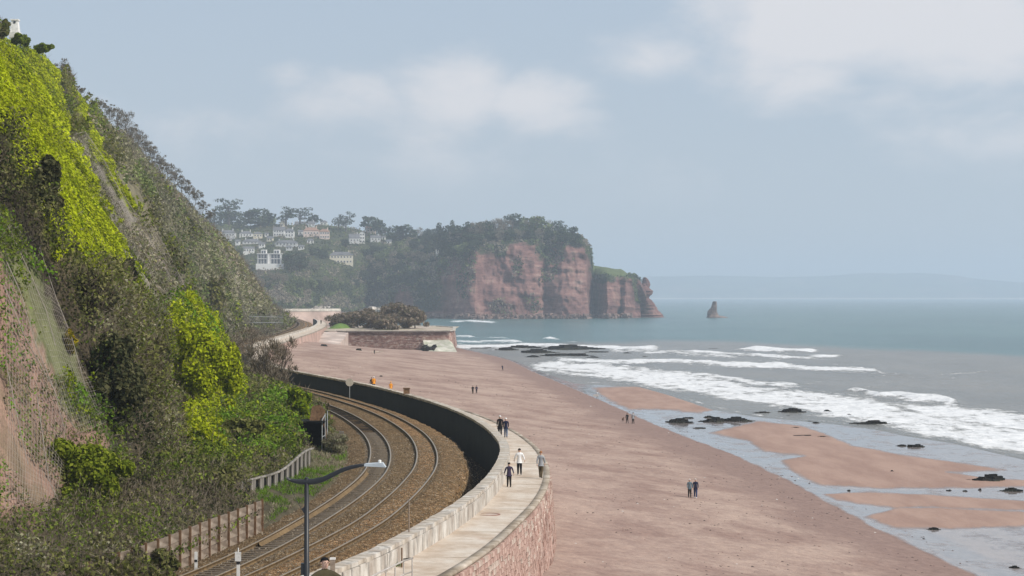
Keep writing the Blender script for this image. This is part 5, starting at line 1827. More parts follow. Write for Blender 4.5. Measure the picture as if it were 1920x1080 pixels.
def house(x0, x1, ye, yb, rh, wall, roof, kind, nc, nr, label):
    p = head_hit((x0 + x1) / 2, yb)
    Y = p[1] - 3
    k = Y / F
    cx = ((x0 + x1) / 2 - 960) * k
    zb = CZ + (HZ - yb) * k
    W, H, D, RH = (x1 - x0) * k, (yb - ye) * k, max(6, min(9, (x1 - x0) * k * .6)), rh * k
    t = thing('house', label, 'house', (cx, Y, zb), random.uniform(-.12, .22))
    mb = MB().box((0, D / 2, H / 2 - 1.5), (W, D, H + 3))
    if kind == 'gablefront':
        mb.add([(-W / 2, 0, H), (W / 2, 0, H), (0, 0, H + RH), (-W / 2, D, H), (W / 2, D, H), (0, D, H + RH)], [(0, 1, 2), (4, 3, 5)])
    elif kind == 'gable':
        mb.add([(-W / 2, 0, H), (-W / 2, D, H), (-W / 2, D / 2, H + RH), (W / 2, 0, H), (W / 2, D, H), (W / 2, D / 2, H + RH)], [(1, 0, 2), (3, 4, 5)])
    mb.obj('wall', M[wall], t)
    rb = MB()
    e = .45
    if kind == 'flat':
        rb.box((0, D / 2, H + .15), (W + .6, D + .6, .3))
    elif kind == 'gablefront':
        rb.add([(-W / 2 - e, -e, H - .2), (0, -e, H + RH + .1), (0, D, H + RH + .1), (-W / 2 - e, D, H - .2), (W / 2 + e, -e, H - .2), (W / 2 + e, D, H - .2),
                (-W / 2 - e, -e, H), (0, -e, H + RH + .35), (0, D, H + RH + .35), (-W / 2 - e, D, H), (W / 2 + e, -e, H), (W / 2 + e, D, H)], [(9, 8, 7, 6), (8, 11, 10, 7), (0, 1, 7, 6), (1, 4, 10, 7), (0, 6, 9, 3), (4, 5, 11, 10)])
    else:
        i = min(W * .3, D * .5) if kind == 'hip' else -e
        rb.add([(-W / 2 - e, -e, H), (W / 2 + e, -e, H), (W / 2 + e, D + e, H), (-W / 2 - e, D + e, H), (-W / 2 + i, D / 2, H + RH), (W / 2 - i, D / 2, H + RH),
                (-W / 2 - e, -e, H - .2), (W / 2 + e, -e, H - .2), (W / 2 + e, D + e, H - .2), (-W / 2 - e, D + e, H - .2)],
               [(0, 1, 5, 4), (1, 2, 5), (2, 3, 4, 5), (3, 0, 4), (6, 7, 1, 0), (7, 8, 2, 1), (8, 9, 3, 2), (9, 6, 0, 3)])
    ro = rb.obj('roof', M[roof], t)
    if rh >= 4:
        for s in ((-1, 1) if W > 12 else (1,)):
            MB().box((s * W * .32, D / 2 + .3, H + RH * .9 + .4), (1.0, .8, 2.0 + RH * .2)).obj('chimney', M[wall], ro)
    gw = MB().box((0, -.0, 0), (1.1, .16, 1.25)).mesh('window')
    gw.materials.append(M['glass'])
    fr = MB()
    for a, b_, c, d in ((0, .68, 1.36, .12), (0, -.68, 1.36, .12), (-.62, 0, .12, 1.3), (.62, 0, .12, 1.3), (0, 0, .07, 1.25)):
        fr.box((a, -.06, b_), (c, .14, d))
    fm = fr.mesh('frame')
    fm.materials.append(M['white_paint'])
    sH = H / nr
    for r_ in range(nr):
        for c in range(nc):
            o = link('window', gw, None, t)
            o.location = ((c + .5) / nc * W * .92 - W * .46, -.05, sH * (r_ + .55))
            o.scale = (min(1.3, W / nc / 2.1), 1, min(1.3, sH / 2.3))
            f = link('frame', fm, None, o)
    if W > 9:
        MB().box((W * .05, -.06, 1.0), (1.0, .14, 2.0)).obj('door', M['timber'], t)
    return t


for h in HOUSES:
    house(*h)


def apartment():
    p = head_hit(505, 503)
    Y = p[1] - 6
    k = Y / F
    X = lambda px: (px - 506) * k
    zb = CZ + (HZ - 506) * k
    Z = lambda py: (506 - py) * k
    t = thing('apartment_block', 'white modern apartment block with two roof boxes and wide glass bays', 'apartment block', ((506 - 960) * k, Y, zb))
    MB().box((X(504), 5, Z(490)), (X(526) - X(482), 9, Z(476) - Z(506))).obj('wall', M['grey_render'], t)
    MB().box((X(507), -2.2, Z(501)), (X(533) - X(481), 6, Z(497) - Z(510))).obj('terrace', M['white_render'], t)
    for a, b in ((489, 499), (513, 524)):
        o = MB().box((X((a + b) / 2), 4, Z(472)), (X(b) - X(a), 6, Z(468) - Z(476))).obj('roof_box', M['white_render'], t)
        for q in (.28, .72):
            MB().box((X(a + (b - a) * q), .95, Z(472.5)), (X(b) * .32 - X(a) * .32, .15, Z(470) - Z(475))).obj('window', M['glass'], o)
    MB().box((X(505), 4.6, Z(475.6)), (X(527) - X(480), 10.6, .5)).obj('roof', M['white_render'], t)
    for a, b in ((484, 500), (508, 525)):
        for r0, r1 in ((477.5, 485), (486, 495)):
            g = MB().box((X((a + b) / 2), .35, Z((r0 + r1) / 2)), (X(b) - X(a), .3, Z(r0) - Z(r1))).obj('window', M['glass'], t)
            fr = MB()
            for q in np.linspace(0, 1, 4):
                fr.box((X(a + (b - a) * q), .12, Z((r0 + r1) / 2)), (.35, .3, Z(r0) - Z(r1)))
            fr.box((X((a + b) / 2), .1, Z(r1) + .15), (X(b) - X(a) + .4, .5, .4))
            fr.obj('frame', M['white_render'], g)
    MB().box((X(503.5), -.2, Z(486)), (1.6, 1.0, Z(476) - Z(497))).obj('pier', M['white_render'], t)
    MB().box((X(526), -.2, Z(486)), (1.0, 1.0, Z(476) - Z(497))).obj('pier', M['white_render'], t)
    p = head_hit(549, 440)
    k = p[1] / F
    mb = MB().box((0, 0, 4.5), (1.2, 1.2, 13), top=.7)
    mb.tube([(0, 0, 11), (0, 0, 15.5)], [.45, .1], 6)
    mb.obj('chimney_stack', M['white_render'], label='thin white chimney stack rising between two upper row houses', cat='chimney', loc=((549 - 960) * k, p[1] - 4, CZ + (HZ - 437) * k))


apartment()
far_trees()

# ------------------------------------------------------------------ shrubs and trees one can tell apart on the cliff side
def shrub(name, label, px, py, w_px, h_px, pal, n, twigs=0, tpal='twig', Y=None, group=None, cat='shrub', s=None, seed=None, lobes=9, tl=None):
    p = P(px, py, Y) if Y else cliff_hit(px, py)
    k = p[1] / F
    w, h = w_px * k, h_px * k
    t = thing(name, label, cat, p, 0, group)
    L = crown_lobes(w, h, lobes + 3, seed=seed or int(px * 7 + py), low=True)
    sz = s or (.0012 * p[1] + .03)
    link('foliage', crown_mesh('foliage', L, n, sz, pal, twigs, tpal, tl or h * .22, sz * .14), M['leaf'], t)
    link('stem', branch_mesh('stem', h * .9, .55, max(.05, w * .022), seed=int(px), levels=3), M['bark'], t)
    return t


shrub('ivy_clump', 'dark brown evergreen bush hanging high on the lime green cliff face', 86, 400, 66, 116, 'dark', 4000, 300, 'twigdark')
shrub('evergreen_shrub', 'tall very dark evergreen in the gully right of the netted red earth', 212, 815, 122, 200, 'dark', 9000, 500, 'twigdark', seed=4, s=.15, lobes=16)
shrub('laurel_bush', 'big rounded glossy green bush at the foot of the netted red earth', 168, 968, 155, 155, 'laurel', 12000, 0, seed=11, lobes=18, s=.12)
shrub('willow_shrub', 'tall lime green shrub with feathery upright shoots in the middle of the slope', 372, 800, 130, 225, 'lime', 15000, 1600, 'twig', seed=6, lobes=18, s=.15, tl=1.6)
shrub('willow_shrub', 'smaller lime green bush below the tall feathery lime shrub', 378, 865, 80, 80, 'lime', 6000, 300, seed=16, s=.13, lobes=12)
shrub('hawthorn_bush', 'bright lime green rounded bush beside the rusty trackside shelter', 558, 790, 58, 66, 'lime2', 2400, 150, Y=157, seed=21)
shrub('bramble_bush', 'mid green low bush left of the rusty shelter above the slatted fence', 510, 832, 90, 62, 'bright', 2600, 120, seed=31)
shrub('bramble_bush', 'dull olive bush just left behind the slatted fence', 440, 845, 95, 70, 'olive', 2600, 300, seed=32)
shrub('bramble_bush', 'grey green bush above the end of the concrete plank wall', 400, 925, 110, 55, 'olive', 2600, 500, seed=33)
shrub('gorse_bush', 'small yellow flowering gorse at the edge of the netting', 130, 660, 26, 50, 'yellow', 500, 60, seed=34)
shrub('dry_grass_tuft', 'straw coloured dry tuft beside the inner track and the grey post', 628, 856, 58, 42, 'fs1', 3500, 2600, 'tan', Y=148, cat='grass tuft', seed=35, s=.07, tl=.7)
shrub('ivy_clump', 'dark ivy patch at the lower right edge of the lime green face', 238, 528, 34, 52, 'dark', 900, 60, seed=36)
shrub('bare_shrub', 'brown bare thicket in the hollow above the dark evergreen', 165, 590, 95, 95, 'dark', 900, 1500, 'twig', seed=37)
shrub('bare_shrub', 'grey brown bare thicket between the dark evergreen and the tall lime shrub', 275, 760, 85, 150, 'olive', 1200, 1800, 'twig', seed=38)
shrub('bare_shrub', 'fawn bare thicket under the lime green face', 245, 660, 80, 100, 'olive', 700, 1500, 'twiggrey', seed=39)
shrub('bare_shrub', 'rusty brown bush at the foot of the second netted spur', 395, 600, 60, 90, 'olive', 800, 900, 'twig', seed=40)
shrub('bare_shrub', 'bare scrub covering the bottom corner of the slope by the plank wall', 215, 1075, 190, 90, 'olive', 1800, 2600, 'twig', Y=86, seed=41, lobes=14)
shrub('bare_shrub', 'dark bare scrub in the bottom corner below the netted earth', 40, 1090, 170, 110, 'dark', 1500, 2400, 'twig', Y=88, seed=42, lobes=14)
shrub('green_shrub', 'low yellowish green bush right of the big glossy bush', 275, 900, 60, 50, 'lime2', 1100, 100, seed=43)
shrub('evergreen_shrub', 'small dark evergreen left of the lower lime bush', 325, 865, 42, 55, 'dark', 900, 100, seed=44)


def bare_tree(name, label, px, py, h_px, Y, seed, spread=.62, n_tw=1600, tpal='twig', w_px=None, levels=5, group=None):
    p = P(px, py, Y)
    k = Y / F
    h = h_px * k
    w = (w_px or h_px * .8) * k
    t = thing(name, label, 'tree', p, 0, group)
    link('trunk', branch_mesh('trunk', h * 1.05, spread, h * .022, seed=seed, levels=levels, upright=.75), M['bark'], t)
    L = crown_lobes(w, h, 10, seed=seed)
    link('crown', geo_mesh('crown', [(lambda q: twig_tris(q[0] - q[1] * .3, q[1] * .6 + np.array([0, 0, .9]) + R.normal(0, .3, q[0].shape), R.uniform(.25, .6, len(q[0])) * h * .2, np.full(len(q[0]), .0011 * Y * .16 + .004), pick(tpal, len(q[0]))))(lobes_points(L, n_tw, .7))]), M['twig'], t)
    return t


bare_tree('bare_tree', 'large bare reddish brown tree leaning over the end of the dark railway wall', 498, 760, 138, 196, 3, w_px=95, n_tw=2400)
bare_tree('bare_tree', 'bare grey tree left behind the large reddish bare tree', 452, 742, 110, 215, 8, w_px=90, tpal='twiggrey', n_tw=2200)
bare_tree('bare_tree', 'bare brown tree whose twigs cross the pale far beach', 528, 722, 92, 222, 12, w_px=70, n_tw=1500)
for i_, (px_, Y_, w_, h_) in enumerate(((150, 73.5, 120, 120), (205, 76.5, 110, 105), (255, 79.5, 90, 85), (300, 83, 70, 60), (90, 70, 130, 130))):
    shrub('bare_shrub', '%s clump of bare twigs hanging over the concrete plank wall from its landward end' % ORD[[1, 2, 3, 4, 0][i_]], px_, 555 + 12.2 * F / Y_ + 4, w_, h_, 'olive', 700, 1500, 'twig', Y=Y_, seed=90 + i_, group='bare clumps along the plank wall')
bare_tree('bare_tree', 'low bare scrub tree above the railway where it leaves sight', 470, 668, 62, 330, 15, w_px=100, tpal='twig', n_tw=1800)
bare_tree('bare_tree', 'olive brown scrub tree beside the dark metal fence under the far cliff', 500, 640, 36, 470, 17, w_px=90, tpal='twiggrey', n_tw=1500)
bare_tree('bare_tree', 'bare scrub tree at the trackside under the middle cliff', 425, 705, 70, 290, 18, w_px=90, tpal='twig', n_tw=1500)
# bare trees standing along the crest of the cliff
for i, (px, py, h) in enumerate([(120, 140, 36), (152, 178, 22), (188, 204, 26), (205, 220, 30), (220, 238, 40), (234, 252, 46), (246, 264, 38), (258, 276, 42), (272, 290, 36), (286, 304, 38), (300, 319, 34), (314, 332, 34), (328, 345, 32), (341, 356, 30), (354, 367, 30), (367, 380, 28), (380, 396, 26), (394, 412, 22)]):
    k_ = np.argmin((CPX - px)**2 + (CPY - py)**2)
    p = CA.reshape(-1, 3)[k_]
    bare_tree('bare_tree', '%s leafless grey tree from the top along the crest of the steep cliff' % ORD[i], px, py + 3, h, float(p[1]), 30 + i, n_tw=900, tpal='twiggrey', w_px=h * 1.15, levels=4, group='leafless trees along the cliff crest')
# bushes on the far point
for px, w, h, Y, pal, lab in ((640, 62, 34, 742, 'far_brown', 'leftmost brown bare bush on the quay-like point, behind the grass mound'), (672, 62, 38, 735, 'far_brown', 'brown bare bush second from the landward end of the point'), (704, 58, 36, 725, 'far_brown', 'middle brown bush of the row on the point'),
                              (742, 82, 52, 728, 'far_brown', 'tallest brown bush of the row on the point'), (778, 62, 42, 722, 'far_brown', 'brown bush sloping down at the seaward end of the point'), (722, 70, 30, 712, 'far_brown', 'low bush in front of the tallest brown bush on the point')):
    shrub('bare_bush', lab, px, 616, w, h, pal, 1500, 1500, 'twig', Y=Y, s=.55, seed=int(px), tl=1.6)

# ------------------------------------------------------------------ trackside walls, fence, shelter, netting
def plank_wall():
    t = thing('plank_wall', 'weathered concrete plank retaining wall with rusty posts beside the inner track', 'retaining wall', (-14, 92, 8.2))
    o = np.array(t.location)
    fn = hermite([60, 76, 84, 91, 99, 104], [-20.6, -16.9, -15.4, -14.4, -13.15, -12.6])
    pm = [MB().box((0, 0, 0), (.10, 1.42, .40), jit=.02, top=.97).mesh('plank') for _ in range(4)]
    m = pmat('weathered_plank', [(0, (.14, .105, .075)), (.5, (.25, .195, .15)), (1, (.36, .30, .24))], scale=1.2, stretch=(1, .5, 2), bump=.4, bscale=4, big=.25, bigscale=.5)
    for q in pm: q.materials.append(m)
    post = MB().box((0, 0, 0), (.13, .09, 1.8)).mesh('post')
    post.materials.append(M['rust'])
    y = 66.0
    while y < 99.0:
        d = float(fn(y + .8) - fn(y - .1)) / .9
        st = 1.5 / math.hypot(1, d)
        top = 1.72 + .1 * math.sin(y)
        a = link('post', post, None, t)
        a.location = Vector((float(fn(y)) + .05, y, 8.2 + .85)) - Vector(o)
        a.rotation_euler = (0, 0, -math.atan(d))
        for k in range(4 if y < 96 or True else 3):
            b = link('plank', random.choice(pm), None, t)
            b.location = Vector((float(fn(y + st / 2)) - .03 + random.uniform(-.02, .02), y + st / 2, 8.38 + k * .425)) - Vector(o)
            b.rotation_euler = (0, random.uniform(-.03, .03), -math.atan(d))
        y += st
    a = link('post', post, None, t)
    a.location = Vector((float(fn(y)) + .05, y, 9.05)) - Vector(o)


plank_wall()


def slat_fence():
    t = thing('slatted_fence', 'fence of pale upright concrete slabs with dark gaps above the inner track', 'fence', (-14.4, 124, 8.4))
    o = np.array(t.location)
    fn = hermite([108, 112, 118, 126, 136], [-15.7, -15.15, -14.65, -14.3, -14.15])
    me = MB().box((0, 0, 0), (.10, 1.05, 1.35), jit=.02).mesh('slab')
    me.materials.append(M['pale_slab'])
    dk = MB().box((0, 0, 0), (.08, 1.15, 1.2), jit=.02).mesh('dark_board')
    dk.materials.append(M['stain_and_gap'])  # black boards added to paint the shade of the open gaps
    y, i = 110.0, 0
    while y < 136:
        d = float(fn(y + .6) - fn(y - .6)) / 1.2
        zb = 8.35 + .15 * math.sin(y * .3)
        a = link('slab', me, None, t)
        a.location = Vector((float(fn(y)), y, zb + .62)) - Vector(o)
        a.rotation_euler = (random.uniform(-.03, .03), 0, -math.atan(d))
        b = link('dark_board', dk, None, t)
        b.location = Vector((float(fn(y + 1.1)) - .12, y + 1.1, zb + .55)) - Vector(o)
        b.rotation_euler = (0, 0, -math.atan(d))
        y += 2.2 / math.hypot(1, d)
    Y = np.linspace(109, 136.6, 40)
    cap = [curve_pts(fn, Y, a_, 0.) for a_ in (-.08, .08)]
    r0, r1 = cap
    zz = 8.35 + .15 * np.sin(Y * .3) + 1.3
    rows = []
    for r_, dz in ((r0, 0), (r0, .1), (r1, .1), (r1, 0)):
        q = r_.copy()
        q[:, 2] = zz + dz
        rows.append(q - o)
    link('capping_rail', sweep(rows, name='capping_rail'), M['pale_slab'], t)


M['pale_slab'] = pmat('pale_slab', [(0, (.13, .115, .095)), (1, (.30, .275, .24))], scale=1.5, stretch=(1, 1, .4), bump=.3)
slat_fence()


def shelter():
    t = thing('trackside_shelter', 'dark open shelter with a rusty brown side sheet and metal posts beside the tracks', 'shelter', (-15.2, 149, 8.3))
    mb = MB()
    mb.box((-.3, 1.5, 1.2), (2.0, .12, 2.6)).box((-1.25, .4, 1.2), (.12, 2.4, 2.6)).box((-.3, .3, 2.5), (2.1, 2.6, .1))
    mb.obj('dark_lining', M['stain_and_gap'], t)
    V = []
    for i in range(9):
        a = i / 8
        x = .78 - .55 * (1 - math.cos(a * 1.57)) * 1.2
        z = 3.6 * a
        V += [(x, .1 + .35 * a, z), (x + .03, 1.7, z * .96)]
    sh = MB().add(V, [(2 * i, 2 * i + 1, 2 * i + 3, 2 * i + 2) for i in range(8)])
    sh.add([(v[0] + .05, v[1], v[2]) for v in V], [(2 * i + 2, 2 * i + 3, 2 * i + 1, 2 * i) for i in range(8)])
    sh.obj('side_sheet', M['rust'], t)
    MB().add([(-.5, -.1, 2.55), (.72, -.2, 2.3), (.70, .05, 3.3), (.25, .2, 3.75), (-.35, .25, 3.6), (-.5, .0, 2.55), (.72, -.1, 2.3), (.70, .15, 3.3), (.25, .3, 3.75), (-.35, .35, 3.6)], [(0, 1, 2, 3, 4), (9, 8, 7, 6, 5), (0, 5, 6, 1), (1, 6, 7, 2), (2, 7, 8, 3), (3, 8, 9, 4), (4, 9, 5, 0)]).obj('hood', M['rust'], t)
    for x, y, h in ((.72, -.25, 3.1), (.52, -.6, 2.7), (.86, .1, 3.3)):
        MB().tube([(x, y, 0), (x, y, h)], .05, 6).obj('post', M['grey_metal'], t)
    mb = MB().tube([(.72, -.25, 3.0), (.52, -.6, 2.6)], .04, 5).tube([(.72, -.25, 1.4), (.52, -.6, 1.3)], .04, 5)
    mb.obj('rail', M['grey_metal'], t)
    p = G(640, 834, 8.5)
    MB().box((0, 0, .55), (.42, .35, 1.1), jit=.03, top=.92).obj('marker_stone', M['pale_slab'], label='short pale grey concrete post standing in dry grass beside the inner track', cat='post', loc=tuple(p))
    # metal palisade high under the far cliff
    t = thing('palisade_fence', 'dark metal palisade fence at the foot of the far cliff', 'fence', (*P(500, 603, 560)[:2], 10))
    o = np.array(t.location)
    me = MB().box((0, 0, 1.4), (.13, .08, 2.9), top=.8).mesh('paling')
    me.materials.append(M['slate'])
    for i in range(30):
        a = link('paling', me, None, t)
        px = 468 + 62 * i / 29
        a.location = Vector(P(px, 608, 545 + i * 1.6)) - Vector(o)
    mb = MB()
    for dz in (.5, 2.2):
        mb.tube([Vector(P(467, 608, 545)) - Vector(o) + Vector((0, 0.1, dz)), Vector(P(531, 608, 593)) - Vector(o) + Vector((0, .1, dz))], .07, 4)
    mb.obj('rail', M['grey_metal'], t)


shelter()


def netting():
    """rockfall nets draped over the spurs: thick ropes and the fine mesh between them"""
    m = flat('net_wire', (.30, .26, .225), rough=.8)
    M['rope'] = m

    def drape(name, label, ropes, fine, offs=.35):
        b = cliff_hit(*ropes[0][-1])
        t = thing(name, label, 'netting', b)
        o = np.array(b)
        for r_ in ropes:
            pts = [cliff_hit(x, y) + np.array([offs, -offs * .6, offs]) - o for x, y in r_]
            fine_pts = []
            for a, c in zip(pts[:-1], pts[1:]):
                for k in range(6):
                    fine_pts.append(a + (c - a) * k / 6)
            MB().tube(fine_pts, .00016 * b[1] + .004, 4).obj('rope', m, t)
        V, Fq = [], []
        for poly in fine:
            (a0, a1, b1, b0), nu, nv = poly
            g = np.zeros((nv, nu, 3))
            for j in range(nv):
                for i in range(nu):
                    u, v = i / (nu - 1), j / (nv - 1)
                    x = (a0[0] * (1 - u) + a1[0] * u) * (1 - v) + (b0[0] * (1 - u) + b1[0] * u) * v
                    y = (a0[1] * (1 - u) + a1[1] * u) * (1 - v) + (b0[1] * (1 - u) + b1[1] * u) * v
                    g[j, i] = cliff_hit(x, y) + np.array([offs, -offs * .5, offs * .8])
            # smooth the sampled sheet
            for _ in range(3):
                g[1:-1] = (g[:-2] + g[2:] + 2 * g[1:-1]) / 4
                g[:, 1:-1] = (g[:, :-2] + g[:, 2:] + 2 * g[:, 1:-1]) / 4
            w = .00002 * b[1] + .003
            def strand(line):
                d = np.gradient(line, axis=0)
                s_ = unit(np.cross(d, np.array([.6, -.7, .4])[None])) * w
                n = len(line)
                base = sum(len(v_) for v_ in V)
                V.append(np.concatenate([line - s_, line + s_]) - o)
                k = np.arange(n - 1)
                Fq.append(np.stack([k, k + 1, k + 1 + n, k + n], -1) + base)
            sub = 5
            up = lambda a, n: np.stack([np.interp(np.linspace(0, len(a) - 1, n), np.arange(len(a)), a[:, c]) for c in range(3)], -1)
            gg = np.stack([up(g[j], nu * sub) for j in range(nv)])
            gg = np.stack([up(gg[:, i], nv * sub) for i in range(nu * sub)], 1)
            for j in range(0, nv * sub, 3): strand(gg[j])
            for i in range(0, nu * sub, 4): strand(gg[:, i])
        if V:
            link('mesh', np_mesh('mesh', np.concatenate(V), np.concatenate(Fq)), m, t, kind='stuff')
    drape('rockfall_netting', 'pale rockfall netting with thick ropes over the bare red earth spur', [
        [(2, 500), (30, 570), (62, 670), (100, 760), (135, 830)], [(0, 540), (40, 640), (85, 745), (110, 820)], [(60, 760), (72, 850), (84, 920), (98, 960)],
        [(0, 430), (45, 520), (70, 600), (95, 680)], [(60, 470), (92, 580), (120, 650), (150, 740), (188, 800)], [(0, 690), (25, 800), (40, 900)]],
        [(((0, 500), (120, 790), (95, 960), (0, 960)), 16, 20), (((2, 420), (60, 490), (190, 800), (130, 830)), 12, 20)])
    drape('rockfall_netting', 'grey rockfall netting hanging down the spur between the two lime green ivy strips', [
        [(132, 262), (165, 300), (205, 370), (240, 450), (272, 510), (305, 560)], [(150, 258), (180, 300), (215, 365), (255, 425)], [(128, 262), (152, 258)],
        [(262, 420), (300, 480), (345, 560), (378, 605), (410, 645)], [(225, 420), (262, 480), (312, 560)]],
        [(((140, 262), (160, 262), (258, 430), (225, 440)), 7, 16), (((240, 440), (268, 430), (405, 640), (330, 600)), 7, 16)], .6)


netting()

# ------------------------------------------------------------------ lamp, posts and rails by the path
def street_lamp():
    Y = 40.0
    k = Y / F
    t = thing('street_lamp', 'tall black street lamp with an S-curved arm and a pale flat lantern', 'street lamp', ((575 - 960) * k, Y, 13.3))
    X = lambda px: (px - 575) * k
    Zp = lambda py: CZ + (HZ - py) * k - 13.3
    MB().tube([(0, 0, 0), (0, 0, 1.0), (0, 0, 1.05), (X(575), 0, Zp(895))], [.085, .08, .058, .045], 12).obj('post', M['black_metal'], t, smooth=True)
    pts = [(538, 897), (548, 901), (560, 903), (575, 903.5), (590, 902.5), (605, 899), (622, 891), (640, 882), (658, 876), (676, 872.5), (686, 871)]
    rad = [.028, .04, .052, .062, .064, .062, .058, .052, .044, .036, .03]
    mb = MB()
    V = []
    for (px, py), r_ in zip(pts, rad):
        for a in np.linspace(0, 2 * math.pi, 10, endpoint=False):
            V.append((X(px), math.cos(a) * .05, Zp(py) + math.sin(a) * r_))
    fs = [tuple(q) for q in grid_faces(len(pts), 10, wrap=True)] + [tuple(range(10)), tuple(range(100, 110))]
    mb.add(V, fs)
    mb.obj('arm', M['black_metal'], t, smooth=True)
    hd = MB().add([(X(683), -.08, Zp(873.5)), (X(724), -.11, Zp(875.5)), (X(724), .11, Zp(875.5)), (X(683), .08, Zp(873.5)), (X(684), -.09, Zp(869)), (X(718), -.12, Zp(867)), (X(718), .12, Zp(867)), (X(684), .09, Zp(869))],
                  [(0, 3, 2, 1), (4, 5, 6, 7), (0, 1, 5, 4), (1, 2, 6, 5), (2, 3, 7, 6), (3, 0, 4, 7)])
    hd.obj('lantern', flat('lantern_shell', (.50, .53, .55), rough=.35, spec=.5), t)
    MB().tube([(X(712), 0, Zp(868)), (X(712), 0, Zp(863)), (X(712), 0, Zp(862))], [.032, .034, .015], 8).obj('photocell', M['white_paint'], t)
    MB().add([(X(575), -.03, Zp(947)), (X(565), -.03, Zp(954)), (X(575), -.03, Zp(968)), (X(575), .03, Zp(947)), (X(565), .03, Zp(954)), (X(575), .03, Zp(968))], [(0, 1, 2), (5, 4, 3), (0, 3, 4, 1), (1, 4, 5, 2), (2, 5, 3, 0)]).obj('bracket', M['black_metal'], t)
    MB().tube([(X(541), 0, Zp(905)), (X(552), 0, Zp(930)), (X(566), 0, Zp(955))], .0055, 4).obj('wire', M['black_metal'], t)
    MB().box((X(572), .05, Zp(1067)), (.17, .14, .24)).obj('junction_box', M['black_metal'], t)
    for d in (.1,):
        MB().box((0, 0, .03), (.3, .3, .06)).obj('base_plate', M['black_metal'], t)
    # concrete landing that carries the lamp and the nearest walker, just under the frame
    mb = MB().box((-4.2, 41.0, 13.2), (2.6, 4.2, .2)).box((-4.2, 39.6, 8.6), (.4, .4, 9.2)).box((-4.2, 42.4, 8.6), (.4, .4, 9.2))
    mb.obj('stair_landing', M['concrete'], label='concrete stair landing under the black street lamp and the nearest walker', cat='landing')


street_lamp()


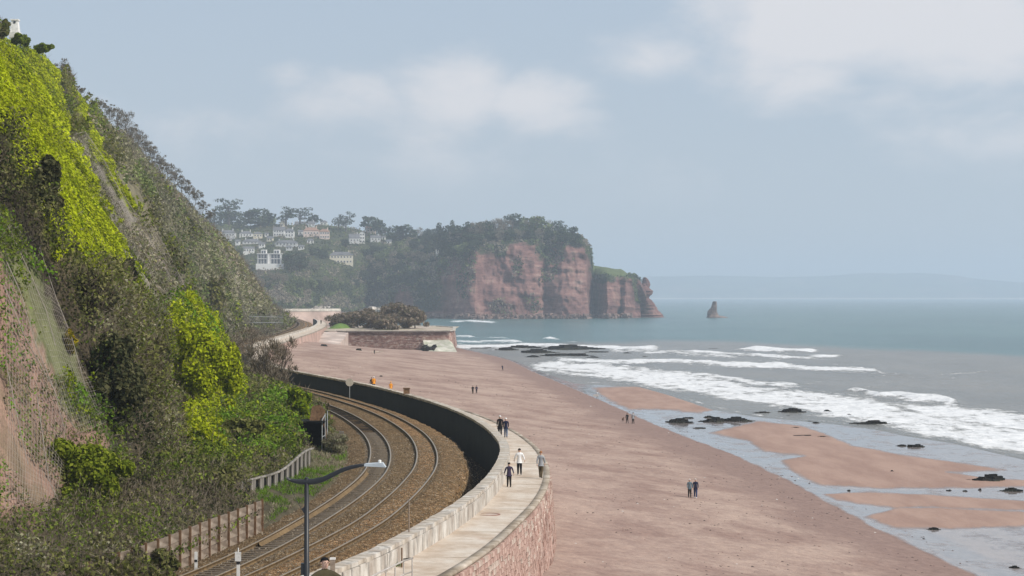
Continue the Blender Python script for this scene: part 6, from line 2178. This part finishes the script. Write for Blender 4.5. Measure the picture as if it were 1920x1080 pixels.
def post_things():
    # white marker posts between and beside the tracks
    t = thing('marker_post', 'white trackside marker post with a square plate, between the two tracks', 'marker post', (-11.4, 80, 8.3))
    k = 80 / F
    Zp = lambda py: CZ + (HZ - py) * k - 8.3
    MB().box((0, 0, Zp(1040) / 2), (.13, .09, Zp(1040))).obj('post', M['white_paint'], t)
    MB().box((0, -.07, Zp(1043)), (.25, .04, .38)).obj('plate', M['white_paint'], t)
    MB().tube([(0, 0, Zp(1040)), (0, 0, Zp(1027))], .028, 6).obj('finial', M['white_paint'], t)
    MB().box((0, -.01, Zp(1055)), (.14, .1, .1)).obj('band', M['black_metal'], t)
    t = thing('marker_post', 'short white marker post beside the left rail of the inner track', 'marker post', (-13.95, 84.8, 8.2))
    MB().box((0, 0, .5), (.12, .09, 1.0)).obj('post', M['white_paint'], t)
    MB().box((0, -.05, .62), (.13, .02, .1)).obj('band', M['black_metal'], t)
    # thin pole at the foot of the parapet
    p = G(767, 1039, Z_PATH)
    h = (1039 - 938) * p[1] / F
    MB().tube([(0, 0, -.05), (0, 0, h)], [.034, .026], 8).obj('pole', M['timber'], label='thin rusty pole standing on the path against the whitewashed parapet', cat='pole', loc=tuple(p))
    # square timber post at the end of the parapet
    t = thing('timber_post', 'square weathered timber post at the near end of the whitewashed parapet', 'post', (*P(624, 1050, 70)[:2], 9.0))
    MB().box((0, 0, .95), (.17, .17, 1.9)).obj('shaft', M['timber'], t)
    MB().box((0, 0, 1.93), (.2, .2, .06)).obj('cap', M['white_paint'], t)
    # railing at the head of the steps
    t = thing('step_railing', 'tubular metal handrail at the top of steps down from the path', 'railing', (*P(750, 1100, 76)[:2], Z_PATH))
    o = np.array(t.location)
    Q = lambda px, py, Y: Vector(P(px, py, Y) - o)
    pale = flat('galvanised', (.46, .42, .38), rough=.55, spec=.4)
    for a, b, Y in (((773, 1047), (773, 1110), 76), ((757, 1050), (757, 1110), 77), ((741, 1064), (741, 1112), 75), ((724, 1072), (724, 1112), 74)):
        MB().tube([Q(*a, Y), Q(*b, Y)], .03, 6).obj('upright', pale, t)
    MB().tube([Q(690, 1084, 72), Q(710, 1074, 73.5), Q(754, 1053, 76), Q(774, 1046, 76)], .035, 6).obj('handrail', pale, t)
    MB().tube([Q(757, 1048, 77), Q(774, 1046, 76)], .03, 6).obj('top_rail', M['black_metal'], t)
    MB().tube([Q(740, 1085, 75), Q(757, 1077, 76), Q(774, 1071, 76)], .03, 6).obj('mid_rail', pale, t)
    for px, top in ((734.5, 1030), (753.5, 1027)):
        b = G(px, 1063, Z_PATH)
        MB().tube([(0, 0, 0), (0, 0, (1063 - top) * b[1] / F)], .035, 6).obj('iron_post', M['rust'], label='%s rusty iron post standing on the path beside the step railing' % ('left' if px < 740 else 'right'), cat='post', loc=tuple(b))
    # information board: back of a round sign on a post by the dark wall
    Y = 226.0
    k = Y / F
    t = thing('round_sign', 'back of a round beige sign on a thin post in front of the dark wall', 'sign', ((655.5 - 960) * k, Y, 8.4))
    z = CZ + (HZ - 717) * k - 8.4
    MB().tube([(0, .03, 0), (0, .03, z)], .05, 6).obj('post', M['grey_metal'], t)
    mb = MB().tube([(0, -.02, z), (0, .02, z)], .46, 20)
    mb.obj('disc', flat('sign_back', (.46, .41, .33)), t)
    # square stone block on the parapet
    Y = 205.0
    x = float(wall_in(Y)) + .3
    mb = MB().box((0, 0, .28), (.62, .62, .62), jit=.03).box((0, 0, .64), (.72, .72, .12), jit=.02)
    mb.obj('stone_block', M['rust'], label='square dark block standing on top of the dark railway wall', cat='block', loc=(x, Y, 10.0))
    # iron cover in the path: a ring and a plate with bars
    p = G(916, 965, Z_PATH - .03)
    t = thing('manhole_cover', 'oval reddish iron cover set in the pale path', 'manhole cover', p)
    mb = MB()
    V = []
    for r_, z in ((.62, .0), (.62, .035), (.50, .035), (.50, .0)):
        for a in np.linspace(0, 2 * math.pi, 28, endpoint=False):
            V.append((r_ * math.cos(a), r_ * math.sin(a), z))
    mb.add(V, [tuple(q) for q in grid_faces(4, 28, wrap=True)])
    mb.obj('rim', flat('iron_oxide', (.26, .135, .10)), t)
    MB().tube([(0, 0, 0), (0, 0, .022)], .5, 28).obj('lid', pmat('worn_lid', [(0, (.40, .30, .24)), (1, (.52, .43, .36))], scale=2, bump=.2), t)
    # tufts of grass at the foot of the parapet
    for px, py, L, lab in ((792, 1024, 1.0, 'small green tuft on the path against the parapet near the iron cover'), (711, 1068, 2.6, 'long strip of bright green weeds at the foot of the parapet')):
        b = G(px, py, Z_PATH)
        n = int(160 * L)
        d = np.array([.62, .78, 0]) if L > 1.5 else np.array([.6, .8, 0])
        B = R.uniform(-.5, .5, (n, 1)) * d * L + R.normal(0, .06, (n, 3)) * np.array([1, 1, 0])
        link('weed_tuft', geo_mesh('weed_tuft', [twig_tris(B, np.array([[.2, -.1, 1.0]]) + R.normal(0, .35, (n, 3)), R.uniform(.12, .32, n), np.full(n, .02), pick('bright', n))]), M['leaf'], label=lab, cat='weeds', loc=tuple(b))


post_things()


def crest_house():
    p = P(28, 66, 285)
    t = thing('white_turret', 'small white tapering turret with an overhanging cap on top of the cliff', 'turret', p + np.array([0, 0, -.4]))
    k = 285 / F
    MB().box((0, 0, .4), (1.5, 1.5, .9)).box((0, 0, 1.6), (1.25, 1.25, 1.9), top=.72).obj('body', M['white_render'], t)
    MB().box((0, 0, 2.65), (1.15, 1.15, .22)).obj('cap', M['white_render'], t)
    MB().box((.05, -.5, 2.3), (.3, .12, .32)).obj('opening', M['glass'], t)
    shrub('clipped_hedge', 'dark clipped hedge beside the white turret on the cliff top', 38, 84, 36, 22, 'green', 1500, 0, Y=284, s=.28, seed=77)
    shrub('hedge_bush', 'dark rounded bush at the brow of the cliff right of the hedge', 80, 100, 34, 20, 'green', 1200, 0, Y=290, s=.28, seed=78)
    shrub('hedge_bush', 'olive bush left of the white turret at the very top', 6, 72, 26, 34, 'olive', 1200, 200, Y=280, s=.28, seed=79)


crest_house()

# ------------------------------------------------------------------ rocks on the shore
ROCKS = [(905, 654, 62, 4), (950, 657, 58, 6), (985, 653, 90, 6), (1010, 662, 85, 9), (1060, 668, 120, 8), (1075, 656, 150, 9), (1120, 661, 60, 4), (1000, 670, 40, 4), (1110, 671, 40, 3), (1175, 663, 26, 3), (1210, 669, 14, 3), (1225, 650, 50, 2), (1340, 654, 30, 2),
         (1275, 793, 66, 9), (1340, 791, 60, 9), (1385, 790, 70, 10), (1290, 784, 30, 4), (1332, 783, 34, 4), (1312, 803, 32, 4), (1488, 774, 66, 9), (1428, 775, 52, 4), (1551, 772, 24, 5), (1478, 780, 12, 3), (1635, 796, 98, 8), (1718, 838, 40, 9), (1692, 836, 30, 3),
         (1857, 903, 92, 14), (1898, 921, 56, 8), (1505, 818, 54, 5), (1545, 820, 40, 2), (1520, 790, 16, 2), (1530, 793, 20, 3), (1490, 803, 30, 2), (1592, 778, 18, 2), (1810, 921, 12, 4), (1838, 919, 8, 4), (1780, 920, 14, 4), (1752, 993, 34, 3), (1732, 1014, 14, 3), (1905, 1065, 30, 4), (1592, 920, 8, 3), (1672, 885, 16, 2)]


def rocks():
    names = ['long flat', 'low jagged', 'small dark', 'wet black', 'thin black', 'broad weedy']
    meshes = []
    for k in range(6):
        mb = MB()
        for q in range(34):
            rr = math.sqrt(random.random())
            th = random.uniform(0, 6.283)
            x, y = rr * math.cos(th), rr * math.sin(th)
            hh = (1 - rr ** 1.6) * random.uniform(.55, 1.15) * (1 + .5 * float(fbm(x * 2 + k * 5, y * 2, 1.0, 2))) + .10
            w_ = random.uniform(.18, .5) * (1.1 - .5 * rr)
            mb.box((x * .9, y * .9, hh * .5 - .12), (w_ * 1.3, w_ * .9, hh + .1), rz=random.uniform(-.5, .5), jit=.05, top=random.uniform(.6, .95))
        me = mb.mesh('shore_rock')
        me.materials.append(M['black_rock'])
        meshes.append(me)
    for i, (px, py, w, h) in enumerate(ROCKS):
        p = G(px, py, .06)
        k = p[1] / F
        W = w * k / 2
        view = math.atan2(CZ, p[1])
        H = max(.22, h * k * .85)
        D = max(.5, min(W * .8, h * k * .38 / math.sin(view) / 2))
        if py < 700: where = 'in the reef off the point'
        elif py < 830 and px < 1420: where = 'in the ledge edging the wet sand'
        elif py < 830: where = 'in the swash below the breakers'
        else: where = 'among the near wet sandbars'
        grp = 'rocks ' + where
        same = sorted(q[0] for q in ROCKS if ((q[1] < 700) == (py < 700) and ((q[1] < 830 and q[0] < 1420) == (py < 830 and px < 1420)) and ((q[1] < 830) == (py < 830))))
        rank = same.index(px)
        lab = '%s black rock from the landward side %s' % (ORD[min(rank, 19)], where)
        o = link('shore_rock', meshes[i % 6], None, label=lab, cat='rock', group=grp, loc=(p[0], p[1] + D * .6, -.02))
        o.scale = (W, D, H)
        o.rotation_euler = (0, 0, random.choice((0, math.pi)) + random.uniform(-.05, .05))
    # dark stones by the apron
    mb = MB()
    for i in range(16):
        mb.box((*P(random.uniform(792, 818), 660, random.uniform(664, 675))[:2], random.uniform(1.3, 3.0)), (1.2, 1.0, .9), rz=random.uniform(0, 3), jit=.25)
    mb.obj('rubble_heap', M['black_rock'], label='heap of dark boulders leaning on the weed-stained apron', cat='rubble')


rocks()


def debris():
    # pebbles, shells and weed scattered over the sand
    n = 2600
    Y = 85 * (420 / 85) ** R.random(n)
    u = R.random(n)
    x = path_out(Y) + .8 + u * (shore_x(Y) - path_out(Y) + 2)
    clus = fbm(x / 4, Y / 5, 2.0, 3) + .25 * u
    k = clus > R.uniform(-.1, .45, n)
    x, Y = x[k], Y[k]
    z = beach_z(x, Y) + .01
    s = R.uniform(.02, .075, len(x)) * np.interp(Y, [85, 400], [1, 2.2])
    tet = np.array([[1, 0, -.3], [-.5, .87, -.3], [-.5, -.87, -.3], [.1, .1, .55]])
    V = np.stack([x, Y, z], -1)[:, None] + (tet[None] + R.normal(0, .2, (len(x), 4, 3))) * s[:, None, None] * np.array([1.6, 1.6, .8])
    f = (np.arange(len(x))[:, None, None] * 4 + np.array([[0, 1, 3], [1, 2, 3], [2, 0, 3]])[None]).reshape(-1, 3)
    col = np.array([(.06, .045, .04), (.10, .075, .065), (.55, .52, .48), (.18, .10, .08)])[R.choice(4, len(x), p=[.45, .33, .07, .15])]
    link('beach_debris', np_mesh('beach_debris', V.reshape(-1, 3), f, {'Col': ('FLOAT_COLOR', np.repeat(col, 4, 0))}), M['twig'], kind='stuff')
    for px, py, w, lab, mt in ((673, 657, 1.6, 'dark weed-covered boulder on the far sand below the ramp', 'black_rock'), (607, 649, 1.8, 'dark boulder near the top of the far sand', 'black_rock'), (714, 706, .6, 'small dark stone on the sand above the orange workers', 'black_rock'), (1034, 1010, .35, 'white rubbish scrap on the sand beside the sea wall', 'white_paint')):
        p = ground_hit(px, py)
        MB().box((0, 0, .25), (1.0, .8, .55), jit=.16, top=.7).obj('boulder' if mt == 'black_rock' else 'litter_scrap', M[mt], label=lab, cat='rock' if mt == 'black_rock' else 'litter', loc=tuple(p)).scale = (w, w * .8, w * .6)
    # driftwood
    for px, py, L, a, lab in ((708, 662, 3.5, .5, 'pale driftwood branch on the far sand beside a standing figure'), (612, 638, 9, .75, 'long pale beam lying across the foot of the ramp')):
        p = ground_hit(px, py)
        MB().tube([(-L / 2 * math.cos(a), -L / 2 * math.sin(a), .2), (0, .1, .3), (L / 2 * math.cos(a), L / 2 * math.sin(a), .45)], [.2, .16, .1], 6).obj('driftwood', M['coping'], label=lab, cat='driftwood', loc=tuple(p))


debris()

# ------------------------------------------------------------------ people
def hand_geo(side):
    """palm, four unequal curled fingers and a thumb; unit = hand length, wrist at the origin, fingers down"""
    mb = MB()
    mb.tube([(0, 0, .02), (0, .0, -.18), (0, .01, -.36), (0, .015, -.5)], [.13, .19, .21, .19], 6)
    for i, L in enumerate((.36, .44, .41, .32)):
        y = (i - 1.5) * .095
        x = 0
        pts = [(x, y, -.42), (x - side * .03, y, -.5 - L * .4), (x - side * .10, y, -.5 - L * .72), (x - side * .20, y, -.5 - L)]
        mb.tube(pts, [.055, .05, .045, .03], 5)
    mb.tube([(0, -.14, -.12), (-side * .05, -.25, -.28), (-side * .09, -.27, -.44), (-side * .10, -.25, -.54)], [.07, .06, .05, .035], 5)
    return mb


def person(label, pos, h, face, top, legs, hair='brown', shoe='dark', stride=.09, arms=(.10, .10), long_coat=False, bald=False, near=False, hat=None, bend=0.0, group=None, skirt=False, arm_out=0.0, slim=1.0):
    t = thing('person', label, 'person', pos, face, group)
    J, E_, Rr = [], [], []

    def v(p, r_, par=None):
        J.append((p[0] * h, p[1] * h, p[2] * h))
        Rr.append((r_[0] * h, r_[1] * h))
        i = len(J) - 1
        if par is not None: E_.append((par, i))
        return i
    b = bend
    pel = v((0, 0, .53), (.082 * slim, .062))
    sp = v((0, .03 * b, .62), (.074 * slim, .056), pel)
    ch = v((0, .10 * b, .735), (.088 * slim, .064), sp)
    up = v((0, .15 * b, .80), (.070 * slim, .052), ch)
    nk = v((0, .19 * b + .005, .845), (.031, .031), up)
    hb = v((0, .22 * b + .015, .885), (.042, .050), nk)
    hm = v((0, .24 * b + .012, .935), (.050, .058), hb)
    ht = v((0, .25 * b + .005, .975), (.036, .042), hm)
    wr = []
    for s, sw in ((-1, arms[0]), (1, arms[1])):
        sh = v((s * .098 * slim, .14 * b, .795), (.040, .040), up)
        out = arm_out
        el = v((s * (.128 + out * .10), -.02 + sw * .35 + .08 * b, .645 + out * .04), (.031, .031), sh)
        w_ = v((s * (.128 + out * .18), .02 + sw + .06 * b, .515 + abs(sw) * .15 + out * .10), (.021, .021), el)
        wr.append(w_)
    for s, ph in ((-1, stride), (1, -stride)):
        hp = v((s * .046, 0, .485), (.064 * slim, .066), pel)
        kn = v((s * .050, ph * .45 + .015, .275), (.043, .045), hp)
        an = v((s * .050, ph - (.03 if ph < 0 else 0), .055 + max(0, -ph) * .18), (.029, .032), kn)
        toe = v((s * .055, ph + .085 - (.03 if ph < 0 else 0), .022 + max(0, -ph) * .06), (.026, .020), an)
    me = bpy.data.meshes.new('body_skeleton')
    me.from_pydata(J, E_, [])
    o = bpy.data.objects.new('body_tmp', me)
    COL.objects.link(o)
    sk = o.modifiers.new('skin', 'SKIN')
    sk.use_smooth_shade = True
    for i, r_ in enumerate(Rr):
        me.skin_vertices[0].data[i].radius = r_
    me.skin_vertices[0].data[0].use_root = True
    sd = o.modifiers.new('sub', 'SUBSURF')
    sd.levels = sd.render_levels = 2 if near else 1
    dg = bpy.context.evaluated_depsgraph_get()
    body = bpy.data.meshes.new_from_object(o.evaluated_get(dg))
    bpy.data.objects.remove(o)
    body.name = 'body'
    # hands are part of the same body mesh
    vs_, fs_ = [tuple(q.co) for q in body.vertices], [tuple(p.vertices) for p in body.polygons]
    nbody = len(fs_)
    hl = .105 * h
    for s, w_ in zip((-1, 1), wr):
        hg = hand_geo(s)
        base = len(vs_)
        vs_ += [(J[w_][0] + q[0] * hl, J[w_][1] + q[1] * hl, J[w_][2] + q[2] * hl) for q in hg.v]
        fs_ += [tuple(base + i for i in f) for f in hg.f]
    if near or True:   # nose, ears and brow
        fx = MB()
        hy, hz = J[hm][1], J[hm][2]
        fx.add([(0, hy + .074 * h, hz - .022 * h), (-.010 * h, hy + .052 * h, hz - .024 * h), (.010 * h, hy + .052 * h, hz - .024 * h), (0, hy + .054 * h, hz + .006 * h)], [(0, 1, 2), (0, 2, 3), (0, 3, 1)])
        for s in (-1, 1):
            fx.tube([(s * .046 * h, hy, hz - .005 * h), (s * .058 * h, hy - .004 * h, hz - .006 * h)], [.016 * h, .010 * h], 6)
        base = len(vs_)
        vs_ += fx.v
        fs_ += [tuple(base + i for i in f) for f in fx.f]
    nb = bpy.data.meshes.new('body')
    nb.from_pydata(vs_, [], fs_)
    mats = [M['skin'], cloth(top), cloth(legs), cloth(shoe)]
    for m_ in mats: nb.materials.append(m_)
    mi = []
    coat = .36 if long_coat else .47
    for i, p in enumerate(nb.polygons):
        c = p.center / h
        if i >= nbody: k = 0
        elif c.z > .858: k = 0
        elif c.z > coat and not (abs(c.x) > .105 and c.z < .52): k = 1
        elif c.z < .062 and abs(c.x) < .11: k = 3
        elif abs(c.x) > .112 + arm_out * .03: k = 1 if c.z > .50 else 0
        else: k = 2
        mi.append(k)
    nb.polygons.foreach_set('material_index', mi)
    nb.polygons.foreach_set('use_smooth', [True] * len(fs_))
    nb.update()
    link('body', nb, None, t)
    hy, hz = J[hm][1], J[hm][2]
    # hair or hat: a cap over the skull, open at the face
    V, n, m_ = [], 12, 6
    for i in range(m_):
        a = i / (m_ - 1) * 1.75
        for j in range(n):
            th = 2 * math.pi * j / n
            fr = math.sin(th)
            aa = a * (.62 if fr > .35 else 1.0)
            V.append((.056 * h * math.sin(aa) * math.cos(th), hy + (.064 * math.sin(aa) * math.sin(th) - .004) * h, hz + (.012 + .056 * math.cos(aa)) * h))
    mb = MB().add(V, [tuple(q) for q in grid_faces(m_, n, wrap=True)])
    mb.obj('hat' if hat else 'hair', cloth(hat or hair), t, smooth=True)
    # the hem of the jacket stands off the body
    V = []
    zt, zb = .50, coat - .01
    for z, g in ((zt, .0), (zt - .02, .008), (zb, .016)):
        for j in range(14):
            th = 2 * math.pi * j / 14
            V.append(((.100 * slim + g) * math.cos(th) * h, (.078 + g) * math.sin(th) * h, z * h))
    MB().add(V, [tuple(q) for q in grid_faces(3, 14, wrap=True)]).obj('jacket_hem', cloth(top), t, smooth=True)
    if near:
        f = MB()
        for s in (-1, 1):
            f.tube([(s * .02 * h, hy + .052 * h, hz + .004 * h), (s * .02 * h, hy + .058 * h, hz + .004 * h)], .007 * h, 6)
        f.obj('eyes', cloth('dark'), t)
        MB().box((0, hy + .055 * h, hz - .042 * h), (.026 * h, .006 * h, .005 * h)).obj('mouth', flat('lips', (.34, .15, .13)), t)
    return t


CLOTH = {'black': (.012, .012, .014), 'navy': (.018, .022, .05), 'jeans': (.10, .14, .22), 'white': (.78, .77, .76), 'grey': (.30, .31, .33), 'lightgrey': (.42, .44, .46), 'khaki': (.10, .075, .04), 'dark': (.02, .017, .015), 'brown': (.09, .05, .03), 'ginger': (.30, .14, .06),
         'whitehair': (.70, .68, .66), 'purple': (.045, .035, .065), 'olive': (.075, .062, .035), 'orange': (.75, .30, .03), 'blue': (.05, .07, .16), 'teal': (.12, .17, .20), 'red': (.3, .04, .04)}
_cl = {}


def cloth(n):
    if n not in _cl:
        _cl[n] = pmat('cloth_' + n, [(0, tuple(c * .85 for c in CLOTH[n])), (1, tuple(c * 1.1 for c in CLOTH[n]))], scale=6, bump=.3, bscale=14, bdist=.015, rough=.92, spec=.1, big=0)
    return _cl[n]


def people():
    pi = math.pi
    on_path = lambda px, py: G(px, py, Z_PATH - .03)
    person('white-haired person in a long black coat beside the parapet, left of a pair', on_path(937.5, 819), 1.74, 0.1, 'black', 'black', 'whitehair', long_coat=True, stride=.07, slim=1.12)
    person('white-haired person in navy jacket and blue jeans, right of a path pair', on_path(948.5, 821), 1.62, 0.0, 'navy', 'jeans', 'whitehair', stride=.06, slim=1.12)
    person('person in a white hooded jacket and black leggings walking away along the path', on_path(974, 891), 1.72, .05, 'white', 'black', 'dark', stride=.085, arms=(.10, -.08), arm_out=.35, shoe='grey')
    person('person in a grey jumper and khaki trousers walking at the seaward edge of the path', on_path(1014, 897), 1.72, -.2, 'grey', 'khaki', 'ginger', stride=.10, arms=(-.06, .14))
    person('person in dark purple jacket and black trousers walking nearest the parapet', on_path(954.5, 914), 1.5, .1, 'purple', 'dark', 'dark', stride=.085, arm_out=.3, slim=1.15, arms=(.10, -.08))
    person('person in olive jacket and black hat at the bottom edge beside the lamp', (-4.02, 41.2, 13.2), 1.70, pi + .5, 'olive', 'dark', 'dark', near=True, hat='black', arm_out=1.3, arms=(.08, .12), stride=.02)
    # on the sand
    def sand(label, px, py, h_px, face, top, legs, hair='dark', **kw):
        p = ground_hit(px, py)
        return person(label, p, h_px * p[1] / F, face, top, legs, hair, **kw)
    sand('person in pale grey jacket facing us on open sand, left of a pair', 1293, 933, 35, pi, 'teal', 'dark', 'whitehair', slim=1.1, stride=.05)
    sand('person in dark jacket and blue jeans facing us on open sand, right of pair', 1304, 934, 36.5, pi - .1, 'navy', 'blue', 'whitehair', shoe='white', stride=.06, slim=1.1)
    sand('dark dressed person on the sand beyond the black wall, left of two', 886.5, 738.5, 15.5, 0, 'black', 'dark', slim=1.15)
    sand('dark dressed person on the sand beyond the black wall, right of two', 893.5, 738, 15.5, 0, 'purple', 'dark', slim=1.15)
    sand('dark dressed person walking a dog along the edge of the wet sand', 1176, 794, 20, .4, 'black', 'dark')
    sand('person in grey top walking beside the dog walker at the wet sand edge', 1187, 795, 22, .2, 'grey', 'dark')
    sand('lone small dark figure bending near the far water line', 942.5, 695, 11, .6, 'navy', 'dark', bend=.8)
    sand('person in white and grey carrying a board at the edge of the wet sand', 1120, 748.5, 16, .8, 'lightgrey', 'grey', 'dark')
    sand('tiny dark figure standing on the far sand before the quay wall', 702, 664, 9, 0, 'black', 'dark')
    p = G(602, 608, Z_PATH)
    person('tiny dark figure on the far path before the bushy point', p, 9 * p[1] / F, 0, 'dark', 'dark', 'dark')
    # workers seen over the dark wall
    Y = 234.0
    person('person in orange high visibility jacket and white helmet seen over the dark wall', ((701 - 960) / F * Y, Y, Z_PATH - .03), 1.62, .3, 'orange', 'navy', hat='white', slim=1.2)
    person('person in dark jacket standing close left of the orange worker at the dark wall', ((696.5 - 960) / F * Y, Y + .4, Z_PATH - .03), 1.5, .3, 'black', 'navy', slim=1.2)
    Y = 223.0
    person('person in orange work clothes seen over the dark wall, right of the helmeted one', ((733 - 960) / F * Y, Y, Z_PATH - .03), 1.5, .2, 'orange', 'navy', hat='orange', slim=.95)
    # the board carrier's board and the dog
    p = ground_hit(1117, 743)
    p = ground_hit(1120, 748.5)
    mb = MB()
    V = []
    for i in range(9):
        a = i / 8
        w = .26 * math.sin(max(.06, min(.96, a)) * math.pi)**.5
        V += [(-.3 + 1.2 * a - .3, -w * .3, .75 + w), (-.3 + 1.2 * a - .3, w * .3, .75 - w), (-.3 + 1.2 * a - .3, w * .3 + .06, .75 - w), (-.3 + 1.2 * a - .3, -w * .3 + .06, .75 + w)]
    fs = []
    for i in range(8):
        for k in range(4):
            fs.append((4 * i + k, 4 * i + (k + 1) % 4, 4 * i + 4 + (k + 1) % 4, 4 * i + 4 + k))
    mb.add(V, fs + [(0, 1, 2, 3), (32, 33, 34, 35)])
    mb.obj('bodyboard', M['white_paint'], label='white board held by the person at the wet sand edge', cat='board', loc=tuple(p + np.array([-.25, -.15, 0])))
    dog()


def dog():
    p = ground_hit(1168, 790)
    t = thing('dog', 'small brown dog beside the dark dressed walker at the wet sand edge', 'dog', p, 1.2)
    J = [((-.22, 0, .42), .085), ((-.02, 0, .40), .095), ((.20, 0, .42), .115), ((.32, 0, .52), .065), ((.42, 0, .60), .07), ((.53, 0, .57), .038), ((-.34, 0, .48), .025), ((-.44, 0, .58), .014)]
    E_ = [(0, 1), (1, 2), (2, 3), (3, 4), (4, 5), (0, 6), (6, 7)]
    for s in (-.06, .06):
        b = len(J)
        J += [((.20, s, .26), .042), ((.19, s, .12), .026), ((.22, s, .02), .028)]
        E_ += [(2, b), (b, b + 1), (b + 1, b + 2)]
        b = len(J)
        J += [((-.20, s, .28), .055), ((-.27, s, .15), .026), ((-.23, s, .02), .028)]
        E_ += [(0, b), (b, b + 1), (b + 1, b + 2)]
    me = bpy.data.meshes.new('dog_skeleton')
    me.from_pydata([j[0] for j in J], E_, [])
    o = bpy.data.objects.new('dog_tmp', me)
    COL.objects.link(o)
    o.modifiers.new('skin', 'SKIN')
    for i, j in enumerate(J): me.skin_vertices[0].data[i].radius = (j[1], j[1])
    me.skin_vertices[0].data[1].use_root = True
    o.modifiers.new('sub', 'SUBSURF').levels = 1
    body = bpy.data.meshes.new_from_object(o.evaluated_get(bpy.context.evaluated_depsgraph_get()))
    bpy.data.objects.remove(o)
    b = link('body', body, cloth('brown'), t)
    for s in (-.045, .045):
        MB().add([(.38, s, .64), (.42, s * 1.6, .64), (.39, s * 2.0, .55), (.36, s * 1.5, .60)], [(0, 1, 2, 3), (3, 2, 1, 0)]).obj('ear', cloth('dark'), t)


people()
